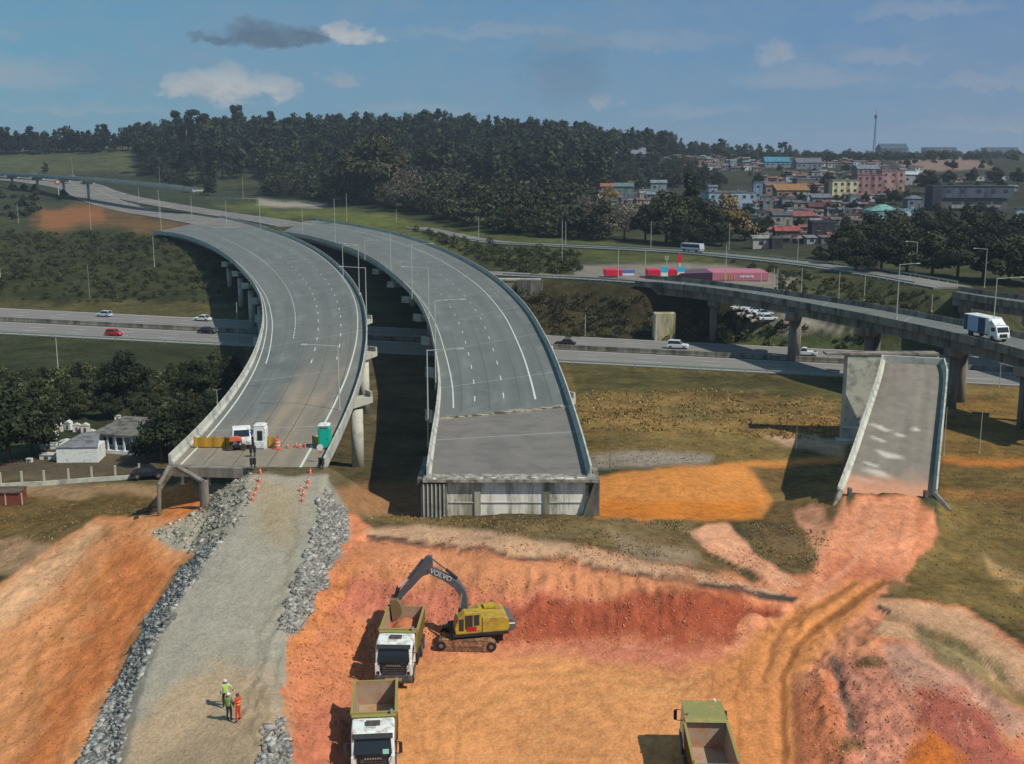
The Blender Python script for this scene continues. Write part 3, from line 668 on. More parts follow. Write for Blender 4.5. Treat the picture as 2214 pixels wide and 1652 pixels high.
# ---- random points on the ground inside picture-frame polygons
def scatter(poly, n, rng, ymin=45, ymax=1600, sparse=None):
    """n points on visible-side ground whose frame position lies in poly"""
    p = np.array(poly, float); out = []
    lo, hi = p.min(0), p.max(0); tries = 0
    flat = [(GX[::3, ::3].ravel(), GY[::3, ::3].ravel(), GZ[::3, ::3].ravel())][0]
    fx, fy, _ = W2P(*flat)
    sdv = poly_sd(fx, fy, [tuple(q) for q in poly]) < 0
    ok = np.where(sdv & (flat[1] > ymin) & (flat[1] < ymax))[0]
    if len(ok) == 0: return np.zeros((0, 3))
    area = (flat[1][ok] ** 2)                       # cell area grows with the square of the distance
    pick = rng.choice(ok, size=n, p=area / area.sum())
    jx = rng.uniform(-.5, .5, n) * (1.64 / (NX - 1) * 3) * flat[1][pick]; jy = rng.uniform(-.5, .5, n) * (LYD * 3) * flat[1][pick]
    X = flat[0][pick] + jx; Y = flat[1][pick] + jy
    return np.stack([X, Y, gz(X, Y)], 1)
# ------------------------------------------------------------------ materials used by the structures
M_ASPH = mat('deck_asphalt', S(112, 116, 114), .9, var=.12, scale=.6, bump=.2, dirt=(S(132, 124, 112), .35, .12))
M_ASPHD = mat('deck_asphalt_dusty', S(134, 124, 112), .95, var=.10, scale=.8, bump=.2, dirt=(S(112, 108, 102), .5, .25))
M_OLDASPH = mat('old_asphalt', S(112, 108, 104), .9, var=.12, scale=.25, dirt=(S(134, 128, 122), .45, .08))
M_CONC = mat('concrete_pale', S(190, 188, 176), .85, var=.10, scale=1.2, bump=.2, dirt=(S(140, 140, 134), .4, .6))
M_CONCD = mat('concrete_weathered', S(140, 132, 122), .9, var=.16, scale=.7, bump=.2, dirt=(S(86, 80, 74), .55, .5), streak=True)
M_CONCO = mat('concrete_old_dark', S(138, 130, 120), .9, var=.2, scale=.5, dirt=(S(76, 70, 66), .5, .4), streak=True)
M_STAIN = mat('concrete_stained_pale', (.80, .76, .66), .9, var=.12, scale=1.3, bump=.25, dirt=(S(150, 144, 124), .55, .9), streak=True)
M_CONCD2 = mat('concrete_edge_stained', S(168, 162, 150), .9, var=.16, scale=1.4, dirt=(S(96, 90, 82), .6, 1.6))
M_SLAB = mat('slab_concrete', S(122, 116, 110), .9, var=.12, scale=.9, bump=.2, dirt=(S(108, 104, 100), .5, .35))
M_LINE = mat('road_paint', S(205, 208, 200), .7, var=.15, scale=1.5)
M_JOINT = mat('joint_strip', S(150, 156, 154), .8, var=.1)
M_BEAR = mat('dark_gap', (.02, .02, .02), .9)
M_STEEL = mat('galvanised_steel', S(176, 178, 168), .55, metal=.0, var=.08)
M_RAIL = mat('guardrail_steel', S(170, 172, 164), .5, var=.1)

def catmull(P, n):
    P = [np.array(p) for p in P]; P = [2 * P[0] - P[1]] + P + [2 * P[-1] - P[-2]]
    out = []
    for i in range(1, len(P) - 2):
        for t in np.linspace(0, 1, 12, endpoint=False):
            a, b, c, d = P[i - 1], P[i], P[i + 1], P[i + 2]
            out.append(.5 * ((2 * b) + (-a + c) * t + (2 * a - 5 * b + 4 * c - d) * t * t + (-a + 3 * b - 3 * c + d) * t ** 3))
    out.append(P[-2]); out = np.array(out)
    L = np.concatenate([[0], np.cumsum(np.linalg.norm(np.diff(out, axis=0), axis=1))])
    s = np.linspace(0, L[-1], n)
    return np.stack([np.interp(s, L, out[:, k]) for k in range(3)], 1)
class Deck:
    """a carriageway strip given by its two traced edges"""
    def __init__(s, Lp, Rp, n):
        s.L = catmull(Lp, n); s.R = catmull(Rp, n); s.n = n
        c = (s.L + s.R) / 2; s.len = np.concatenate([[0], np.cumsum(np.linalg.norm(np.diff(c, axis=0), axis=1))])
    def at(s, i, f, dz=0.0):
        """station i (may be fractional), lateral fraction f; f in metres inward if tuple ('L', m)"""
        i0 = int(min(max(math.floor(i), 0), s.n - 2)); t = i - i0
        l = s.L[i0] * (1 - t) + s.L[i0 + 1] * t; r = s.R[i0] * (1 - t) + s.R[i0 + 1] * t
        if isinstance(f, tuple):
            w = np.linalg.norm((r - l)[:2]); q = f[1] / w; f = q if f[0] == 'L' else 1 - q
        p = l * (1 - f) + r * f; return (p[0], p[1], p[2] + dz)
    def station(s, m): return float(np.interp(m, s.len, np.arange(s.n)))
    def sheet(s, mb, f0, f1, z, i0=0, i1=None, mi=0, step=1):
        i1 = s.n - 1 if i1 is None else i1
        ks = np.linspace(i0, i1, max(2, int((i1 - i0) / step) + 1))
        vs = []
        for k in ks: vs += [s.at(k, f0, z), s.at(k, f1, z)]
        mb.add(vs, [(2 * j, 2 * j + 1, 2 * j + 3, 2 * j + 2) for j in range(len(ks) - 1)], mi)
    def solid(s, mb, prof, i0=0, i1=None, mi=0):
        """prof: list of (f, z) closed cross-section"""
        i1 = s.n - 1 if i1 is None else i1
        ks = np.linspace(i0, i1, max(2, int(i1 - i0) + 1))
        mb.loft([[s.at(k, f, z) for f, z in prof] for k in ks], mi)
def lines(d, mb, f, w, z=.012, i0=0, i1=None, dash=None, gap=None):
    i1 = d.n - 1 if i1 is None else i1
    g = (lambda m: (f[0], f[1] + m)) if isinstance(f, tuple) else None
    def two(k):
        if g: return d.at(k, g(-w / 2), z), d.at(k, g(w / 2), z)
        l, r = np.array(d.at(k, 0)), np.array(d.at(k, 1)); W_ = np.linalg.norm((r - l)[:2])
        return d.at(k, f - w / 2 / W_, z), d.at(k, f + w / 2 / W_, z)
    if dash is None: segs = [(i0, i1)]
    else:
        segs = []; m = d.len[int(i0)]
        while m < d.len[int(i1)]:
            segs.append((d.station(m), min(i1, d.station(m + dash)))); m += dash + gap
    for a, b in segs:
        ks = np.linspace(a, b, max(2, int(b - a) + 1)); vs = []
        for k in ks: vs += list(two(k))
        mb.add(vs, [(2 * j, 2 * j + 1, 2 * j + 3, 2 * j + 2) for j in range(len(ks) - 1)])
def parapet_profile(side, o=.0, h=.95, w=.42):
    s = side
    return [((s, o), -.35), ((s, o + w), -.35), ((s, o + w), .12), ((s, o + .22), .32), ((s, o + .17), h), ((s, o + .0), h)]

def viaduct(name, Lp, Rp, n, label, cat, group, piers, asph_end=None, girders=6, gd=1.9, conc=None, dust=None, ground=True, jstep=30, columns=2, pier_over=1.2):
    conc = conc or M_CONC
    t = empty(name, (0, 0, 0), 0, label, cat, group)
    d = Deck(Lp, Rp, n)
    mb = MB(); d.solid(mb, [(('L', .35), -.45), (('R', .35), -.45), (('R', .02), -.20), (('R', .02), -.02), (('L', .02), -.02), (('L', .02), -.20)]); mb.build('deck_slab', conc, t)
    i_a = 0 if asph_end is None else asph_end
    asph(d, t, i_a, dust or (lambda m, f: m * 0))
    for s in ('L', 'R'):
        mb = MB(); d.solid(mb, parapet_profile(s)); mb.build('parapet', conc, t)
    for g in range(girders):
        f = (g + .5) / girders; mb = MB(); W_ = .28
        pr = [(f - .020, -.45), (f + .020, -.45), (f + .008, -.62), (f + .008, -gd + .25), (f + .017, -gd), (f - .017, -gd), (f - .008, -gd + .25), (f - .008, -.62)]
        d.solid(mb, pr); mb.build('girder', conc, t)
    m = jstep * .5
    while m < d.len[-1]:
        mb = MB(); k = d.station(m); mb.add([d.at(k, ('L', .5), .006), d.at(k, ('R', .5), .006), d.at(d.station(m + .22), ('R', .5), .006), d.at(d.station(m + .22), ('L', .5), .006)], [(0, 1, 2, 3)]); m += jstep; mb.build('expansion_joint', M_JOINT, t)
    for m in piers:
        k = d.station(m); l = np.array(d.at(k, 0)); r = np.array(d.at(k, 1)); dv = (r - l)[:2]; W_ = np.linalg.norm(dv); dv /= W_
        az_ = math.atan2(dv[1], dv[0]); c = (l + r) / 2; top = c[2] - gd - .02
        cap = MB(); hw = W_ / 2 + pier_over
        M4 = Matrix.Rotation(az_, 3, 'Z')
        pr = [(-hw, 0), (hw, 0), (hw, -.7), (hw * .55, -1.5), (-hw * .55, -1.5), (-hw, -.7)]
        vs = []
        for yy in (-.9, .9): vs += [tuple(M4 @ Vector((x, yy, 0)) + Vector((c[0], c[1], top + z))) for x, z in pr]
        n6 = 6; fs = [(i, (i + 1) % n6, n6 + (i + 1) % n6, n6 + i) for i in range(n6)] + [tuple(range(5, -1, -1)), tuple(range(6, 12))]
        cap.add(vs, fs)
        for e in (-1, 1): cap.box(tuple(Vector((c[0], c[1], 0)) + M4 @ Vector((e * (hw - .15), 0, 0)) + Vector((0, 0, top + .35))), (.3, 1.7, .7), az_)
        cap.build('pier_cap', conc, t)
        for j in range(columns):
            u = (j - (columns - 1) / 2) * (W_ * .46 if columns > 1 else 0)
            p = c[:2] + dv * u; gzv = G(p[0], p[1])
            if top - 1.5 - gzv < .5: continue
            co = MB(); co.tube((p[0], p[1], gzv - 1.0), (p[0], p[1], top - 1.45), .78, n=20); o = co.build('column', conc, t); o.data.polygons.foreach_set('use_smooth', [len(f.vertices) == 4 for f in o.data.polygons])
    return t, d

def asph(d, t, i_a, dust):
    ks = np.arange(i_a, d.n - .999, .5) if i_a == int(i_a) else np.concatenate([[i_a], np.arange(math.ceil(i_a), d.n - .999, .5)])
    fs_ = np.linspace(0, 1, 33); V = []; M_ = []; Fv = []
    for k in ks:
        l = np.array(d.at(k, ('L', .44))); r = np.array(d.at(k, ('R', .44))); m = float(np.interp(k, np.arange(d.n), d.len))
        for f in fs_: V.append(l * (1 - f) + r * f); M_.append(m); Fv.append(f)
    V = np.array(V); M_ = np.array(M_); Fv = np.array(Fv); nf = len(fs_)
    nz = fbm(V[:, 0] / 4, V[:, 1] / 4, 91, 4); nz2 = fbm(M_ / 9, Fv * 14, 93, 4); nz3 = fbm(M_ / 40, Fv * 22, 95, 3)
    a = np.clip(dust(M_ + nz * 6, Fv + nz * .06), 0, 1) * np.clip(.8 + nz2 * .5, 0, 1)
    base_ = np.array(S(108, 111, 108)) * (1 + .10 * nz + .10 * nz2 + .16 * np.clip(nz3, -1, 1))[:, None]
    tk = np.zeros(len(V))
    for fc in (.37, .43, .59, .65, .81, .87): tk += np.exp(-((Fv + .01 * nz3 - fc) / .018) ** 2)
    base_ = base_ * (1 - .13 * np.clip(tk, 0, 1) * np.clip(.6 + nz3, 0, 1))[:, None]; base_ = base_ * (1 + .16 * (nz2 > .45) - .12 * (nz < -.5))[:, None]
    col = base_ * (1 - a[:, None]) + np.array(S(146, 132, 114)) * a[:, None] * (1 + .12 * nz2)[:, None]
    ii = (np.arange(len(ks) - 1)[:, None] * nf + np.arange(nf - 1)[None]).ravel()
    return np_mesh('asphalt', V, np.stack([ii, ii + nf, ii + nf + 1, ii + 1], 1), M_ATT, t, attrs={'Col': col})
M_ATT = bpy.data.materials.new('asphalt_surface'); nt, bs = nodes_of(M_ATT); bs.inputs['Roughness'].default_value = .85; bs.inputs['Specular IOR Level'].default_value = .25
at = N(nt, 'ShaderNodeAttribute', attribute_name='Col'); tcx = N(nt, 'ShaderNodeTexCoord'); nn = N(nt, 'ShaderNodeTexNoise'); nn.inputs['Scale'].default_value = 1.3; nn.inputs['Detail'].default_value = 8; nn.inputs['Roughness'].default_value = .8
nt.links.new(tcx.outputs['Object'], nn.inputs['Vector']); mr = N(nt, 'ShaderNodeMapRange'); mr.inputs[1].default_value = .3; mr.inputs[2].default_value = .7; mr.inputs[3].default_value = .84; mr.inputs[4].default_value = 1.16; nt.links.new(nn.outputs['Fac'], mr.inputs[0])
vmx = N(nt, 'ShaderNodeVectorMath', operation='SCALE'); nt.links.new(at.outputs['Color'], vmx.inputs[0]); nt.links.new(mr.outputs[0], vmx.inputs['Scale']); nt.links.new(vmx.outputs[0], bs.inputs['Base Color'])

def pz(L, z): return [P2W(a, b, z=z) for a, b in L]
# ---------------- left viaduct (under completion, toilets and truck on it)
LL = [(365, 1004), (440, 928), (498, 858), (538, 795), (560, 740), (568, 690), (560, 642), (534, 600), (496, 562), (448, 532), (392, 512), (330, 503)]
LR = [(703, 1012), (742, 930), (770, 858), (788, 790), (794, 715), (782, 650), (750, 598), (704, 556), (655, 527), (600, 505), (540, 486), (478, 470)]
lv, LV = viaduct('road_viaduct', pz(LL, 12), pz(LR, 12), 150, 'broad left-hand concrete viaduct curving away with toilets and small truck on it', 'viaduct', 'unfinished curved viaducts', [36, 66, 98, 130, 162, 196, 230, 262], columns=3,
    dust=lambda m, f: sstep(26, 8, m) * .95 + sstep(62, 20, m) * sstep(.30, .5, f) * sstep(.92, .8, f) + .25 * sstep(110, 50, m) * sstep(.3, .6, f))
mk_ = MB()
lines(LV, mk_, ('L', 1.15), .2); lines(LV, mk_, ('R', 2.3), .24)
lines(LV, mk_, ('L', 2.6), .2, i0=22)
lines(LV, mk_, .30, .24, i0=30, i1=78, dash=1.4, gap=1.2); lines(LV, mk_, .30, .26, i0=78, i1=122)
for f in (.52, .74): lines(LV, mk_, f, .18, i0=20, i1=100, dash=3, gap=7)
mk_.build('lane_marking', M_LINE, lv)
M_SEAM = mat('paving_seam', S(84, 88, 88), .9)
for f in (.22, .41, .63, .84): q = MB(); lines(LV, q, f, .09, z=.008); q.build('paving_seam', M_SEAM, lv)
# end beam, column and fallen-looking wing beams at the near end
a0, b0 = np.array(LV.at(0, 0)), np.array(LV.at(0, 1)); dv = (b0 - a0)[:2]; dv /= np.linalg.norm(dv)
eb = MB(); az0 = math.atan2(dv[1], dv[0]); cc = (a0 + b0) / 2
eb.box((cc[0] - .2, cc[1] - .25, 12 - .50), (np.linalg.norm((b0 - a0)[:2]) * .96, .8, .9), az0); eb.build('end_beam', M_CONCD, lv)
wb = MB(); q = P2W(440, 1042, z=11.2); q2 = P2W(384, 1010, z=12.1); wb.tube(tuple(q2), tuple(q), .24, .24, 6); wb.build('wing_beam', M_CONCD, lv)
for (xa, ya, xb, yb, r_, zz) in ((440, 1040, 436, 1112, .42, 11.2), (705, 1030, 708, 1085, .45, 11.0)):
    p = P2W(xa, ya, z=zz); c_ = MB(); c_.tube((p[0], p[1], 7.2), (p[0], p[1], zz), r_, n=18); c_.build('column', M_CONCD, lv, smooth=False)
p = P2W(343, 1040, z=11.2); c_ = MB(); c_.tube((p[0] - .2, p[1], 6.5), (p[0], p[1], 10.8), .2, n=8); c_.tube((p[0], p[1], 10.8), tuple(P2W(366, 1008, z=12.2)), .2, n=8); c_.build('wing_beam', M_CONCD, lv)

# ---------------- right viaduct
RL = [(922, 1030), (932, 960), (943, 890), (947, 830), (940, 765), (925, 700), (896, 645), (852, 600), (800, 562), (740, 536), (672, 516), (604, 504)]
RR = [(1280, 1030), (1262, 962), (1240, 890), (1214, 815), (1180, 738), (1134, 665), (1072, 606), (1000, 562), (930, 531), (850, 506), (762, 488), (668, 474)]
rv, RV = viaduct('road_viaduct', pz(RL, 12), pz(RR, 12), 150, 'empty right-hand concrete viaduct ending in a tall stained abutment above the dig', 'viaduct', 'unfinished curved viaducts', [38, 70, 102, 134, 166, 200, 236], asph_end=10.5, columns=2)
mk_ = MB(); lines(RV, mk_, ('L', 2.1), .18, i0=12); lines(RV, mk_, .74, .26, i0=12, i1=150 - 1)
for f in (.28, .50): lines(RV, mk_, f, .15, i0=13, i1=100, dash=3, gap=8)
mk_.build('lane_marking', M_LINE, rv)
for f in (.18, .39, .62, .86): q = MB(); lines(RV, q, f, .09, z=.008, i0=11); q.build('paving_seam', M_SEAM, rv)
sl = MB(); RV.sheet(sl, ('L', .44), ('R', .44), .004, 0, 9.6); sl.build('approach_slab', M_SLAB, rv)
db = MB(); rng = random.Random(4)
for k in range(34):
    f = .05 + .9 * k / 33; p = RV.at(10.0 + rng.uniform(-.12, .12), f, .03); db.box(p, (rng.uniform(.3, 1.1), rng.uniform(.2, .5), rng.uniform(.04, .14)), R(-1), mi=rng.randint(0, 1))
jb = MB(); RV.sheet(jb, ('L', .5), ('R', .5), .009, 9.55, 10.5); jb.build('joint_trench', mat('rough_joint', S(112, 106, 98), .95, var=.25, scale=1.5, dirt=(S(146, 138, 124), .5, 1.2)), rv)
db.build('edge_debris', [mat('debris_pale', S(176, 164, 144)), mat('debris_dark', S(92, 82, 74))], rv)
# abutment
a0, b0 = np.array(RV.at(0, 0)), np.array(RV.at(0, 1)); dv = (b0 - a0)[:2]; Wd = np.linalg.norm(dv); dv /= Wd; az0 = math.atan2(dv[1], dv[0]); cc = (a0 + b0) / 2
def loc(u, v, z): return (cc[0] + dv[0] * u - dv[1] * v, cc[1] + dv[1] * u + dv[0] * v, z)
ab = MB(); ab.box(loc(.55, .1, 9.6), (Wd - 2.3, 1.2, 4.2), az0); ab.build('abutment_wall', M_STAIN, rv)
ab = MB(); ab.box(loc(0, -.15, 11.88), (Wd + .5, 1.9, .26), az0); ab.box(loc(0, .4, 11.5), (Wd + .2, 1.3, .5), az0, mi=1); ab.build('end_slab', [M_CONCD2, M_CONCO], rv)
for k in range(14): q = MB(); q.box(loc(-Wd / 2 + 1 + k * (Wd - 2) / 13 + random.uniform(-.3, .3), -.9 + random.uniform(0, .5), 12.03), (random.uniform(.2, .9), random.uniform(.1, .3), random.uniform(.04, .12)), az0 + random.uniform(-.1, .1)); q.build('concrete_crumb', M_STAIN, rv)
ab = MB(); ab.box(loc(-Wd / 2 + .7, -.15, 9.55), (2.3, 1.5, 4.1), az0)
for i in range(6): ab.box(loc(-Wd / 2 - .2 + i * .36, -.95, 9.6), (.10, .12, 3.9), az0, mi=1)
ab.box(loc(-Wd / 2 - .55, 3.6, 9.7), (.5, 8, 4.3), az0); ab.build('wing_wall', [M_CONCD, M_CONC], rv)
ab = MB(); ab.prism([(0, 0), (1.7, 0), (1.7, 4.0), (1.3, 4.0)], -.35, .35, 'y')
ab.v = [tuple(np.array(loc(Wd / 2 - 1.15 + x, -.75 + y, 7.7 + z))) for x, y, z in ab.v]; ab.box(loc(Wd / 2 + .45, 3.4, 9.7), (.45, 8, 4.3), az0); ab.build('wing_wall', M_CONCO, rv)
for u in (-2.8, 3.3): ab = MB(); ab.box(loc(u, -.56, 9.7), (.55, .14, 3.7), az0); ab.build('wall_pilaster', mat('pilaster_grey', S(176, 168, 150), .9, var=.15, dirt=(S(110, 104, 92), .6, 1.2), streak=True), rv)
ab = MB(); ab.box(loc(.5, -.53, 9.75), (Wd - 3, .1, .07), az0); ab.build('drip_ledge', M_CONC, rv)

# ---------------- unfinished access bridge (stub) at the right
def stub():
    t = empty('ramp_bridge', tuple(P2W(1925, 1070, z=6)), 0, 'short unfinished concrete ramp bridge ending in mid-air beside the dirt track', 'bridge')
    Lp = [P2W(1810, 1072, z=6.2), P2W(1842, 985, z=8.1), P2W(1874, 890, z=10.2), P2W(1897, 820, z=11.6), P2W(1906, 782, z=12.2)]
    Rp = [P2W(2026, 1078, z=6.2), P2W(2034, 985, z=8.1), P2W(2043, 890, z=10.2), P2W(2048, 820, z=11.6), P2W(2042, 790, z=12.2)]
    base = Vector(t.location)
    d = Deck([p - np.array(base) for p in Lp], [p - np.array(base) for p in Rp], 60)
    mb = MB(); d.solid(mb, [(('L', .5), -1.5), (('R', .5), -1.5), (('R', .1), -.3), (('R', .1), -.02), (('L', .1), -.02), (('L', .1), -.3)]); mb.build('deck_slab', M_CONCD, t)
    ks = np.arange(0, 58.9, .5); fs_ = np.linspace(0, 1, 41); V = np.array([np.array(d.at(k, ('L', .5))) * (1 - f) + np.array(d.at(k, ('R', .5))) * f for k in ks for f in fs_]); nf = 41
    PX_, PY_, _q = W2P(V[:, 0] + base.x, V[:, 1] + base.y, V[:, 2] + base.z); kk = np.repeat(ks, nf); ff = np.tile(fs_, len(ks))
    a_ = np.zeros(len(V)); n_1 = fbm(V[:, 0] / 1.1, V[:, 1] / 2.2, 5, 4); n_2 = fbm(ff * 9, kk / 22, 6, 4); n_3 = fbm(V[:, 0] * 1.1, V[:, 1] * .8, 8, 3)
    for (x, y, w, h) in ((1905, 925, 24, 4), (1896, 948, 14, 3), (1925, 985, 22, 5), (1905, 978, 15, 4), (1885, 1004, 16, 3), (1900, 1025, 26, 7), (1975, 928, 10, 4), (1950, 942, 10, 3), (1870, 1040, 20, 4)):
        a_ = np.maximum(a_, np.clip(1.5 - np.hypot((PX_ - x + n_1 * 12) / w, (PY_ - y - (PX_ - x) * .25 + n_3 * 5) / h), 0, 1))
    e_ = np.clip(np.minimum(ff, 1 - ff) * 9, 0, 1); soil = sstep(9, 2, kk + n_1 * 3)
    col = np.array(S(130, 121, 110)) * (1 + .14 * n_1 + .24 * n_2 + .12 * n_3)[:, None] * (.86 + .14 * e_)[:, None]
    col = col * (1 - a_[:, None] * .8) + np.array(S(204, 196, 184)) * a_[:, None] * .8; col = col * (1 - soil[:, None]) + np.array(S(200, 142, 112)) * soil[:, None]
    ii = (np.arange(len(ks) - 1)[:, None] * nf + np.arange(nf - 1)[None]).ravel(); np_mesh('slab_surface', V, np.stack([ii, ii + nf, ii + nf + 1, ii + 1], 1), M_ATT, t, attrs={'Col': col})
    for s in ('L', 'R'):
        mb = MB(); d.solid(mb, parapet_profile(s, 0, 1.0, .5)); mb.build('parapet', M_CONC, t)
    for s, k in (('L', 1), ('R', 1)):
        mb = MB(); p = d.at(0, (s, .3)); q = d.at(0, (s, -.9 if s == 'L' else -.5)); mb.tube((p[0], p[1], p[2] + .5), (q[0], q[1] - 2.2, q[2] - .6), .32, .25, 6); mb.box((p[0] + (.9 if s == 'L' else -.9), p[1] - .1, p[2] + .35), (.35, .5, 1.0)); mb.build('end_post', M_CONCD, t)
    a, b = np.array(d.at(59, 0)), np.array(d.at(59, 1)); dv = (b - a)[:2]; W_ = np.linalg.norm(dv); dv /= W_; az_ = math.atan2(dv[1], dv[0]); c = (a + b) / 2
    mb = MB(); mb.box((c[0], c[1] + .2, c[2] + .35), (W_ - .3, .4, 1.1), az_); mb.build('end_wall', M_CONC, t)
    mb = MB(); mb.box((c[0] + W_ * .2, c[1] - .15, c[2] + .6), (.35, .3, .35), az_); mb.build('bollard', M_CONCD, t)
    # pier wall standing out to the left of the far end
    p = P2W(1834, 768, z=12.6) - np.array(base); g = G(P2W(1834, 768, z=12.6)[0], P2W(1834, 768, z=12.6)[1]) - base.z
    h = p[2] - g; Lw = W_ + 4.6
    mb = MB(); mb.box((p[0] + Lw / 2, p[1] + 1.0, g + h / 2 - .5), (Lw, 1.8, h + 1)); mb.build('pier_wall', M_CONC, t)
    mb = MB(); mb.box((p[0] + Lw / 2 - 1.5, p[1] + 1.0, g + h + .12), (Lw + 3, 2.1, .28)); mb.build('pier_cap', M_CONCD, t)
    mb = MB(); mb.box((p[0] + 1.7, p[1] - .3, g + .7), (4.2, 2.0, 2.6)); mb.box((p[0] + .8, p[1] - 1.8, g + .1), (4.6, 1.8, .9)); mb.build('footing', M_CONC, t)
    # side walls of the near abutment
    for s in ('L', 'R'):
        mb = MB(); ks = [0, 5, 10, 15, 20, 24]; secs = []
        for k in ks:
            q = d.at(k, (s, .45)); q2 = d.at(k, (s, .85)); zb = -8
            secs.append([(q[0], q[1], zb), (q2[0], q2[1], zb), (q2[0], q2[1], q[2] - .4), (q[0], q[1], q[2] - .4)])
        mb.loft(secs); mb.build('side_wall', M_CONCD, t)
    for k in (34, 46):
        a, b = np.array(d.at(k, .2)), np.array(d.at(k, .8)); c = (a + b) / 2; gg = G(c[0] + base.x, c[1] + base.y) - base.z
        mb = MB(); mb.box((c[0], c[1], c[2] - 1.9), (W_ * .9, 1.4, .8)); mb.build('pier_cap', M_CONCD, t)
        for e in (-1, 1): mb = MB(); mb.tube((c[0] + e * 2, c[1], gg - 1), (c[0] + e * 2, c[1], c[2] - 2.2), .55, n=14); mb.build('column', M_CONCD, t)
    return t
M_SLAB2 = mat('slab_dusty', S(142, 134, 124), .9, var=.12, scale=1.2, bump=.2, dirt=(S(112, 104, 98), .5, .4))
stub_t = stub()
# ---------------- old overpass carrying the box truck
OL_far = [(1395, 603, 10.7), (1480, 610, 10.9), (1600, 624, 11.2), (1740, 644, 11.6), (1880, 666, 12), (2020, 692, 12), (2140, 716, 12), (2230, 736, 12), (2420, 780, 12)]
OL_near = [(1372, 616, 10.7), (1465, 623, 10.9), (1590, 639, 11.2), (1720, 661, 11.6), (1850, 686, 12), (1965, 710, 12), (2080, 736, 12), (2180, 762, 12), (2360, 812, 12)]
def wl3(L): return [P2W(a, b, z=c) for a, b, c in L]
_d = Deck(wl3(OL_near), wl3(OL_far), 90); _px = [W2P(*_d.at(k, .5))[0] for k in range(90)]; OV_P = [float(np.interp(x, _px, _d.len)) for x in (1548, 1722, 1890, 2078, 2235)]
ov, OV = viaduct('road_overpass', wl3(OL_near), wl3(OL_far), 90, 'long dark weathered overpass carrying the box truck over the highway', 'overpass', None, OV_P, girders=4, gd=2.1, conc=M_CONCO, columns=2, jstep=24, pier_over=.6)
mk_ = MB(); lines(OV, mk_, ('L', .9), .13); lines(OV, mk_, ('R', .9), .13); mk_.build('lane_marking', M_LINE, ov)
# second overpass behind it, at the right edge
ov2, OV2 = viaduct('road_overpass', wl3([(2058, 640, 11.8), (2130, 652, 11.9), (2230, 668, 12), (2400, 700, 12)]), wl3([(2072, 628, 11.8), (2140, 639, 11.9), (2240, 652, 12), (2420, 682, 12)]), 40, 'short stretch of grey bridge running off the right edge behind the overpass', 'overpass', None, [4, 22], girders=3, gd=2.0, conc=M_CONCO, columns=2)
# flyover far at the left
fl = [(-120, 368, 800), (0, 375, 760), (140, 383, 690), (260, 393, 630), (360, 402, 590), (440, 411, 560)]
def wlZ(L): return [P2W(a, b, Z=c) for a, b, c in L]
ov3, OV3 = viaduct('road_flyover', [p + np.array([-3., -9., 0]) for p in wlZ(fl)], wlZ(fl), 50, 'thin pale flyover crossing the far carriageways at the left', 'flyover', None, [95, 135, 175, 212], girders=3, gd=1.2, columns=1)

# ---------------- ground-level roads, lifted a few centimetres off the ground
def road(name, key, mats=None, lines_=True, z=.10, label=None):
    c, hw = ROADS[key]; C_ = catmull(c, 160); n = len(C_)
    tn = np.gradient(C_[:, :2], axis=0); tn /= np.linalg.norm(tn, axis=1)[:, None]; nm = np.stack([-tn[:, 1], tn[:, 0]], 1)
    L = C_.copy(); Rr = C_.copy(); L[:, :2] += nm * hw; Rr[:, :2] -= nm * hw
    d = Deck.__new__(Deck); d.L = L; d.R = Rr; d.n = n; d.len = np.concatenate([[0], np.cumsum(np.linalg.norm(np.diff(C_, axis=0), axis=1))])
    mb = MB(); d.solid(mb, [(0, z - .5), (1, z - .5), (1, z), (0, z)]); o = mb.build(name, mats or M_OLDASPH); tag(o, kind='structure')
    if lines_:
        mb = MB(); lines(d, mb, ('L', .6), .18, z=z + .03); lines(d, mb, ('R', .6), .18, z=z + .03); lines(d, mb, .5, .16, z=z + .03, dash=4, gap=8); o2 = mb.build('road_markings', M_LINE); tag(o2, kind='structure')
    return d
RDL = road('road', 'left_carriage'); RDR = road('road', 'right_carriage'); RDF = road('road', 'frontage'); RDS = road('road', 'station_road')
# highway: two carriageways, verge, markings
def P4(t, f, z):
    p = hn[0] * (1 - t) + hn[1] * t; q = hf[0] * (1 - t) + hf[1] * t; r = p * (1 - f) + q * f; return (r[0], r[1], z)
hwm = bpy.data.materials.new('highway_asphalt'); nt, bs = nodes_of(hwm); bs.inputs['Roughness'].default_value = .9
tcx = N(nt, 'ShaderNodeTexCoord'); mp = N(nt, 'ShaderNodeMapping'); dh = (hn[1] - hn[0]); mp.inputs['Rotation'].default_value = (0, 0, -math.atan2(dh[1], dh[0])); nt.links.new(tcx.outputs['Object'], mp.inputs[0])
mp2 = N(nt, 'ShaderNodeMapping'); mp2.inputs['Scale'].default_value = (.03, 1.0, 1); nt.links.new(mp.outputs[0], mp2.inputs[0])
nn = N(nt, 'ShaderNodeTexNoise'); nn.inputs['Scale'].default_value = .55; nn.inputs['Detail'].default_value = 4; nt.links.new(mp2.outputs[0], nn.inputs['Vector'])
cr = N(nt, 'ShaderNodeMix', data_type='RGBA'); nt.links.new(nn.outputs['Fac'], cr.inputs[0]); cr.inputs[6].default_value = S(92, 88, 86) + (1,); cr.inputs[7].default_value = S(150, 144, 138) + (1,)
nt.links.new(cr.outputs[2], bs.inputs['Base Color'])
mb = MB()
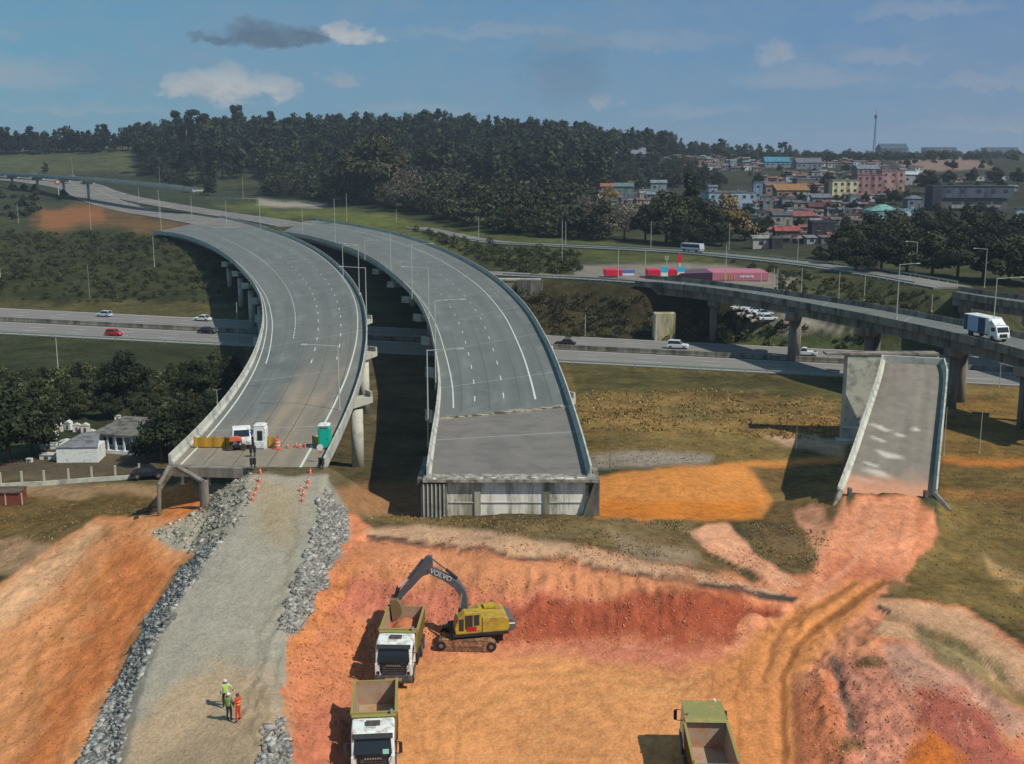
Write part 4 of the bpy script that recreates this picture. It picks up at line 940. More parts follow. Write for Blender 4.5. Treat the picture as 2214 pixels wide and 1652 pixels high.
for a, b in ((.0, .44), (.56, 1.0)):
    mb.add([P4(0, a, -.3), P4(1, a, -.3), P4(1, b, -.3), P4(0, b, -.3), P4(0, a, .04), P4(1, a, .04), P4(1, b, .04), P4(0, b, .04)], [(0, 3, 2, 1), (4, 5, 6, 7), (0, 1, 5, 4), (1, 2, 6, 5), (2, 3, 7, 6), (3, 0, 4, 7)])
tag(mb.build('highway', hwm), kind='structure')
mb = MB(); HLn = np.linalg.norm((hn[1] - hn[0])[:2])
def hstrip(f, w, t0=0, t1=1):
    e = w / 35 / 2; mb.add([P4(t0, f - e, .05), P4(t1, f - e, .05), P4(t1, f + e, .05), P4(t0, f + e, .05)], [(0, 1, 2, 3)])
for f in (.025, .415, .585, .975): hstrip(f, .22)
k = 0
while k < HLn:
    for f in (.155, .285, .715, .845): hstrip(f, .18, k / HLn, (k + 4) / HLn)
    k += 12
tag(mb.build('road_markings', M_LINE), kind='structure')
mb = MB(); mb.loft([[P4(t, .49, -.2), P4(t, .51, -.2), P4(t, .504, .8), P4(t, .496, .8)] for t in (0, 1)]); tag(mb.build('median_barrier', M_CONCD), 'low concrete barrier down the middle of the highway', 'barrier')

# guardrail: posts and beam, sits along a polyline of world points
def guardrail(P, label, step=4.0, h=.75, group=None, m=None):
    C_ = catmull(P, max(20, int(sum(np.linalg.norm(P[i + 1] - P[i]) for i in range(len(P) - 1)) / step)))
    t = empty('guardrail', tuple(C_[0]), 0, label, 'guardrail', group); b0 = C_[0]
    mb = MB()
    for i in range(len(C_) - 1):
        p, q = C_[i] - b0, C_[i + 1] - b0
        mb.add([(p[0], p[1], p[2] + h - .32), (q[0], q[1], q[2] + h - .32), (q[0], q[1], q[2] + h), (p[0], p[1], p[2] + h),
                (p[0] + .06, p[1] + .06, p[2] + h - .32), (q[0] + .06, q[1] + .06, q[2] + h - .32), (q[0] + .06, q[1] + .06, q[2] + h), (p[0] + .06, p[1] + .06, p[2] + h)],
               [(0, 1, 2, 3), (7, 6, 5, 4), (3, 2, 6, 7), (0, 4, 5, 1)])
    mb.build('rail_beam', m or M_RAIL, t)
    mb = MB()
    for p in C_: mb.box((p[0] - b0[0], p[1] - b0[1] + .12, p[2] - b0[2] + h / 2 - .1), (.12, .12, h))
    mb.build('rail_posts', m or M_RAIL, t)
    return t
def side(D_, m, i0, i1, nn=10): return [np.array(D_.at(k, ('L' if m[0] == 'L' else 'R', m[1]))) for k in np.linspace(i0, i1, nn)]
guardrail(side(RDF, ('R', -.6), 4, 155), 'pale guardrail on the near side of the descending frontage road')
guardrail(side(RDF, ('L', -.6), 60, 155), 'pale guardrail on the far side of the descending frontage road')
guardrail(side(RDS, ('R', -.5), 30, 159), 'low guardrail between the station road and the dark bank')
guardrail([onground(a, b) for a, b in ((446, 432), (520, 434), (600, 437), (690, 445))], 'pale fence-like guardrail at the foot of the wood beyond the flyover end', h=1.6)
guardrail([np.array(P4(t, -.02, .0)) for t in np.linspace(.42, .62, 8)], 'near-side highway guardrail in front of the dry grass')
# ------------------------------------------------------------------ vegetation
nrg = np.random.default_rng(7)
def leafcloud(lobes, n, size, rng, flat=.75, droop=0.0):
    """lobes: (x,y,z,r,rz). leaf clumps as small quads on and inside the lobes. Returns V, F, Col"""
    w = np.array([l[3] ** 2 for l in lobes]); pk = rng.choice(len(lobes), n, p=w / w.sum()); L = np.array(lobes)[pk]
    d = rng.normal(size=(n, 3)); d /= np.linalg.norm(d, axis=1)[:, None]
    rr = 1 - rng.random(n) ** 1.6 * .55; lump = 1 + .22 * np.sin(d[:, 0] * 7 + pk) * np.sin(d[:, 1] * 6 + 2 * pk) * np.cos(d[:, 2] * 5)
    P = L[:, :3] + d * np.stack([L[:, 3], L[:, 3], L[:, 4]], 1) * (rr * lump)[:, None]
    a = d + rng.normal(size=(n, 3)) * .55; a[:, 2] += .25; a /= np.linalg.norm(a, axis=1)[:, None]      # facing mostly outwards
    t = np.cross(a, rng.normal(size=(n, 3))); t /= np.linalg.norm(t, axis=1)[:, None]; b = np.cross(a, t)
    s = (size * rng.uniform(.55, 1.3, n))[:, None]; s2 = s * rng.uniform(.45, 1.0, n)[:, None]
    V = np.stack([P - t * s - b * s2 * .6, P + t * s * .7 - b * s2, P + t * s + b * s2 * .7, P - t * s * .6 + b * s2], 1).reshape(-1, 3)
    F = np.arange(n * 4).reshape(n, 4)
    tone = np.clip(rng.normal(.45, .25, n) + .25 * (pk % 3 - 1), 0, 1); gain = np.clip(.85 + rng.normal(0, .16, n) + .15 * ((pk * 7) % 5 - 2) / 2, .45, 1.5)
    C = np.repeat(np.stack([tone, gain, tone * 0], 1), 4, 0)
    return V, F, C
M_BARK = mat('bark', S(98, 84, 68), .95, var=.2, scale=3)
M_BARKP = mat('bark_pale', S(140, 128, 108), .95, var=.2, scale=3)
M_LF = {'dark': leafmat('leaves_dark', S(30, 38, 27), S(60, 66, 40)), 'mid': leafmat('leaves_mid', S(46, 52, 32), S(86, 88, 52)), 'olive': leafmat('leaves_olive', S(60, 62, 42), S(98, 94, 64)),
        'yellow': leafmat('leaves_yellow', S(120, 102, 62), S(168, 146, 98)), 'grey': leafmat('leaves_greyish', S(96, 86, 74), S(134, 122, 108)), 'brown': leafmat('leaves_brown', S(46, 52, 36), S(82, 82, 56)), 'bright': leafmat('leaves_bright', S(52, 78, 36), S(86, 112, 52))}
TREES = {}
def tree_meshes(kind, seed, H, Wd, leaf, nl, size):
    rng = np.random.default_rng(seed); tr = MB(); lobes = []
    if kind == 'umbrella':            # tall bare trunk, flat spreading top
        tr.tube((0, 0, -.5), (0, 0, H * .55), .035 * H * .55, .012 * H, 7); 
        for i in range(10):
            a = i * 2.4 + rng.random(); r = Wd * (.12 + .3 * rng.random()); z = H * (.68 + .27 * rng.random())
            tr.tube((0, 0, H * (.5 + .03 * i)), (r * math.cos(a), r * math.sin(a), z), .010 * H, .004 * H, 5)
            lobes.append((r * math.cos(a), r * math.sin(a), z, Wd * (.13 + .08 * rng.random()), H * .075))
        tr.tube((0, 0, H * .54), (0, 0, H * .9), .012 * H, .004 * H, 6)
    elif kind == 'column':
        tr.tube((0, 0, -.5), (0, 0, H * .9), .018 * H, .004 * H, 7)
        for i in range(9):
            z = H * (.30 + .66 * i / 8); r = Wd * .5 * (1 - .55 * (i / 8)) * rng.uniform(.5, 1); a = rng.random() * 6.3
            c = (r * .45 * math.cos(a), r * .45 * math.sin(a), z); tr.tube((0, 0, z - H * .08), c, .006 * H, .003 * H, 4); lobes.append(c + (r * .75 + .03 * H, H * .085))
    else:
        tr.tube((0, 0, -.5), (0, 0, H * .36), .032 * H, .022 * H, 7)
        nlb = 16
        for i in range(nlb):
            a = i * 2.399 + rng.random() * .6; r = Wd * .5 * math.sqrt(rng.random()) * .78; z = H * (.34 + .48 * rng.random() * (1 - (r / (Wd * .5)) ** 2 * .6)) - .10 * H * (r > Wd * .26)
            tr.tube((0, 0, H * (.26 + .01 * i)), (r * math.cos(a), r * math.sin(a), z - H * .03), .012 * H, .004 * H, 5)
            lobes.append((r * math.cos(a), r * math.sin(a), z, Wd * rng.uniform(.15, .24), H * rng.uniform(.10, .17)))
        lobes.append((0, 0, H * .84, Wd * .2, H * .13))
    V, F, C = leafcloud(lobes, nl, size, rng)
    return tr, V, F, C
def make_tree(key, name, kind, seed, H, Wd, leaf, nl, size, bark=None):
    tr, V, F, C = tree_meshes(kind, seed, H, Wd, leaf, nl, size)
    root = empty(name, (0, 0, 0)); root.location = (0, -500, 0)
    tr.build('trunk', bark or M_BARK, root, smooth=True)
    np_mesh('crown', V, F, M_LF[leaf], root, attrs={'Col': C})
    TREES[key] = [root, False]
    return root
def put_tree(key, p, label, group=None, cat='tree', s=1.0, sz=None, rz=None, name=None):
    e = TREES[key]
    o = e[0] if not e[1] else copy_tree(e[0]); e[1] = True
    o.location = (float(p[0]), float(p[1]), float(p[2])); o.scale = (s, s, sz or s); o.rotation_euler = (0, 0, random.random() * 6.28 if rz is None else rz)
    for k in ('label', 'category', 'group'):
        if k in o: del o[k]
    tag(o, label, cat, group); return o
random.seed(3)
make_tree('rd1', 'broadleaf_tree', 'round', 1, 12, 11, 'dark', 5200, .27); make_tree('rd2', 'broadleaf_tree', 'round', 2, 10, 12, 'dark', 5200, .26)
make_tree('rm1', 'broadleaf_tree', 'round', 3, 11, 10, 'mid', 5000, .26); make_tree('ro1', 'broadleaf_tree', 'round', 4, 12, 13, 'olive', 5000, .3)
make_tree('rb1', 'broadleaf_tree', 'round', 5, 12, 13, 'brown', 5200, .3); make_tree('ry1', 'broadleaf_tree', 'round', 6, 9, 10, 'yellow', 4200, .25)
make_tree('rg1', 'bare_tree', 'round', 7, 9, 12, 'grey', 2600, .18, M_BARKP); make_tree('rbr', 'broadleaf_tree', 'round', 8, 8, 9, 'bright', 4200, .25)
make_tree('um1', 'umbrella_pine', 'umbrella', 9, 24, 13, 'dark', 1700, .5); make_tree('um2', 'umbrella_pine', 'umbrella', 10, 22, 11, 'dark', 1600, .5)
make_tree('co1', 'eucalyptus_tree', 'column', 11, 24, 9, 'dark', 1900, .6); make_tree('co2', 'eucalyptus_tree', 'column', 12, 17, 9, 'mid', 1900, .5)


def topz(px, pytop, y_):                        # height that projects to pytop at forward distance y_
    t = (pytop - CY) / FPX; return CAMZ - y_ * (ST + t * CT) / (CT - t * ST)
def tree_at(key, px, pyb, pyt, label, group=None, depth=None, cat='tree', base=24., wide=1.0, name=None):
    """stand a tree where its foot is seen at pyb (or at a given depth) with its top at pyt"""
    if depth is None: p = onground(px, pyb)
    else:
        y_ = depth; x_ = (px - CX) / FPX * y_ * (CT); p = np.array([x_, y_, G(x_, y_)])
        x_ = (px - CX) / FPX * (y_ * CT + (CAMZ - p[2]) * ST); p = np.array([x_, y_, G(x_, y_)])
    H = topz(px, pyt, p[1]) - p[2]
    s = max(.25, H / base); o = put_tree(key, p, label, group, cat, s * wide, s); return o
HB = {'rd1': 12 * .97, 'rd2': 10 * .97, 'rm1': 11 * .97, 'ro1': 12 * .97, 'rb1': 11.6, 'ry1': 8.7, 'rg1': 8.7, 'rbr': 7.8, 'um1': 23.5, 'um2': 21.5, 'co1': 25, 'co2': 17.5, 'po1': 14.5}
def T(key, px, pyb, pyt, label, group=None, depth=None, wide=1.0, cat='tree'): return tree_at(key, px, pyb, pyt, label, group, depth, cat, HB[key], wide)

# skyline trees at the far left, told apart by shape and place on the ridge
T('um1', 12, 0, 276, 'umbrella-topped pine at the very left end of the ridge', depth=1085)
T('co1', 66, 0, 272, 'tall broad eucalyptus beside the leftmost umbrella pine on the ridge', depth=1085, wide=1.6)
T('co2', 40, 0, 300, 'lower eucalyptus between the leftmost pine and the tall broad one on the ridge', depth=1080, wide=1.4)
T('um2', 140, 0, 276, 'flat-topped pine standing alone above the grassy hill skyline', depth=1080)
T('um2', 225, 0, 268, 'umbrella pine rising from the wood where the grassy hill ends', depth=1060)
T('um1', 405, 0, 240, 'great spreading pine, tallest crown left of centre on the skyline', depth=1000, wide=1.15)
T('co2', 440, 0, 246, 'broad eucalyptus crown leaning against the great pine on the skyline', depth=1010, wide=1.7)
T('co1', 478, 0, 254, 'tall eucalyptus between the great spreading pine and the thin tall one', depth=1010, wide=1.7)
T('um1', 516, 0, 230, 'thin tall pine with small crown highest on the skyline', depth=1000, wide=.7)
T('co1', 588, 0, 240, 'pointed dark conifer right of the thin tall pine on the ridge', depth=1000, wide=1.2)
T('co2', 624, 0, 254, 'round-crowned eucalyptus just right of the pointed dark conifer', depth=1005, wide=1.8)
T('co1', 790, 0, 258, 'slim dark tree at the start of the middle ridge', depth=1010)
T('um1', 1690, 0, 308, 'flat-topped pine on the ridge above the town', depth=1150)
T('co2', 1560, 0, 300, 'dark bushy tree at the end of the wood above the town', depth=1150, wide=1.8)
T('co2', 100, 378, 352, 'small dark bush-shaped tree on the grassy hill beside the motorway', wide=1.6)

# far wood on the hill: reads as one mass
def forest(name, spots, label, cat, leaf, kinds, nleaf, size, group=None):
    Vs, Fs, Cs, base_i = [], [], [], 0
    protos = []
    for j, (kd, H, Wd) in enumerate(kinds):
        tr, V, F, C = tree_meshes(kd, 100 + j, H, Wd, 'x', nleaf, size)
        tv = np.array(tr.v); tf = [f for f in tr.f if len(f) == 4]; V2 = np.concatenate([V, tv]); F2 = np.concatenate([F, np.array(tf) + len(V)]); C2 = np.concatenate([C, np.tile([[.3, .8, 0]], (len(tv), 1))])
        protos.append((V2, F2, C2))
    for k, (x, y, z, sc) in enumerate(spots):
        V, F, C = protos[int(nrg.integers(len(protos)))]; a = nrg.random() * 6.28; ca, sa = math.cos(a), math.sin(a); sx = sc * nrg.uniform(.85, 1.25)
        V2 = np.stack([(V[:, 0] * ca - V[:, 1] * sa) * sx + x, (V[:, 0] * sa + V[:, 1] * ca) * sx + y, V[:, 2] * sc + z], 1)
        C2 = C.copy(); C2[:, 0] = np.clip(C2[:, 0] + nrg.normal(0, .3), 0, 1); C2[:, 1] *= nrg.uniform(.5, 1.5)
        Vs.append(V2); Fs.append(F + base_i); Cs.append(C2); base_i += len(V)
    o = np_mesh(name, np.concatenate(Vs), np.concatenate(Fs), M_LF[leaf], attrs={'Col': np.concatenate(Cs)})
    return tag(o, label, cat, group, 'stuff')
def spots_in(poly, n, s0, s1, ymin=45, ymax=1500, gap=0.0):
    P = scatter(poly, n, nrg, ymin, ymax); out = []; kept = np.zeros((0, 2))
    for p in P:
        if gap and len(kept) and (np.hypot(kept[:, 0] - p[0], kept[:, 1] - p[1]) < gap).any(): continue
        kept = np.vstack([kept, p[:2]]); out.append((p[0], p[1], p[2] - .2, nrg.uniform(s0, s1)))
    return out
BROAD = [('round', 11, 11), ('round', 9, 11), ('round', 13, 12)]; TALL = [('column', 17, 9), ('column', 15, 8), ('round', 13, 10), ('umbrella', 17, 9), ('column', 16, 9)]
forest('pine_wood', spots_in([(285, 300), (460, 296), (640, 290), (800, 286), (950, 286), (1200, 306), (1400, 328), (1470, 334), (1400, 348), (1330, 362), (1310, 395), (1290, 420), (1080, 430), (860, 392), (600, 392), (440, 386), (300, 384)], 4200, .5, 1.45, gap=5.2),
       'dark pine and eucalyptus wood covering the hill behind the motorway', 'wood', 'dark', TALL, 330, .78)
forest('ridge_trees', spots_in([(-60, 330), (290, 322), (290, 327), (-60, 338)], 260, .7, 1.3, 900, 1300, gap=4), 'row of dark trees along the crest of the grassy hill', 'wood', 'dark', TALL, 380, .65)
forest('mixed_wood', spots_in([(585, 395), (860, 392), (1080, 430), (1240, 436), (1290, 470), (1300, 525), (1200, 516), (1050, 500), (900, 462), (760, 436), (590, 425)], 1500, .5, 1.3, gap=5.0),
       'dull brown-green mixed wood sloping down to the grassy verge', 'wood', 'brown', BROAD, 460, .55)
forest('ridge_trees', spots_in([(1400, 326), (1560, 334), (1720, 338), (1720, 341), (1540, 341), (1420, 336)], 260, .35, .95, 900, 1700, gap=5), 'uneven dark trees tapering down the ridge above the upper town', 'wood', 'dark', TALL, 280, .75)
forest('town_edge_trees', spots_in([(1310, 352), (1460, 348), (1520, 372), (1560, 400), (1440, 412), (1300, 412)], 160, .4, .85, gap=5), 'dark trees mixed among the houses at the upper left edge of town', 'wood', 'dark', BROAD, 300, .6)
forest('hill_trees', spots_in([(1560, 340), (2300, 334), (2300, 344), (1900, 352), (1640, 356), (1540, 352)], 420, .5, .9, 900, 1700, gap=6), 'line of small dark trees along the horizon above the town', 'wood', 'dark', BROAD, 300, .65)
forest('hedgerow', spots_in([(340, 388), (460, 392), (470, 428), (430, 434), (400, 410), (340, 398)], 30, .5, .8, gap=5), 'dark trees at the foot of the wood near the flyover end', 'wood', 'dark', BROAD, 260, .7)
# trees in and about the town
grp = 'trees between the houses of the town'
tl = 0
for px, py, top, k in [(1490, 384, 352, 'rd1'), (1640, 400, 372, 'rd1'), (1700, 392, 370, 'rd2'), (1760, 380, 362, 'rd1'), (1790, 396, 372, 'rd2'), (1830, 374, 352, 'rd1'), (1560, 402, 378, 'rd2'), (1520, 415, 392, 'rd1'),
                       (1935, 442, 410, 'rd2'), (1905, 446, 420, 'rd1'), (2010, 420, 366, 'rd1'), (2050, 400, 368, 'rd2'), (1990, 402, 372, 'rd1'), (2100, 396, 366, 'rd1'), (2150, 396, 360, 'rd2'), (2200, 400, 362, 'rd1'),
                       (1660, 500, 465, 'rd1'), (1640, 512, 470, 'rd2'), (1700, 455, 436, 'rd2'), (1810, 458, 440, 'rd1'), (1825, 432, 415, 'rm1'), (1890, 395, 378, 'rd2'), (1960, 362, 342, 'rd1'), (2060, 368, 345, 'rd1'), (2190, 350, 332, 'rd2'), (1690, 520, 498, 'rm1')]:
    T(k, px, py, top, 'small dark tree standing between houses of the town', grp)
for i in range(90):
    px = random.uniform(1440, 2190); py = random.uniform(350, 515); h = 9 + (py - 340) * .10
    T(random.choice(['rd1', 'rd2', 'rm1', 'rd1']), px, py, py - h * random.uniform(.8, 1.4), 'small dark tree standing between houses of the town', grp)
# dense grove on the right beyond the frontage road
grp = 'grove beyond the guardrail on the right'
for px, py, top, k in [(1830, 560, 478, 'rm1'), (1880, 545, 458, 'rd2'), (1930, 540, 452, 'rb1'), (1985, 540, 448, 'rd1'), (2040, 540, 450, 'rd2'), (2095, 540, 450, 'rb1'), (2150, 545, 455, 'rd1'), (2205, 550, 462, 'rd2'), (2260, 555, 462, 'rd1'),
                       (1850, 590, 510, 'rd1'), (1905, 588, 492, 'rd2'), (1960, 590, 490, 'rd1'), (2015, 596, 496, 'rb1'), (2070, 600, 500, 'rd1'), (2125, 606, 505, 'rd2'), (2180, 612, 506, 'rb1'), (2240, 620, 512, 'rd1'), (1800, 572, 528, 'rd2'), (1770, 560, 530, 'rm1')]:
    T(k, px, py, top, 'dark leafy tree in the dense grove beyond the guardrail', grp, wide=1.15)
# trees left of the town
for px, py, top, k, lb in [(1490, 528, 372, 'co1', 'tallest green tree, rising in front of the left end of town'), (1440, 528, 410, 'rb1', 'broad brownish tree left of the tallest tree by the town'),
                           (1530, 528, 430, 'rb1', 'brownish tree right of the tallest tree by the town'), (1570, 520, 418, 'ry1', 'yellowish autumn-coloured tree in front of the blue building'),
                           (1395, 522, 440, 'rd1', 'dark tree behind the tall pole left of the town'), (1350, 518, 432, 'rg1', 'pale greyish bare-looking tree at the edge of the wood'),
                           (1255, 508, 420, 'rg1', 'pale bare-branched tree in front of the dark wood'), (1318, 440, 402, 'ry1', 'reddish-brown tree beside the leftmost houses'),
                           (1475, 535, 470, 'rd1', 'dark low tree under the tallest tree by the town'), (1515, 536, 476, 'rd2', 'dark rounded tree above the grey bus'),
                           (1560, 532, 480, 'rd1', 'dark rounded tree behind the slim post near the bus'), (1610, 520, 478, 'rd2', 'dark tree beside the white low house by the town road'),
                           (1120, 500, 440, 'rbr', 'brighter green tree low at the edge of the mixed wood'), (1080, 502, 452, 'rbr', 'green bushy tree left of the brighter green one'),
                           (1175, 512, 470, 'rd1', 'dark bushy tree at the right end of the mixed wood'), (880, 456, 362, 'rg1', 'pale-crowned tree in the middle of the mixed wood'),
                           (820, 440, 290, 'ro1', 'large brown-olive tree rising above the middle of the wood'), (760, 436, 320, 'rb1', 'brown tree left of the large brown-olive tree')]:
    T(k, px, py, top, lb)
# lower left: dark trees and scrub about the white houses
for px, py, top, k, lb in [(20, 1000, 832, 'rd1', 'big dark tree at the left edge beside the white tombs'), (70, 985, 862, 'rd2', 'dark tree just left of the white tombs'),
                           (275, 880, 758, 'rd1', 'round dark tree alone below the highway at the left'), (430, 850, 778, 'rd2', 'dark tree next to the left viaduct below the highway'),
                           (500, 820, 768, 'rd1', 'dark tree tight against the edge of the left viaduct'), (350, 1000, 880, 'rd1', 'dark tree beside the right end of the white bungalow'),
                           (395, 985, 870, 'rd2', 'dark tree between the bungalow and the left viaduct'), (310, 930, 858, 'rm1', 'leafy tree behind the white bungalow roof'),
                           (170, 905, 840, 'rm1', 'green tree behind the white tombs'), (90, 900, 815, 'rm1', 'green tree rising left behind the tombs'),
                           (235, 905, 850, 'rd2', 'low dark tree between tombs and bungalow'), (450, 900, 845, 'rd2', 'dark bush-like tree by the viaduct curve')]:
    T(k, px, py, top, lb)
# scrub and bushes that nobody could count
BUSH = [('round', 3.2, 4.0), ('round', 2.4, 3.6), ('round', 4.2, 4.4)]
forest('scrub', spots_in([(-150, 505), (290, 508), (450, 545), (530, 600), (535, 655), (-150, 648)], 900, .25, .75, gap=1.9), 'low dark scrub covering the slope above the highway at the left', 'scrub', 'mid', BUSH, 130, .27)
forest('bushes', spots_in([(-150, 815), (160, 800), (340, 805), (500, 775), (520, 850), (430, 935), (340, 985), (330, 900), (60, 900), (-150, 960)], 620, .2, .85, gap=2.0), 'dark green undergrowth below the highway around the white houses', 'undergrowth', 'mid', BUSH, 240, .25)
forest('bushes', spots_in([(1040, 608), (1180, 640), (1420, 640), (1560, 700), (1590, 738), (1200, 728), (1120, 660)], 620, .25, .8, gap=1.5), 'brown-green bushes on the bank below the station road', 'undergrowth', 'olive', BUSH, 150, .23)
forest('bushes', spots_in([(900, 500), (1050, 530), (1250, 550), (1260, 590), (1110, 596), (1000, 548)], 420, .3, .9, gap=1.9), 'bushes on the grassy verge right of the empty viaduct', 'undergrowth', 'mid', BUSH, 150, .24)
forest('bushes', spots_in([(1560, 565), (2040, 640), (2060, 690), (1700, 640), (1660, 590)], 300, .2, .6, gap=1.8), 'bushes on the strip between frontage road and overpass', 'undergrowth', 'mid', BUSH, 110, .32)
forest('bushes', spots_in([(-100, 405), (60, 408), (140, 430), (60, 470), (-100, 500)], 60, .7, 1.5, gap=4), 'dark bushes at the left edge below the motorway', 'undergrowth', 'dark', BUSH, 130, .5)
forest('bushes', spots_in([(1500, 655), (1590, 700), (1900, 735), (1900, 752), (1560, 742)], 80, .35, .9, gap=2.2), 'green bushes under the weathered overpass', 'undergrowth', 'mid', BUSH, 130, .3)
# grass and weed tufts on the near fields (uncountable)
def tufts(name, polys, n, h, col, label, ymin=60, ymax=330):
    Vs, Cs = [], []
    for poly in polys:
        P = scatter(poly, n // len(polys), nrg, ymin, ymax)
        P = P[(fbm(P[:, 0] / 3.5, P[:, 1] / 3.5, 71, 4) + nrg.normal(0, .30, len(P))) > .08]; m = len(P)
        for _ in range(3):
            a = nrg.random(m) * 6.28; hh = h * nrg.uniform(.4, 1.3, m); ww = hh * nrg.uniform(.3, .6, m)
            dxy = np.stack([np.cos(a), np.sin(a)], 1) * ww[:, None]; lean = nrg.normal(0, .35, (m, 2)) * hh[:, None]; off = nrg.normal(0, .18, (m, 2))
            b = P[:, :2] + off; z = P[:, 2] - .05
            q = np.stack([np.column_stack([b - dxy, z]), np.column_stack([b + dxy, z]), np.column_stack([b + dxy * .6 + lean, z + hh]), np.column_stack([b - dxy * .6 + lean, z + hh * .8])], 1)
            Vs.append(q.reshape(-1, 3)); t_ = nrg.random(m); g_ = nrg.uniform(.7, 1.25, m); Cs.append(np.repeat(np.stack([t_, g_, t_ * 0], 1), 4, 0))
    V = np.concatenate(Vs); o = np_mesh(name, V, np.arange(len(V)).reshape(-1, 4), col, attrs={'Col': np.concatenate(Cs)}); return tag(o, label, 'grass', None, 'stuff')
M_DRY = leafmat('dry_grass_blades', S(124, 104, 64), S(172, 142, 90), 0); M_WEED = leafmat('weed_blades', S(104, 94, 58), S(160, 138, 90), 0)
tufts('dry_grass', [[(1240, 850), (1560, 842), (1835, 870), (1835, 950), (1250, 930)]], 6500, .26, M_DRY, 'tall straw-coloured dry grass beyond the orange heap')
tufts('weeds', [[(740, 1114), (1290, 1122), (1480, 1126), (1505, 1185), (1400, 1215), (1060, 1150), (850, 1130)], [(1612, 1130), (1790, 1150), (1760, 1240), (1640, 1210)], [(2035, 1020), (2300, 1020), (2300, 1400), (2080, 1310), (1950, 1285), (2035, 1165)],
                [(0, 1090), (390, 1080), (330, 1110), (190, 1115), (0, 1240)], [(2060, 850), (2300, 850), (2300, 990), (2060, 990)], [(1250, 930), (1640, 945), (1640, 1000), (1250, 1010)]], 16000, .13, M_WEED, 'rough brown-green weeds on the unworked ground round the dig')

# ------------------------------------------------------------------ broken rock edging (uncountable)
def rocks(name, polys, n, s0, s1, label, m):
    pv = np.array([(x, y, z) for x in (-.8, .8) for y in (-.8, .8) for z in (-.8, .8)], float); pf = np.array([(0, 1, 3, 2), (4, 6, 7, 5), (0, 4, 5, 1), (2, 3, 7, 6), (0, 2, 6, 4), (1, 5, 7, 3)])
    Vs, Fs, Cs = [], [], []; b = 0
    for poly, k in polys:
        P = scatter(poly, int(n * k), nrg, 50, 130)
        for p in P:
            s = s0 + (s1 - s0) * nrg.random() ** 3.0 * (1 if nrg.random() > .04 else 1.7); j = pv * (1 + nrg.uniform(-.42, .32, (len(pv), 3))) * np.array([1, nrg.uniform(.55, 1), nrg.uniform(.4, .75)]) * s
            a = nrg.random() * 6.28; ca, sa = math.cos(a), math.sin(a); t = nrg.uniform(-.5, .5)
            j = np.stack([j[:, 0] * ca - j[:, 1] * sa, j[:, 0] * sa + j[:, 1] * ca, j[:, 2] + j[:, 0] * t], 1)
            Vs.append(j + p + np.array([0, 0, s * .18])); Fs.append(pf + b); b += len(pv); g = nrg.uniform(.6, 1.2); Cs.append(np.tile([[nrg.random(), g, 0]], (len(pv), 1)))
    o = np_mesh(name, np.concatenate(Vs), np.concatenate(Fs), m, attrs={'Col': np.concatenate(Cs)}); return tag(o, label, 'rocks', None, 'stuff')
M_ROCK = leafmat('rock_grey', S(124, 122, 118), S(178, 174, 166), 0); M_RUB = leafmat('rubble_tan', S(124, 118, 106), S(188, 182, 168), 0); M_CLOD = leafmat('soil_clods', S(176, 102, 72), S(214, 146, 112), 0)
rocks('rock_edging', [([(140, 1720), (190, 1610), (262, 1460), (322, 1336), (392, 1232), (440, 1186), (478, 1172), (400, 1285), (336, 1390), (288, 1500), (256, 1640), (245, 1720)], 1)], 8500, .04, .26, 'band of broken grey rock along the left side of the haul road', M_ROCK)
rocks('rock_edging', [([(700, 1040), (712, 1060), (742, 1105), (748, 1160), (700, 1260), (640, 1372), (600, 1360), (632, 1280), (668, 1180), (690, 1100)], 1)], 6000, .04, .24, 'broken grey rock spilling down the right side of the haul road', M_ROCK)
rocks('rock_edging', [([(556, 1640), (580, 1575), (606, 1555), (626, 1600), (628, 1740), (560, 1740)], 1)], 1500, .04, .24, 'small bank of grey rock at the bottom edge beside the haul road', M_ROCK)
rocks('rubble', [([(440, 1100), (455, 1050), (540, 1026), (560, 1050), (520, 1130), (470, 1185), (400, 1185), (335, 1160), (345, 1135)], 1)], 2600, .04, .24, 'pale rubble heaped under the end of the left viaduct', M_RUB)
rocks('soil_clods', [([(620, 1372), (760, 1220), (1000, 1240), (1300, 1280), (1640, 1300), (1600, 1395), (1100, 1398), (830, 1400), (780, 1560), (620, 1600)], 5), ([(1750, 1440), (1900, 1400), (2214, 1560), (2214, 1652), (1730, 1652)], 1.6), ([(60, 1240), (330, 1120), (260, 1450), (100, 1652), (0, 1652)], .8),
                     ([(800, 1150), (1500, 1215), (1700, 1290), (1600, 1275), (1000, 1184)], .8), ([(1500, 1180), (1620, 1190), (1720, 1262), (1700, 1280), (1600, 1240)], .3)], 1500, .015, .085, 'crumbled orange and pink clods on the cut slopes of the dig', M_CLOD)
# ------------------------------------------------------------------ small materials
M_WHITE = mat('white_paint', S(226, 228, 226), .45, var=.05, scale=3, dirt=(S(176, 160, 138), .25, 2)); M_CABW = mat('cab_white', S(228, 230, 226), .5, var=.06, scale=2, dirt=(S(168, 146, 122), .35, 1.6))
M_BLACK = mat('black_plastic', (.025, .026, .028), .6, var=.1); M_GREYP = mat('grey_plastic', S(70, 72, 74), .6, dirt=(S(130, 104, 82), .35, 3)); M_TYRE = mat('tyre_rubber', (.03, .028, .026), .9, dirt=(S(120, 84, 60), .4, 4))
M_RIM = mat('wheel_rim', S(120, 112, 104), .6, var=.1); M_GLASS = glass(); M_OLIVE = mat('olive_paint', S(150, 142, 78), .6, var=.1, scale=2, dirt=(S(168, 136, 92), .35, 1.4)); M_OLIVED = mat('olive_frame', S(118, 108, 50), .65, var=.12, dirt=(S(130, 96, 60), .4, 2))
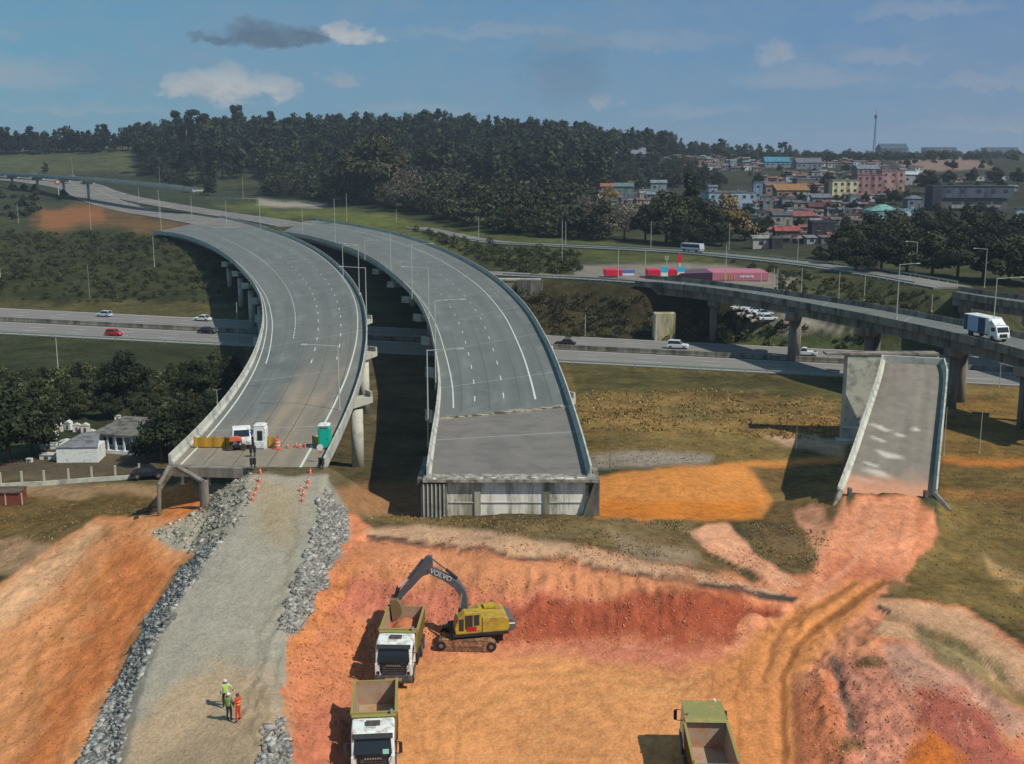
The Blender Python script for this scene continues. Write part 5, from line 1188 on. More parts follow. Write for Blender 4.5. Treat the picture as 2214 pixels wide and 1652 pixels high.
M_STEELR = mat('worn_bed_steel', S(172, 150, 130), .55, metal=.1, var=.15, scale=2, dirt=(S(184, 122, 86), .45, 1.2)); M_SOIL = mat('loaded_soil', S(190, 112, 76), .95, var=.2, scale=4, bump=.6)
M_YEL = mat('machine_yellow', S(184, 156, 48), .6, var=.14, scale=2, dirt=(S(158, 118, 66), .5, 1.6)); M_GREY = mat('machine_grey', S(86, 88, 96), .5, var=.08, dirt=(S(120, 98, 84), .3, 2)); M_TRACK = mat('track_steel', S(112, 88, 70), .8, var=.2, scale=4, dirt=(S(190, 136, 96), .5, 3)); M_DARK = mat('dark_machinery', (.02, .02, .022), .7)
M_CHROME = mat('bright_metal', S(190, 190, 190), .25, metal=.7, var=.03); M_LAMPG = mat('lamp_glass', S(210, 214, 218), .15, var=.02); M_REDP = mat('red_lamp', S(150, 24, 20), .4)
M_RED = mat('red_paint', S(176, 36, 42), .4, var=.06); M_BLUEP = mat('blue_tarp', S(44, 108, 200), .6, var=.12, scale=4); M_TEAL = mat('teal_plastic', S(20, 176, 150), .5, var=.05); M_ORNG = mat('safety_orange', S(214, 104, 76), .7, var=.1); M_YNET = mat('yellow_mesh', S(184, 138, 40), .9, var=.2, scale=6)
M_PLATE = mat('number_plate', S(220, 218, 208), .5); M_GRILL = mat('dark_grille', S(30, 34, 38), .4, dirt=(S(96, 80, 66), .25, 3))

# ------------------------------------------------------------------ dump trucks (built pointing to +y, origin under the middle)
def wheel(mb_name, t, x, y, r=.52, w=.32):
    mb = MB(); mb.tube((x - w / 2, y, r), (x + w / 2, y, r), r, n=20); mb.tube((x - w / 2 - .01, y, r), (x + w / 2 + .01, y, r), r * .55, n=14, mi=1)
    return mb.build('wheel', [M_TYRE, M_RIM], t)
def dump_truck(px, py, z, rz, label, cabm, canopy, load, visor_dark, greencard):
    p = P2W(px, py, z=z); t = empty('dump_truck', tuple(p), rz, label, 'dump truck', 'dump trucks in the dig')
    Lf = 3.9        # front bumper at y=+Lf
    mb = MB(); mb.box((0, -.1, .85), (.95, 7.2, .32)); [mb.box((s * 1.0, .6, .75), (.55, 1.2, .6)) for s in (-1, 1)]; mb.build('chassis', M_DARK, t)
    for x in (-1.06, 1.06):
        wheel('', t, x, 2.75)
        for y in (-1.3, -2.6): wheel('', t, x, y, .52, .5)
    # cab
    mb = MB(); prof = [(1.75, .75), (3.72, .75), (3.9, 1.35), (3.86, 1.75), (3.6, 2.72), (3.42, 2.98), (1.85, 3.02), (1.75, 2.9)]
    mb.prism(prof, -1.2, 1.2, 'x'); cab = mb.build('cab', cabm, t, bevel=.09)
    mb = MB(); mb.quad((-1.06, 3.875, 1.86), (1.06, 3.875, 1.86), (1.0, 3.655, 2.66), (-1.0, 3.655, 2.66)); mb.build('windshield', M_GLASS, cab)
    for s in (-1, 1):
        mb = MB(); mb.quad((s * 1.215, 2.3, 1.85), (s * 1.215, 3.5, 1.85), (s * 1.215, 3.35, 2.6), (s * 1.215, 2.3, 2.6)); mb.build('side_window', M_GLASS, cab)
    mb = MB(); mb.box((0, 3.9, 1.42), (1.75, .12, .62)); [mb.box((0, 3.965, 1.2 + .13 * i), (1.5, .02, .05), mi=1) for i in range(4)]; mb.build('grille', [M_GRILL, M_GREYP], cab)
    mb = MB(); mb.box((0, 3.9, 1.78), (2.0, .10, .14)); mb.build('front_panel', M_GRILL, cab)
    mb = MB(); [mb.box((-.42 + i * .14, 3.98, 1.66), (.09, .02, .09)) for i in range(7)]; mb.build('badge_lettering', M_CHROME, cab)
    for s in (-1, 1):
        mb = MB(); mb.prism([(s * 1.2, .98), (s * .82, .98), (s * .9, 1.32), (s * 1.08, 1.72), (s * 1.2, 1.75)], 3.78, 3.97, 'y'); mb.box((s * 1.0, 3.98, 1.15), (.18, .05, .2), mi=1); mb.build('headlight', [M_WHITE, M_GRILL], cab)
    mb = MB(); mb.box((0, 3.92, .72), (2.45, .34, .46)); mb.box((0, 4.1, .74), (1.1, .04, .2), mi=1); mb.box((.55, 4.11, .56), (.5, .03, .16), mi=2); mb.build('bumper', [M_GREYP, M_STEELR, M_PLATE], t, bevel=.04)
    mb = MB(); mb.prism([(3.55, 2.86), (3.78, 2.74), (3.8, 2.78), (3.55, 2.95)], -1.12, 1.12, 'x'); mb.build('sun_visor', M_BLACK, cab)
    mb = MB(); mb.box((0, 2.55, 3.06), (.8, .45, .12)); mb.build('roof_hatch', M_GREYP, cab)
    for s in (-1, 1):
        mb = MB(); mb.tube((s * 1.2, 3.6, 2.45), (s * 1.52, 3.68, 2.45), .025, n=5); mb.tube((s * 1.2, 3.6, 1.75), (s * 1.52, 3.68, 1.75), .025, n=5); mb.box((s * 1.54, 3.66, 2.1), (.2, .10, .62)); mb.build('mirror', M_BLACK, cab)
        mb = MB(); mb.prism([(2.15, .9), (3.35, .9), (3.2, 1.2), (2.3, 1.2)], s * 1.22 - .08, s * 1.22 + .03, 'x'); mb.build('fender', M_GREYP, t)
    if greencard: mb = MB(); mb.box((-.72, 3.86, 2.0), (.34, .03, .26), M=Matrix.Rotation(R(14), 3, 'X')); mb.build('green_card', mat('pale_green_card', S(150, 200, 190), .6), cab)
    mb = MB(); mb.tube((-1.02, 1.55, 1.0), (-1.02, 1.55, 3.35), .08, n=8); mb.build('exhaust_pipe', M_CHROME, t)
    # dump body: floor and four walls, open on top
    y0, y1, zb, zt = -3.35, 1.25, 1.22, 2.86
    bed = MB(); bed.box((0, (y0 + y1) / 2, zb), (2.3, y1 - y0, .12))
    for s in (-1, 1):
        bed.prism([(s * 1.1, zb), (s * 1.18, zb), (s * 1.30, zt), (s * 1.22, zt)], y0, y1, 'y'); bed.box((s * 1.27, (y0 + y1) / 2, zt + .03), (.16, y1 - y0 + .05, .12), mi=0)
    bed.prism([(y1 - .1, zb), (y1 - .02, zb), (y1 + .12, zt + .25), (y1 + .04, zt + .25)], -1.24, 1.24, 'x')
    bed.box((0, y1 + .12, zt + .22), (2.66, .14, .14))
    bedo = bed.build('dump_body', [M_OLIVE], t)
    for i, s in [(i, s) for i in range(6) for s in (-1, 1)]:
        rb = MB(); y = y0 + .3 + i * .79
        rb.prism([(s * 1.16, zb + .05), (s * 1.27, zb + .05), (s * 1.36, zt - .05), (s * 1.27, zt - .05)], y - .06, y + .06, 'y')
        rb.build('body_rib', M_OLIVED, bedo)
    li = MB(); li.box((0, (y0 + y1) / 2, zb + .075), (2.12, y1 - y0 - .3, .02))
    for s in (-1, 1): li.quad((s * 1.09, y0 + .1, zb + .05), (s * 1.09, y1 - .1, zb + .05), (s * 1.205, y1 - .1, zt - .05), (s * 1.205, y0 + .1, zt - .05))
    li.quad((-1.1, y0 + .03, zb + .05), (1.1, y0 + .03, zb + .05), (1.2, y0 + .0, zt - .1), (-1.2, y0 + .0, zt - .1)); li.quad((-1.1, y1 - .14, zb + .05), (1.1, y1 - .14, zb + .05), (1.2, y1, zt), (-1.2, y1, zt)); li.build('bed_lining', M_STEELR, bedo)
    tg = MB(); tg.prism([(y0 - .10, zb), (y0 - .02, zb), (y0 - .05, zt - .1), (y0 - .13, zt - .1)], -1.24, 1.24, 'x'); tg.box((0, y0 - .12, zt - .15), (2.55, .12, .14)); [tg.box((x, y0 - .13, (zb + zt) / 2), (.1, .08, zt - zb - .2)) for x in (-1.0, -.35, .35, 1.0)]
    tg.build('tailgate', M_OLIVE, bedo)
    if canopy:
        cn = MB(); cn.prism([(y1 - .25, zt + .12), (y1 + .1, zt + .30), (3.2, zt + .42), (3.55, zt + .26), (3.55, zt + .20), (3.2, zt + .36), (y1 + .1, zt + .22)], -1.24, 1.24, 'x'); cn.build('cab_guard', mat('olive_green_sheet', S(140, 136, 80), .6, var=.12, dirt=(S(166, 140, 96), .3, 1.4)), bedo)
        wl2 = MB(); wl2.tube((.78, 3.2, zt + .38), (.78, 3.2, zt + .55), .09, n=10); wl2.build('beacon', M_WHITE, bedo)
    else:
        cn = MB(); cn.prism([(y1, zt + .15), (y1 + .35, zt + .22), (y1 + .4, zt + .10), (y1 + .05, zt - .3)], -1.25, 1.25, 'x'); cn.prism([(y1 + .04, zb + .2), (y1 + .28, zb + .35), (y1 + .28, zb + .55), (y1 + .04, zb + .45)], -1.2, 1.2, 'x', ); cn.build('headboard', M_OLIVE, bedo)
    if load:
        rg_ = np.random.default_rng(5); nx, ny = 18, 34; X = np.linspace(-1.12, 1.12, nx); Y = np.linspace(y0 + .12, y1 - .12, ny); XX, YY = np.meshgrid(X, Y)
        ZZ = zb + .5 + load * np.exp(-((XX / .8) ** 2)) * (.6 + .4 * np.cos((YY + 1) * .9)) + fbm(XX * 2.2, YY * 2.2, 8, 4) * .22
        ii = (np.arange(ny - 1)[:, None] * nx + np.arange(nx - 1)[None]).ravel(); np_mesh('soil_load', np.stack([XX, YY, ZZ], -1).reshape(-1, 3), np.stack([ii, ii + 1, ii + nx + 1, ii + nx], 1), M_SOIL, bedo, smooth=True)
    return t
# front wheels-down points: the first two face the camera (pointing to -y)
dump_truck(868, 1434, 5.5, R(180 - 2), 'white-cabbed dump truck being loaded under the excavator bucket', M_CABW, False, .75, True, False)
dump_truck(812, 1622, 5.5, R(180 + 5), 'white-cabbed dump truck waiting with an empty body behind the one being loaded', M_CABW, False, 0, True, True)
dump_truck(1528, 1680, 5.5, R(-2), 'olive dump truck seen from behind, alone on the pit floor', M_CABW, True, .0, True, False).scale = (.95, .95, .95)
# a little earth left in the waiting bodies is part of their lining colour

# ------------------------------------------------------------------ excavator (profile in the x-z plane, facing -x)
def excavator():
    p = P2W(1012, 1392, z=5.5); t = empty('excavator', tuple(p), R(-3), 'yellow crawler excavator with dark grey boom loading a dump truck', 'excavator')
    for s in (-1, 1):
        mb = MB(); y = s * 1.2; oc = [(-2.25, .45), (-2.0, .12), (-1.7, .0), (1.7, .0), (2.0, .12), (2.25, .45), (2.05, .82), (1.75, .92), (-1.75, .92), (-2.05, .82)]
        mb.prism(oc, y - .3, y + .3, 'y')
        n = 46
        for i in range(n):                       # track shoes
            u = i / n * 2; f = u % 1; x = -1.95 + 3.9 * f
            if u < 1: mb.box((x, y, .0), (.07, .66, .05))
            else: mb.box((x, y, .93), (.07, .66, .05))
        tk = mb.build('track', M_TRACK, t)
        for x in (-1.85, 1.85): wb_ = MB(); wb_.tube((x, y - .34, .46), (x, y + .34, .46), .36, n=16); wb_.tube((x, y - .36, .46), (x, y + .36, .46), .16, n=10, mi=1); wb_.build('sprocket', [M_DARK, M_RIM], tk)
        wb_ = MB(); [wb_.tube((x, y - .33, .22), (x, y + .33, .22), .15, n=10) for x in (-1.2, -.7, -.2, .3, .8, 1.3)]; wb_.box((0, y + s * .02, .5), (3.2, .62, .2)); wb_.build('rollers', M_TRACK, tk)
    mb = MB(); mb.box((0, 0, .65), (2.2, 1.9, .5)); mb.tube((0, 0, .85), (0, 0, 1.12), .75, n=20); mb.build('undercarriage', M_DARK, t)
    # upper structure is turned: its rear swings slightly towards the back
    up = empty('upper_structure', (0, 0, 0)); up.parent = t; KIDS.setdefault(t.name, []).append(up)
    bpy.data.objects.remove(up); KIDS[t.name].pop()
    def ub(name, mb, mats, bevel=.05):
        a = R(15); mb.v = [(x * math.cos(a) - y * math.sin(a), x * math.sin(a) + y * math.cos(a), z) for x, y, z in mb.v]; return mb.build(name, mats, t, bevel=bevel)
    mb = MB(); mb.box((.75, 0, 1.25), (4.2, 2.7, .28)); ub('deck_frame', mb, M_DARK)
    mb = MB(); mb.prism([(-.2, 1.38), (2.75, 1.38), (2.9, 1.7), (2.85, 2.35), (2.5, 2.55), (.9, 2.62), (.7, 2.5), (-.2, 2.3)], -.35, 1.35, 'y'); mb.prism([(-.9, 1.38), (.4, 1.38), (.4, 2.0), (-.75, 2.0)], .55, 1.35, 'y'); body = ub('engine_body', mb, M_YEL)
    mb = MB(); mb.prism([(.85, 1.38), (2.75, 1.38), (2.9, 1.7), (2.85, 2.3), (2.5, 2.5), (.85, 2.55)], -1.36, -.36, 'y'); ub('engine_body', mb, M_YEL)
    mb = MB(); mb.prism([(2.7, 1.25), (3.25, 1.35), (3.4, 1.6), (3.38, 2.0), (2.9, 2.28), (2.7, 2.28)], -1.25, 1.25, 'y'); mb.box((3.1, -1.28, 1.9), (.45, .03, .12), mi=1); ub('counterweight', mb, [M_GREY, M_WHITE])
    mb = MB(); mb.prism([(-1.15, 1.38), (.8, 1.38), (.8, 2.98), (-.45, 3.02), (-.95, 2.6), (-1.2, 1.9)], -1.36, -.5, 'y'); cab_ = ub('cab', mb, M_YEL)
    mb = MB(); mb.box((-.15, -1.375, 2.28), (.55, .02, 1.05)); mb.box((.42, -1.375, 2.4), (.4, .02, .8)); mb.box((-.72, -1.375, 2.1), (.35, .02, .9)); g_ = ub('cab_window', mb, M_GLASS, 0)
    mb = MB(); mb.box((.05, -1.39, 1.75), (.7, .02, .34)); ub('door_panel', mb, M_RED, 0)
    mb = MB(); mb.prism([(-1.22, 1.95), (-1.17, 1.95), (-.93, 2.62), (-.98, 2.62)], -1.3, -.56, 'y'); ub('front_window', mb, M_GLASS, 0)
    mb = MB(); mb.box((1.7, .5, 2.72), (.9, .8, .16)); mb.tube((2.2, .95, 2.6), (2.2, .95, 3.0), .07, n=8); mb.tube((.3, 1.2, 2.4), (.3, 1.2, 2.9), .03, n=5); mb.tube((1.5, 1.2, 2.55), (1.5, 1.2, 2.95), .03, n=5); mb.tube((.3, 1.2, 2.9), (1.5, 1.2, 2.95), .03, n=5); ub('hood_fittings', mb, M_YEL, 0)
    # boom: curved box girder in profile
    boom = [(-.35, 1.55), (.10, 1.6), (.02, 2.6), (-.02, 3.6), (-.12, 4.2), (-.55, 4.85), (-1.3, 5.35), (-2.75, 6.0), (-2.95, 5.85), (-2.9, 5.6), (-1.7, 5.0), (-.95, 4.45), (-.62, 3.9), (-.5, 3.2), (-.5, 2.2)]
    mb = MB(); mb.prism(boom, -.27, .27, 'y'); bo = mb.build('boom', M_GREY, t, bevel=.03)
    mb = MB(); mb.tube((-.62, -.42, 1.75), (-.55, -.42, 3.0), .11, n=10); mb.tube((-.55, -.42, 3.0), (-.42, -.42, 4.1), .06, n=8, mi=1); mb.build('boom_cylinder', [M_DARK, M_CHROME], bo)
    mb = MB(); mb.tube((-.62, .42, 1.75), (-.55, .42, 3.0), .11, n=10); mb.tube((-.55, .42, 3.0), (-.42, .42, 4.1), .06, n=8, mi=1); mb.build('boom_cylinder', [M_DARK, M_CHROME], bo)
    mb = MB(); mb.tube((-.75, 0, 5.15), (-1.6, 0, 5.85), .12, n=10); mb.tube((-1.6, 0, 5.85), (-2.75, 0, 6.75), .06, n=8, mi=1); mb.build('arm_cylinder', [M_DARK, M_GREY], bo)
    # arm (dipper)
    arm = [(-2.62, 6.85), (-2.85, 6.92), (-3.15, 6.75), (-3.45, 6.2), (-5.15, 3.95), (-5.28, 3.6), (-5.05, 3.5), (-4.75, 3.75), (-3.35, 5.3), (-2.85, 5.55), (-2.55, 5.85)]
    mb = MB(); mb.prism(arm, -.2, .2, 'y'); ar = mb.build('arm', M_GREY, t, bevel=.02)
    mb = MB(); mb.tube((-3.3, 0, 6.6), (-4.4, 0, 5.1), .10, n=10, mi=0); mb.tube((-4.4, 0, 5.1), (-5.2, 0, 4.3), .055, n=8, mi=1); mb.build('bucket_cylinder', [M_GREY, M_WHITE], ar)
    mb = MB(); mb.prism([(-5.3, 4.4), (-5.0, 4.35), (-5.35, 3.4), (-5.6, 3.35)], -.16, .16, 'y'); mb.build('bucket_link', M_DARK, ar)
    bk = MB(); pf = [(-5.75, 3.55), (-5.2, 3.62), (-4.95, 3.2), (-4.85, 2.6), (-5.1, 2.15), (-5.55, 1.95)]
    inn = [(-5.7, 3.4), (-5.3, 3.45), (-5.1, 3.1), (-5.0, 2.65), (-5.2, 2.3), (-5.55, 2.1)]
    bk.v = []; n = len(pf)
    for y in (-.65, .65): bk.v += [(x, y, z) for x, z in pf] + [(x, y, z) for x, z in inn]
    f = []
    for i in range(n - 1): f.append((i, i + 1, 2 * n + i + 1, 2 * n + i)); f.append((n + i, n + i + 1, 3 * n + i + 1, 3 * n + i))
    f += [tuple(range(n)), tuple(range(2 * n, 3 * n)), (n - 1, 2 * n - 1, 4 * n - 1, 3 * n - 1), (0, n, 3 * n, 2 * n)]
    bk.f = f; bk.m = [0] * len(f)
    for k in range(5): bk.box((-5.6, -.52 + k * .26, 1.88), (.2, .08, .2))
    b_ = bk.build('bucket', mat('bucket_worn', S(128, 104, 74), .6, var=.2, scale=5), t)
    # maker's name on the boom, on the side facing the camera
    cu = bpy.data.curves.new('boom_lettering', 'FONT'); cu.body = 'VOLVO'; cu.size = .52; cu.extrude = .008; cu.align_x = 'CENTER'; cu.align_y = 'CENTER'
    tmp = bpy.data.objects.new('tmp', cu); COL.objects.link(tmp); dg = bpy.context.evaluated_depsgraph_get(); me = bpy.data.meshes.new_from_object(tmp.evaluated_get(dg)); bpy.data.objects.remove(tmp)
    me.materials.clear(); me.materials.append(M_WHITE); lo = link('boom_lettering', me, bo); lo.location = (-1.95, -.285, 5.47); lo.rotation_euler = (R(90), R(24), 0)
    t.scale = (.96, .96, .96)
    return t
excavator()

# ------------------------------------------------------------------ cars
def car(px, py, z, hd, label, col, kind='sedan', group='cars on the highway', s=1.0, dz=0.05):
    p = P2W(px, py, z=z); rz = hd
    t = empty('parked_car' if kind == 'park' else 'car', (p[0], p[1], z + dz), rz, label, {'pickup': 'pickup', 'van': 'van', 'suv': 'car'}.get(kind, 'car'), group); t.scale = (s, s, s)
    m = col; L, Wd, H = {'sedan': (4.4, 1.75, 1.45), 'hatch': (3.9, 1.7, 1.5), 'suv': (4.5, 1.85, 1.75), 'pickup': (5.0, 1.8, 1.6), 'van': (5.2, 2.0, 2.3), 'park': (4.2, 1.75, 1.45)}[kind]
    h = L / 2; b = .55 * H
    pr = [(-h, .28), (h, .28), (h + .02, .62), (h - .12, b * .98), (h * .45, b + .06), (-h * .55, b + .08), (-h + .05, b), (-h - .02, .6)]
    mb = MB(); mb.prism(pr, -Wd / 2, Wd / 2, 'y'); body = mb.build('body', m, t, bevel=.07)
    a = {'sedan': (h * .42, h * .12, -h * .42, -h * .74), 'park': (h * .42, h * .12, -h * .42, -h * .74), 'hatch': (h * .45, h * .15, -h * .72, -h * .92), 'suv': (h * .42, h * .18, -h * .80, -h * .95), 'pickup': (h * .46, h * .2, -h * .12, -h * .2), 'van': (h * .85, h * .6, -h * .95, -h * .98)}[kind]
    w2 = Wd / 2 - .06; w3 = Wd / 2 - .22; zb = b + .02
    secs = [[(a[0], -w2, zb), (a[0], w2, zb), (a[3], w2, zb), (a[3], -w2, zb)], [(a[1], -w3, H), (a[1], w3, H), (a[2], w3, H), (a[2], -w3, H)]]
    mb = MB(); mb.loft(secs); mb.build('window', M_GLASS, t)
    mb = MB(); mb.box(((a[1] + a[2]) / 2, 0, H), (abs(a[1] - a[2]) + .1, w3 * 2 + .06, .07)); rf = mb.build('roof', m, t, bevel=.03)
    for s_ in (-1, 1):
        for (x0, x1) in ((a[0], a[1]), (a[3], a[2])): mb = MB(); mb.tube((x0, s_ * w2, zb), (x1, s_ * w3, H), .05, n=4); mb.build('pillar', m, rf)
    for x in (-h * .62, h * .62):
        for y in (-Wd / 2 + .1, Wd / 2 - .1):
            mb = MB(); mb.tube((x, y - .11, .33), (x, y + .11, .33), .33, n=14); mb.tube((x, y - .12, .33), (x, y + .12, .33), .18, n=10, mi=1); mb.build('wheel', [M_TYRE, M_RIM], t)
    for y in (-1, 1):
        mb = MB(); mb.box((h - .03, y * (Wd / 2 - .3), .66), (.10, .34, .16)); mb.build('headlight', M_LAMPG, t)
        mb = MB(); mb.box((-h + .0, y * (Wd / 2 - .25), .7), (.08, .28, .18)); mb.build('tail_lamp', M_REDP, t)
    if kind == 'pickup': mb = MB(); mb.box((-h * .6, 0, b + .03), (L * .34, Wd * .78, .06)); mb.build('bed', M_BLACK, t)
    return t
HA = math.atan2(dh[1], dh[0])
C_W, C_S, C_R, C_K = mat('car_white', S(222, 226, 230), .3, var=.02), mat('car_silver_blue', S(190, 206, 224), .3, var=.02), mat('car_red', S(196, 32, 44), .3, var=.03), mat('car_black', S(36, 38, 46), .25, var=.05)
C_G = mat('car_dark_green', S(40, 46, 44), .3)
car(226, 685, 0, HA + math.pi, 'light blue-white hatchback on the far carriageway, leftmost car on the highway', C_S, 'hatch')
car(438, 694, 0, HA + math.pi, 'white car on the far carriageway nearing the left viaduct', C_W, 'sedan')
car(247, 726, 0, HA, 'red car on the near carriageway of the highway', C_R, 'hatch')
car(449, 721, 0, HA, 'black car on the near carriageway just before the left viaduct', C_K, 'sedan')
car(1465, 754, 0, HA, 'white off-road car in front of the tan concrete block', C_W, 'suv')
car(1740, 769, 0, HA + math.pi, 'white pickup on the highway left of the ramp bridge', C_W, 'pickup')
car(1222, 748, 0, HA + math.pi, 'dark green car half hidden by the right viaduct on the highway', C_G, 'sedan')
# small far traffic at the upper left
for px, py, d, lb, m, k, sc in [(72, 382, 860, 'pale car on the far motorway, left of two close together', C_W, 'van', 1.1), (92, 383, 860, 'small pale car just right of another on the far motorway', C_S, 'hatch', 1.1), (152, 383, 850, 'pale van on the far motorway left of the tall post', C_W, 'van', 1.1), (202, 391, 800, 'bright white car on the far motorway beyond the flyover', C_W, 'van', 1.1)]:
    p = onground(px, py + 2); t = car(CX, 1200, 0, R(170), lb, m, k, 'cars on the far motorway', sc); t.location = (float(p[0]), float(p[1]), float(p[2]) + .3)
# cars parked in the lot seen under the overpass
rngp = random.Random(5)
for i, (px, py) in enumerate([(1600, 672), (1618, 672), (1636, 678), (1612, 684), (1632, 689), (1652, 684), (1660, 694), (1642, 699)]):
    p = onground(px, py); t = car(CX, 1200, 0, R(rngp.choice([5, 185])), 'pale parked car among those seen under the overpass', [C_W, C_S, C_W, mat('car_beige', S(190, 180, 165), .4)][i % 4], 'park', 'cars parked beyond the overpass'); t.location = (float(p[0]), float(p[1]), float(p[2]) + .1)

# box truck on the overpass
def box_truck():
    k = OV.station(0); best = None
    tgt = P2W(2196, 730, z=12); ks = np.linspace(0, 88, 400); q = [OV.at(k, .45) for k in ks]; i = int(np.argmin([math.hypot(a[0] - tgt[0], a[1] - tgt[1]) for a in q])); k = ks[i]
    a, b = np.array(OV.at(k - .5, .45)), np.array(OV.at(k + .5, .45)); hd = math.atan2(b[1] - a[1], b[0] - a[0])
    if b[0] < a[0]: hd += math.pi
    t = empty('box_truck', q[i], hd, 'white box truck with dark blue panel on its side driving over the overpass', 'truck')
    mb = MB(); mb.box((-1.3, 0, 2.25), (6.0, 2.4, 2.5)); bx = mb.build('cargo_box', M_WHITE, t, bevel=.04)
    mb = MB(); mb.box((-.2 + .3, -1.215, 2.2), (1.7, .02, 2.3)); mb.build('side_panel', mat('dark_blue_panel', S(28, 60, 96), .5), bx)
    mb = MB(); mb.box((-3.75, -1.215, 2.2), (.9, .02, 2.3)); mb.build('side_panel', mat('dark_blue_panel', S(28, 60, 96), .5), bx)
    mb = MB(); mb.box((-1.95, -1.215, 2.2), (2.5, .02, 2.3)); mb.build('side_panel', mat('pale_blue_panel', S(150, 176, 200), .5), bx)
    mb = MB(); mb.prism([(1.75, .5), (3.75, .5), (3.85, 1.1), (3.75, 1.5), (3.4, 2.45), (1.75, 2.55)], -1.15, 1.15, 'y'); cb = mb.build('cab', M_WHITE, t, bevel=.08)
    mb = MB(); mb.prism([(1.9, 2.55), (3.0, 2.55), (1.9, 3.4)], -1.0, 1.0, 'y'); mb.build('wind_deflector', M_WHITE, cb, bevel=.05)
    mb = MB(); mb.quad((3.77, -1.0, 1.55), (3.77, 1.0, 1.55), (3.5, .95, 2.3), (3.5, -.95, 2.3)); mb.build('windshield', M_GLASS, cb)
    mb = MB(); mb.box((2.8, -1.165, 1.9), (.9, .02, .6)); mb.build('side_window', M_GLASS, cb)
    mb = MB(); mb.box((3.84, 0, 1.05), (.05, 1.3, .5)); mb.build('grille', M_GRILL, cb)
    for s in (-1, 1): mb = MB(); mb.box((3.84, s * .9, .8), (.06, .35, .22)); mb.build('headlight', M_LAMPG, cb)
    mb = MB(); mb.box((-.4, 0, .8), (7.4, .9, .3)); mb.build('chassis', M_DARK, t)
    for x in (2.7, -2.6):
        for y in (-1, 1): mb = MB(); mb.tube((x, y - .16, .48), (x, y + .16, .48), .48, n=16); mb.build('wheel', M_TYRE, t)
box_truck()
# long pale coach on the frontage road
def coach():
    _k = float(np.interp(1495, [W2P(*RDF.at(k, .5))[0] for k in range(160)], range(160))); q = RDF.at(_k, .45); a, b = np.array(RDF.at(_k - 1, .45)), np.array(RDF.at(_k + 1, .45)); t = empty('coach', (q[0], q[1], q[2] + .1), math.atan2(b[1] - a[1], b[0] - a[0]), 'grey and white coach on the road in front of the dark trees', 'bus')
    mb = MB(); mb.prism([(-3.6, .45), (3.5, .45), (3.7, 1.2), (3.4, 2.7), (-3.5, 2.7), (-3.7, 2.4)], -1.15, 1.15, 'y'); bo = mb.build('body', mat('coach_silver', S(168, 172, 184), .4), t, bevel=.1)
    mb = MB(); mb.box((0, -1.165, 1.95), (6.6, .02, .7)); mb.build('window', M_GLASS, bo)
    mb = MB(); mb.box((-.2, -1.17, 1.25), (6.9, .02, .35)); mb.build('white_band', M_WHITE, bo)
    for x in (-2.3, 2.3):
        for y in (-1.05, 1.05): mb = MB(); mb.tube((x, y - .12, .45), (x, y + .12, .45), .45, n=14); mb.build('wheel', M_TYRE, t)
coach()

# ------------------------------------------------------------------ things on the end of the left viaduct
D0 = 12.03
def on_deck(px, py): return P2W(px, py, z=D0)
def small_truck():
    p = on_deck(523, 962); t = empty('small_truck', tuple(p), R(-90 + 14), 'white cab-over light truck parked at the end of the left viaduct', 'truck')
    mb = MB(); mb.prism([(.5, .45), (2.1, .45), (2.2, .95), (2.1, 1.3), (1.75, 2.05), (.6, 2.12), (.5, 2.0)], -.88, .88, 'y'); cb = mb.build('cab', M_WHITE, t, bevel=.1)
    mb = MB(); mb.quad((2.125, -.74, 1.34), (2.125, .74, 1.34), (1.84, .70, 1.93), (1.84, -.70, 1.93)); mb.build('windshield', M_GLASS, cb)
    for s in (-1, 1): mb = MB(); mb.box((1.25, s * .885, 1.6), (.7, .02, .5)); mb.build('side_window', M_GLASS, cb); mb = MB(); mb.box((2.2, s * .65, .85), (.06, .3, .2)); mb.build('headlight', M_LAMPG, cb)
    mb = MB(); mb.box((-1.0, 0, .85), (3.0, 1.8, .12)); [mb.box((-1.0, s * .88, 1.1), (3.0, .05, .42)) for s in (-1, 1)]; mb.box((-2.5, 0, 1.1), (.05, 1.8, .42)); mb.build('flatbed', M_BLUEP, t)
    mb = MB(); mb.box((-.3, 0, .6), (4.2, .6, .2)); mb.build('chassis', M_DARK, t)
    for x in (1.4, -1.6):
        for y in (-.75, .75): mb = MB(); mb.tube((x, y - .12, .36), (x, y + .12, .36), .36, n=14); mb.build('wheel', M_TYRE, t)
small_truck()
def booth(px, py, m, label, cat, window, rz=0, name='portable_toilet'):
    p = on_deck(px, py); t = empty(name, tuple(p), rz, label, cat)
    mb = MB(); mb.prism([(-.58, .08), (.58, .08), (.60, 2.0), (.42, 2.28), (-.42, 2.28), (-.60, 2.0)], -.58, .58, 'y'); b = mb.build('body', m, t, bevel=.05)
    mb = MB(); mb.box((0, 0, 2.3), (1.12, 1.22, .10)); mb.box((0, 0, 2.38), (.8, .9, .10)); mb.build('roof', m if window else M_WHITE, t, bevel=.03)
    mb = MB(); mb.box((0, 0, .05), (1.2, 1.2, .12)); mb.build('base', M_GREYP if not window else M_WHITE, t)
    if window: mb = MB(); mb.box((.04, -.595, 1.35), (.48, .05, .95)); mb.build('window', M_GLASS, b); mb = MB(); mb.box((0, -.62, .45), (.9, .12, .6)); mb.build('counter', M_WHITE, b)
    else:
        mb = MB(); mb.box((0, -.6, 1.08), (.86, .05, 1.85)); d = mb.build('door', m, b); mb = MB(); mb.box((.34, -.64, 1.05), (.06, .05, .14)); mb.build('handle', M_GREYP, d)
        mb = MB(); mb.box((0, -.6, 2.08), (.7, .04, .10)); mb.build('vent', M_GREYP, b)
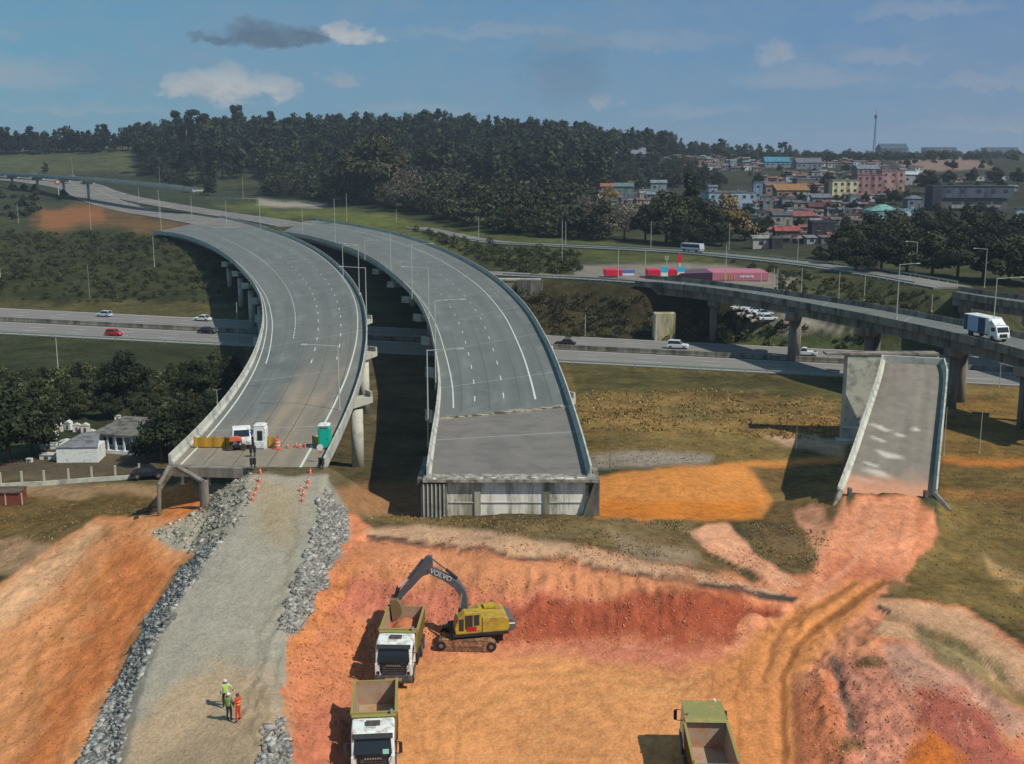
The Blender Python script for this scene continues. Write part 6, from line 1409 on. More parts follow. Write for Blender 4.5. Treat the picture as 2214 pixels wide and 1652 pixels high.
booth(565, 968, M_WHITE, 'white guard booth with dark window beside the small truck', 'booth', True, name='guard_booth')
booth(703, 968, M_TEAL, 'bright teal portable toilet near the right edge of the viaduct end', 'portable toilet', False)
# blue tank/tarp leaning between truck and booth, dark crates below
mb = MB(); mb.prism([(-.55, .95), (.15, 1.0), (.55, 1.75), (.0, 1.6)], -.6, .6, 'y'); mb.prism([(-.5, 0), (.5, 0), (.5, .95), (-.5, .95)], -.55, .55, 'y', mi=1); o = mb.build('covered_pallet', [M_BLUEP, mat('dark_crates', S(84, 60, 46), .9)]); o.location = tuple(on_deck(538, 968)); tag(o, 'stack of brown crates under a blue tarpaulin left of the guard booth', 'pallet')
# yellow mesh fence across the deck
def mesh_fence(x0, x1, y, label, n, m=M_YNET, h=1.1):
    a, b = on_deck(x0, y), on_deck(x1, y); t = empty('mesh_fence', tuple(a), 0, label, 'fence')
    mb = MB()
    for i in range(n * 3):
        u0, u1 = i / (n * 3), (i + 1) / (n * 3); p0 = (b - a) * u0; p1 = (b - a) * u1; sag0, sag1 = .10 * abs(math.sin(i * 1.1)), .10 * abs(math.sin((i + 1) * 1.1))
        w0, w1 = .06 * math.sin(i * 1.7), .06 * math.sin((i + 1) * 1.7)
        mb.quad((p0[0], p0[1] + w0, .08), (p1[0], p1[1] + w1, .08), (p1[0], p1[1] + w1, h - sag1), (p0[0], p0[1] + w0, h - sag0))
    mb.build('netting', m, t)
    for i in range(n + 1): mb = MB(); q = (b - a) * i / n; mb.tube((q[0], q[1], 0), (q[0], q[1], h + .08), .03, n=6); mb.build('post', M_GREYP, t)
mesh_fence(420, 556, 968, 'yellow safety mesh strung left of the guard booth across the deck', 6)
mesh_fence(580, 602, 968, 'short piece of yellow safety mesh right of the guard booth', 1)
mesh_fence(676, 692, 966, 'short piece of yellow mesh beside the teal toilet', 1)
# motorcycle parked in front of the truck, with an orange cover
def motorcycle():
    p = on_deck(512, 974); t = empty('motorcycle', tuple(p), R(8), 'dark motorcycle with an orange cover parked in front of the small truck', 'motorcycle')
    for x in (-.65, .65): mb = MB(); mb.tube((x, -.05, .32), (x, .05, .32), .32, n=16); mb.build('wheel', M_TYRE, t)
    mb = MB(); mb.box((0, 0, .45), (.5, .24, .32)); mb.tube((-.65, 0, .32), (-.1, 0, .7), .04, n=6); mb.tube((.65, 0, .32), (.42, 0, 1.0), .04, n=6); mb.box((-.35, 0, .78), (.6, .22, .10)); mb.build('frame', M_DARK, t)
    mb = MB(); mb.box((.15, 0, .82), (.45, .26, .22), top=(.7, .7)); mb.build('tank', M_RED, t, bevel=.04)
    mb = MB(); mb.tube((.42, -.35, 1.05), (.42, .35, 1.05), .02, n=6); mb.build('handlebar', M_DARK, t)
    o = MB(); o.prism([(-.7, .9), (.6, 1.0), (.45, 1.35), (-.1, 1.45), (-.6, 1.25)], -.3, .3, 'y'); o.build('cover', M_ORNG, t, bevel=.06)
motorcycle()
# striped plastic drum barriers (black and white) closing the deck
def drum(px, py, label):
    p = P2W(px, py, z=D0); t = empty('barrier_post', tuple(p), 0, label, 'barrier post', 'black banded barrier posts at the deck end')
    mb = MB(); mb.tube((0, 0, 0), (0, 0, 1.0), .08, n=10); mb.build('post', M_GREYP, t)
    mb = MB(); mb.tube((0, 0, .42), (0, 0, 1.0), .14, n=12); mb.build('band', M_BLACK, t)
for px, py, lb in [(543, 988, 'black banded post, upper left of the pair below the guard booth'), (551, 987, 'black banded post, upper right of the pair below the guard booth'), (544, 1014, 'black banded post, lower left of the pair at the deck end'), (551, 1013, 'black banded post, lower right of the pair at the deck end'), (692, 1013, 'black banded post, left of the pair under the round sign'), (698, 1014, 'black banded post, right of the pair under the round sign')]: drum(px, py, lb)
# round sign on a post by the toilet
p = P2W(693, 1000, z=D0); t = empty('round_sign', tuple(p), 0, 'small round white sign on a thin post below the teal toilet', 'sign')
mb = MB(); mb.tube((0, 0, 0), (0, 0, 1.5), .03, n=6); mb.build('post', M_STEEL, t); mb = MB(); mb.tube((0, -.03, 1.45), (0, -.06, 1.45), .3, n=20); mb.build('disc', M_WHITE, t); mb = MB(); mb.box((0, -.04, 1.0), (.3, .03, .18)); mb.build('red_plate', M_ORNG, t)
# cones
def cone_mesh():
    mb = MB(); mb.tube((0, 0, .04), (0, 0, .74), .17, .03, n=12); mb.box((0, 0, .02), (.42, .42, .05)); mb.tube((0, 0, .36), (0, 0, .52), .108, .072, n=12, mi=1)
    return mb.mesh('traffic_cone', [M_ORNG, M_WHITE])
CM = cone_mesh()
def cone(px, py, label, group, deck=False):
    p = P2W(px, py, z=D0) if deck else onground(px, py); o = link('traffic_cone', CM); o.location = tuple(float(v) for v in p); o.rotation_euler = (0, 0, random.random()); o.scale = (.8, .8, .8); tag(o, label, 'traffic cone', group)
for px, py in [(563, 1024), (561, 1042), (556, 1058), (551, 1072), (546, 1082)]: cone(px, py, 'orange cone in the left-hand row at the top of the haul road', 'cones left of the haul road')
for px, py in [(671, 1024), (666, 1044), (664, 1056), (656, 1072), (654, 1084), (650, 1062)]: cone(px, py, 'orange cone in the right-hand row at the top of the haul road', 'cones right of the haul road')
for px, py in [(622, 968), (640, 966), (648, 968), (660, 966)]: cone(px, py, 'orange cone in the line across the deck between booth and toilet', 'cones across the deck', True)
p = on_deck(600, 970); mb = MB(); mb.tube((0, 0, 0), (0, 0, .95), .28, .24, n=18); [mb.tube((0, 0, z), (0, 0, z + .14), .285 - z * .03, n=18, mi=1) for z in (.3, .62)]; mb.box((0, 0, .03), (.7, .7, .08)); o = mb.build('traffic_drum', [M_ORNG, mat('pale_band', S(220, 190, 170))]); o.location = tuple(p); tag(o, 'large orange and pale traffic drum right of the guard booth', 'traffic drum')

# ------------------------------------------------------------------ people
def person(px, py, rz, label, cols, helmet, pose=0, z=None):
    p = onground(px, py); t = empty('person', tuple(p), rz, label, 'person')
    sk, hair, top, vest, leg, boot = cols
    J = {'pel': (0, 0, .95), 'sp': (0, .02, 1.15), 'ch': (0, .02, 1.36), 'nk': (0, .01, 1.49), 'hd': (0, 0, 1.60), 'tp': (0, .0, 1.71)}
    for s, n in ((-1, 'l'), (1, 'r')):
        J['h' + n] = (s * .10, 0, .90); J['k' + n] = (s * (.12 + .02 * pose), -.03 - .05 * (pose == 1) * s, .50); J['a' + n] = (s * (.13 + .03 * pose), .02 + .08 * (pose == 1) * s, .09); J['t' + n] = (s * (.14 + .03 * pose), -.14 + .08 * (pose == 1) * s, .04)
        J['s' + n] = (s * .19, .01, 1.42)
        e, w_ = ((s * .27, .03, 1.15), (s * .26, -.10, .92)) if pose != 2 else ((s * .27, -.02, 1.17), (s * .12, -.24, 1.12))
        if pose == 1 and s < 0: e, w_ = (s * .36, -.02, 1.2), (s * .44, -.10, .98)
        J['e' + n] = e; J['w' + n] = w_
        hv = Vector(w_) - Vector(e); hv.normalize(); J['p' + n] = tuple(Vector(w_) + hv * .09)
    Es = [('pel', 'sp'), ('sp', 'ch'), ('ch', 'nk'), ('nk', 'hd'), ('hd', 'tp')]
    for n in 'lr': Es += [('pel', 'h' + n), ('h' + n, 'k' + n), ('k' + n, 'a' + n), ('a' + n, 't' + n), ('ch', 's' + n), ('s' + n, 'e' + n), ('e' + n, 'w' + n), ('w' + n, 'p' + n)]
    Rd = {'pel': .15, 'sp': .145, 'ch': .165, 'nk': .062, 'hd': .098, 'tp': .075}
    for n in 'lr': Rd.update({'h' + n: .10, 'k' + n: .068, 'a' + n: .048, 't' + n: .045, 's' + n: .072, 'e' + n: .048, 'w' + n: .034, 'p' + n: .036})
    for n in 'lr':                              # five fingers, unequal, slightly curled
        P_ = Vector(J['p' + n]); W_ = Vector(J['w' + n]); dr = (P_ - W_).normalized(); sx = dr.cross(Vector((0, 0, 1)));
        sx = sx.normalized() if sx.length > .1 else Vector((1, 0, 0))
        for i, ln in enumerate((.062, .072, .066, .052)):
            q1 = P_ + sx * (i - 1.5) * .017 + dr * ln * .6; q2 = q1 + dr * ln * .5 + Vector((0, -.012, -.004)); J[f'f{i}{n}'] = tuple(q1); J[f'g{i}{n}'] = tuple(q2); Es += [('p' + n, f'f{i}{n}'), (f'f{i}{n}', f'g{i}{n}')]; Rd[f'f{i}{n}'] = .009; Rd[f'g{i}{n}'] = .008
        q = P_ - dr * .04 - sx * .035; J['th' + n] = tuple(q); Es.append(('p' + n, 'th' + n)); Rd['th' + n] = .010
    ks = list(J); me = bpy.data.meshes.new('body'); me.from_pydata([J[k] for k in ks], [(ks.index(a), ks.index(b)) for a, b in Es], [])
    o = link('tmp_body', me); sm = o.modifiers.new('Skin', 'SKIN')
    me.skin_vertices or None
    bm = bmesh.new(); bm.from_mesh(me); ly = bm.verts.layers.skin.verify(); bm.verts.ensure_lookup_table()
    for i, k in enumerate(ks): bm.verts[i][ly].radius = (Rd[k] * (1.0), Rd[k] * (.72 if k in ('pel', 'sp', 'ch') else 1)); bm.verts[i][ly].use_root = (k == 'pel')
    bm.to_mesh(me); bm.free()
    ss = o.modifiers.new('S', 'SUBSURF'); ss.levels = 2; ss.render_levels = 2
    dg = bpy.context.evaluated_depsgraph_get(); me2 = bpy.data.meshes.new_from_object(o.evaluated_get(dg)); bpy.data.objects.remove(o)
    me2.materials.clear()
    for m in (sk, top, leg, boot): me2.materials.append(m)
    for f in me2.polygons:
        c = f.center; f.use_smooth = True
        hand = any((c - Vector(J['p' + n])).length < .15 for n in 'lr')
        f.material_index = 0 if (c.z > 1.485 or hand) else (3 if c.z < .13 else (2 if c.z < .93 else 1))
    b = link('body', me2, t)
    def shell(name, test, grow, m):
        bm = bmesh.new(); bm.from_mesh(me2); bm.normal_update()
        kill = [f for f in bm.faces if not test(f.calc_center_median())]; bmesh.ops.delete(bm, geom=kill, context='FACES')
        for v in bm.verts: v.co += v.normal * grow
        m3 = bpy.data.meshes.new(name); bm.to_mesh(m3); bm.free(); m3.materials.clear(); m3.materials.append(m)
        for f in m3.polygons: f.material_index = 0
        return link(name, m3, t)
    shell('vest', lambda c: .93 < c.z < 1.47 and abs(c.x) < .20 and abs(c.y) < .2, .018, vest)
    if helmet:
        mb = MB(); secs = []
        for z, r in ((1.635, .128), (1.67, .125), (1.71, .11), (1.745, .08), (1.762, .03)): secs.append([(r * .92 * math.cos(a), r * math.sin(a) - .005, z) for a in np.linspace(0, 2 * math.pi, 17)[:-1]])
        mb.loft(secs); mb.box((0, -.13, 1.638), (.17, .10, .015)); mb.build('helmet', M_WHITE, t, smooth=False)
    else:
        mb = MB(); secs = []
        for z, r in ((1.62, .108), (1.67, .112), (1.71, .098), (1.735, .05)): secs.append([(r * .92 * math.cos(a), r * math.sin(a) + .015, z) for a in np.linspace(0, 2 * math.pi, 15)[:-1]])
        mb.loft(secs); mb.build('cap', mat('dark_cap', S(84, 74, 66), .9), t)
    mb = MB(); fz = 1.605
    for s in (-1, 1): mb.tube((s * .035, -.088, fz), (s * .035, -.1, fz), .012, n=8); mb.box((s * .098, 0, fz - .01), (.02, .035, .055), mi=1)
    mb.box((0, -.105, fz - .035), (.022, .03, .04), mi=1); mb.box((0, -.092, fz - .075), (.05, .015, .012), mi=2); mb.build('face', [M_DARK, sk, mat('lips', S(140, 80, 70))], t)
    if vest is M_ORV:
        mb = MB(); 
        for z in (1.08, 1.24): mb.v += []; secs = [[(.205 * math.cos(a), .150 * math.sin(a) + .01, z + dz) for a in np.linspace(0, 2 * math.pi, 19)[:-1]] for dz in (0, .05)]; mb.loft(secs, caps=False)
        mb.build('reflective_band', mat('reflective_yellow', S(240, 200, 110), .4), t)
M_SKIN = mat('skin', S(150, 104, 80), .6, var=.03); M_LIME = mat('lime_vest', S(176, 206, 104), .7, var=.06, scale=8); M_LIMEG = mat('green_vest', S(150, 176, 92), .7, var=.06, scale=8); M_SHIRT = mat('white_shirt', S(214, 206, 198), .8, var=.04)
M_JEAN = mat('purple_grey_trousers', S(78, 70, 96), .85, var=.1, scale=8); M_BKT = mat('black_trousers', S(30, 30, 32), .85); M_ORV = mat('orange_overall', S(222, 66, 28), .75, var=.06, scale=8); M_BOOT = mat('boots', S(50, 36, 30), .8); M_GSH = mat('grey_shirt', S(120, 118, 108), .8)
person(489, 1528, R(205), 'worker in white helmet, lime vest and white sleeves standing farthest up the haul road', (M_SKIN, None, M_SHIRT, M_LIME, M_BKT, M_BOOT), True, 1)
person(496, 1558, R(160), 'worker in white helmet and green vest seen from behind, nearest on the haul road', (M_SKIN, None, M_GSH, M_LIMEG, M_JEAN, M_BOOT), True, 0)
person(516, 1559, R(255), 'worker in orange overalls without helmet beside the green-vested one', (M_SKIN, None, M_ORV, M_ORV, M_ORV, M_BOOT), False, 2)

# ------------------------------------------------------------------ street lamps and posts
def post(px, yb, yt, label, arm=0, ay=None, z=None, depth=None, group='street lamps', r=.11, name='street_lamp', cat='street lamp', head=True, m=None, arm2=0):
    p = P2W(px, yb, z=z) if z is not None else (P2W(px, yb, Z=depth) if depth else onground(px, yb))
    H = max(2.0, height_for(px, yb, yt, p)); Z = p[1] * CT; t = empty(name, tuple(p), 0, label, cat, group)
    mb = MB(); mb.tube((0, 0, -.3), (0, 0, H), r, r * .6, n=8); mb.box((0, 0, .1), (r * 3, r * 3, .25)); mb.build('pole', m or M_STEEL, t)
    for a in (arm, arm2):
        if not a: continue
        L = a / FPX * Z; mb = MB(); mb.tube((0, 0, H - .1), (L * .85, 0, H + .12), r * .5, r * .4, n=6); mb.build('arm', m or M_STEEL, t)
        if head: mb = MB(); s = 1 if L > 0 else -1; mb.box((L * .85 + s * .35, 0, H + .12), (.75, .26, .13), top=(.8, .8)); mb.build('lamp_head', M_STEEL, t)
    return t
V = 'street lamps beside the viaducts'
for a in [(725, 528, 430, 'lamp post standing where the right viaduct begins to curve', -0, 12), (777, 646, 528, 'lamp post with arm to the left between the viaducts, just beyond the nearer one', -30, 12),
          (742, 600, 532, 'lamp post left of the arm-left lamp in the dark gap between viaducts', 30, 12), (793, 712, 578, 'lamp post with long arm to the left at the bulge of the left viaduct', -58, 12),
          (845, 590, 502, 'thin lamp post on the near edge of the right viaduct where girders show', 0, 12), (891, 646, 528, 'lamp post with long arm to the right over the right viaduct', 50, 12),
          (789, 560, 520, 'short-looking lamp post with arm to the right over the right viaduct', 30, 12), (927, 690, 578, 'lamp post with arm to the left over the middle of the right viaduct', -60, 12),
          (942, 838, 649, 'tall lamp post with arm to the right on the inner edge of the right viaduct', 66, 12), (926, 962, 756, 'tallest nearest lamp post left of the right viaduct, arm to the right', 80, 9),
          (734, 886, 747, 'lamp post with arm to the left standing on the left viaduct near its right edge', -80, 12)]:
    post(a[0], a[1], a[2], a[3], a[4], z=a[5], group=V, r=.10)
L_ = 'street lamps along the far roads'
for a in [(197, 500, 440, 'bright lamp post above the scrub at the left, by the orange strip', 0), (349, 500, 430, 'lamp post where the left viaduct meets the land', 0), (415, 474, 424, 'lamp post on the far carriageway right of the flyover pier', 0),
          (490, 486, 434, 'lamp post above the broad grey carriageway between the viaduct ends', 0), (278, 448, 406, 'lamp post just right of the left flyover pier', 0), (301, 440, 406, 'lamp post second right of the left flyover pier', 0),
          (345, 472, 410, 'twin-stemmed lamp post left of the right-hand flyover pier', 0), (563, 496, 430, 'lamp post between the carriageways at the head of the viaducts', 0), (526, 430, 384, 'tall slim post before the pine wood behind the flyover end', 0),
          (750, 478, 418, 'post on the green verge in front of the mixed wood', 0), (857, 480, 452, 'short post with small pale sign on the verge', 0), (655, 520, 452, 'lamp post at the dark joint between the viaducts', 0),
          (157, 375, 340, 'tall post on the skyline side of the motorway at the left', 0), (346, 398, 358, 'pale tall post in front of the dark pines', 0), (1035, 517, 468, 'post left of the frontage road by the green trees', 0),
          (1215, 572, 478, 'wooden-looking post beside the road right of the verge bushes', 0), (1223, 533, 479, 'thick post standing behind another by the bend of the road', 0), (1407, 536, 478, 'thick post in front of the dark trees left of the town', 0),
          (1395, 574, 540, 'slim post between frontage road and station', 0), (1336, 611, 538, 'slim post standing before the red canopy at the left', 0), (1576, 540, 482, 'post beside the dark trees where the town begins', 0),
          (1567, 640, 529, 'lamp post rising in front of the pink station building', 0), (1724, 564, 517, 'post below the red-roofed house', 0), (1853, 586, 512, 'post in front of the grove, left one', 0),
          (126, 803, 730, 'lone post below the highway at the left', 0), (334, 576, 510, 'post rising from the scrub under the end of the left ramp', 0), (515, 742, 653, 'post in the shade beside the left viaduct', 0), (1265, 726, 680, 'short post on the dark bank right of the right viaduct', 0),
          (40, 482, 440, 'post at the far left beside the orange strip', 0), (1, 600, 515, 'post cut by the left edge of the scene', 0)]:
    post(a[0], a[1], a[2], a[3], a[4], group=L_)
for a in [(1979, 598, 523, 'lamp post with arm to the left in front of the dark grove', -24), (2128, 622, 538, 'lamp post with arm to the left at the right end of the grove', -28)]: post(*a, group=L_)
for a in [(1938, 690, 571, 'lamp post with arm to the right at the middle of the overpass', 42, 12), (2145, 735, 601, 'lamp post with arm to the right beside the box truck', 58, 12)]: post(a[0], a[1], a[2], a[3], a[4], z=a[5], group=L_)
W_ = 'posts on the strip behind the overpass'
for i, (x, yb, yt) in enumerate([(1645, 612, 590), (1672, 628, 579), (1680, 628, 581), (1732, 635, 579), (1813, 646, 588), (1868, 650, 592), (2014, 674, 636)]):
    post(x, yb, yt, ['shortest post at the right end of the station building', 'left one of two close posts right of the station', 'right one of two close posts right of the station', 'post alone right of the close pair behind the overpass', 'fourth tall post right of the station behind the overpass', 'rightmost tall post on the strip behind the overpass', 'low post with wide base nearest the box truck'][i], group=W_, name='utility_post', cat='post')
for a in [(1720, 984, 861, 'thin dark pole standing in the dry field left of the ramp bridge'), (2117, 980, 889, 'thin pale pole right of the ramp bridge with bare shrub at its top'), (1319, 1021, 916, 'thin dark pole beside the grey patch right of the abutment'), (2040, 985, 880, 'thin pole close behind the right parapet of the ramp bridge'), (2160, 838, 770, 'thin pole between highway and overpass pillars at the right')]:
    post(a[0], a[1], a[2], a[3], 0, group='thin poles in the field', r=.07, name='pole', cat='pole', m=M_CONCO if 'dark' in a[3] else None)
post(194, 645, 572, 'grey pole with small pale base box in the scrub above the highway', 0, name='pole', cat='pole', group=None, r=.12, m=M_CONCD)
t = post(470, 872, 846, 'small T-shaped post by the left viaduct above the trees', 12, depth=165, group=None, arm2=-12, head=False, r=.06)
# no-entry style sign on a post at the far left
p = onground(128, 432); t = empty('road_sign', tuple(p), 0, 'red and white road sign on a thick post under the flyover', 'sign'); H = height_for(128, 432, 392, p)
mb = MB(); mb.tube((0, 0, 0), (0, 0, H), .3, n=8); mb.build('post', M_STEEL, t); mb = MB(); mb.box((0, -.35, H - .6), (3.4, .1, 2.4)); mb.build('panel', mat('sign_red', S(176, 96, 90), .6), t); mb = MB(); mb.box((0, -.42, H - .4), (1.6, .05, 1.2)); mb.build('sign_face', M_WHITE, t)
# concrete block by the highway and small block by the verge
p = onground(1437, 737); mb = MB(); mb.box((0, 1.5, 2.9), (4.6, 3.0, 6.2)); mb.box((-2.36, 1.5, 3.1), (.14, 2.4, 5.2), mi=1); mb.box((-1.9, -.03, 3), (.35, .1, 6.0), mi=1)
o = mb.build('concrete_block', [mat('tan_concrete', S(184, 172, 138), .9, var=.12, scale=1.2, dirt=(S(120, 112, 92), .55, .8), streak=True), M_CONC]); o.location = tuple(p); tag(o, 'tall tan stained concrete block standing beside the highway', 'concrete block')
p = onground(1118, 642); t = empty('concrete_headwall', tuple(p), R(-4), 'pale concrete headwall in the bank right of the empty viaduct', 'headwall')
mb = MB(); mb.box((-2.9, 0, 1.6), (4.6, .8, 3.4)); mb.box((3.2, -.8, 2.1), (6.2, .8, 4.2)); mb.build('wall', M_CONCD, t); mb = MB(); mb.box((0, .6, 4.2), (11.5, 1.6, .4)); mb.build('coping', M_CONC, t)
# ------------------------------------------------------------------ buildings
WM, RM = {}, {}
def mute(rgb, k=.9, g=1.0):
    m = sum(rgb) / 3; return tuple(int((m + (c - m) * k) * g) for c in rgb)
def wallm(rgb):
    k = 'wall_%d_%d_%d' % rgb
    rgb = mute(rgb) if min(rgb) < 190 else rgb
    return mat(k, S(*rgb), .9, var=.10, scale=.8, dirt=(S(*[int(c * .68) for c in rgb]), .45, .5), streak=True)
def roofm(rgb):
    k = 'roof_%d_%d_%d' % rgb
    rgb = mute(rgb, .88, .98)
    return mat(k, S(*rgb), .85, var=.18, scale=1.0, dirt=(S(*[int(c * .62) for c in rgb]), .5, .7))
M_WIN = glass('house_window', (.03, .035, .045)); M_DOOR = mat('house_door', S(92, 74, 60), .7)
def house(px, yb, wpx, hpx, wall, roof, kind, label, rz=0.0, depth=None, dp=.8, floors=None, group=None, name='house', cat='house', nwin=None, trim=None, Z=None):
    """stands where its foot is seen; width and height read off the frame at that distance"""
    p = P2W(px, yb, Z=Z) if Z else onground(px, yb); Zd = p[1] * CT + (CAMZ - p[2]) * ST
    w = wpx / FPX * Zd; h = hpx / FPX * Zd; d = w * dp
    t = empty(name, (p[0], p[1] + d / 2, p[2]), rz, label, cat, group)
    mb = MB(); mb.box((0, 0, h / 2 - .6), (w, d, h + 1.2)); mb.build('wall', wallm(wall), t)
    r = MB(); o = .35
    if kind == 'flat':
        r.box((0, 0, h + .10), (w + .3, d + .3, .22)); [r.box((0, s * d / 2, h + .4), (w + .2, .18, .5)) for s in (-1, 1)]; [r.box((s * w / 2, 0, h + .4), (.18, d - .1, .5)) for s in (-1, 1)]
        if w > 7: r.box((w * .22, d * .1, h + .8), (1.6, 1.6, 1.2))
    elif kind == 'gable':
        rh = max(1.0, d * .24); r.prism([(-d / 2 - o, h - .05), (d / 2 + o, h - .05), (d / 2 + o, h + .12), (0, h + rh), (-d / 2 - o, h + .12)], -w / 2 - o, w / 2 + o, 'x')
    elif kind == 'hip':
        rh = max(1.0, min(w, d) * .26); e = w / 2 + o; f = d / 2 + o; q = max(0, w / 2 - d / 2)
        r.add([(-e, -f, h), (e, -f, h), (e, f, h), (-e, f, h), (-q, 0, h + rh), (q + .01, 0, h + rh)], [(0, 1, 5, 4), (2, 3, 4, 5), (1, 2, 5), (3, 0, 4), (3, 2, 1, 0)])
    else:                                               # shed: one slope facing the viewer
        r.prism([(-d / 2 - o, h + .0), (-d / 2 - o, h + .15), (d / 2 + o, h + d * .22 + .15), (d / 2 + o, h)], -w / 2 - o, w / 2 + o, 'x')
    ro = r.build('roof', roofm(roof), t)
    fl = floors or max(1, int(h / 3.2)); nw = nwin or max(1, int(w / 3.4)); fh = h / fl
    for i in range(fl):
        for j in range(nw):
            x = -w / 2 + w * (j + .5) / nw
            if i == 0 and j == nw // 2 and nw > 1:
                m = MB(); m.box((x, -d / 2 - .02, min(1.05, fh * .4)), (.9, .08, min(2.1, fh * .8))); m.build('door', M_DOOR, t)
            else:
                ww, wh = min(1.5, w / nw * .5), min(1.25, fh * .42); zc = i * fh + fh * .55
                m = MB(); m.box((x, -d / 2 - .01, zc), (ww, .06, wh)); wo_ = m.build('window', M_WIN, t)
                if hpx > 22 and w > 5: m = MB(); m.box((x, -d / 2 - .06, zc - wh / 2 - .06), (ww + .3, .16, .1)); m.build('sill', wallm((190, 186, 178)), wo_)
    if trim: m = MB(); m.box((0, -d / 2 - .04, h - .25), (w + .06, .06, .4)); m.build('cornice', wallm(trim), t)
    return t
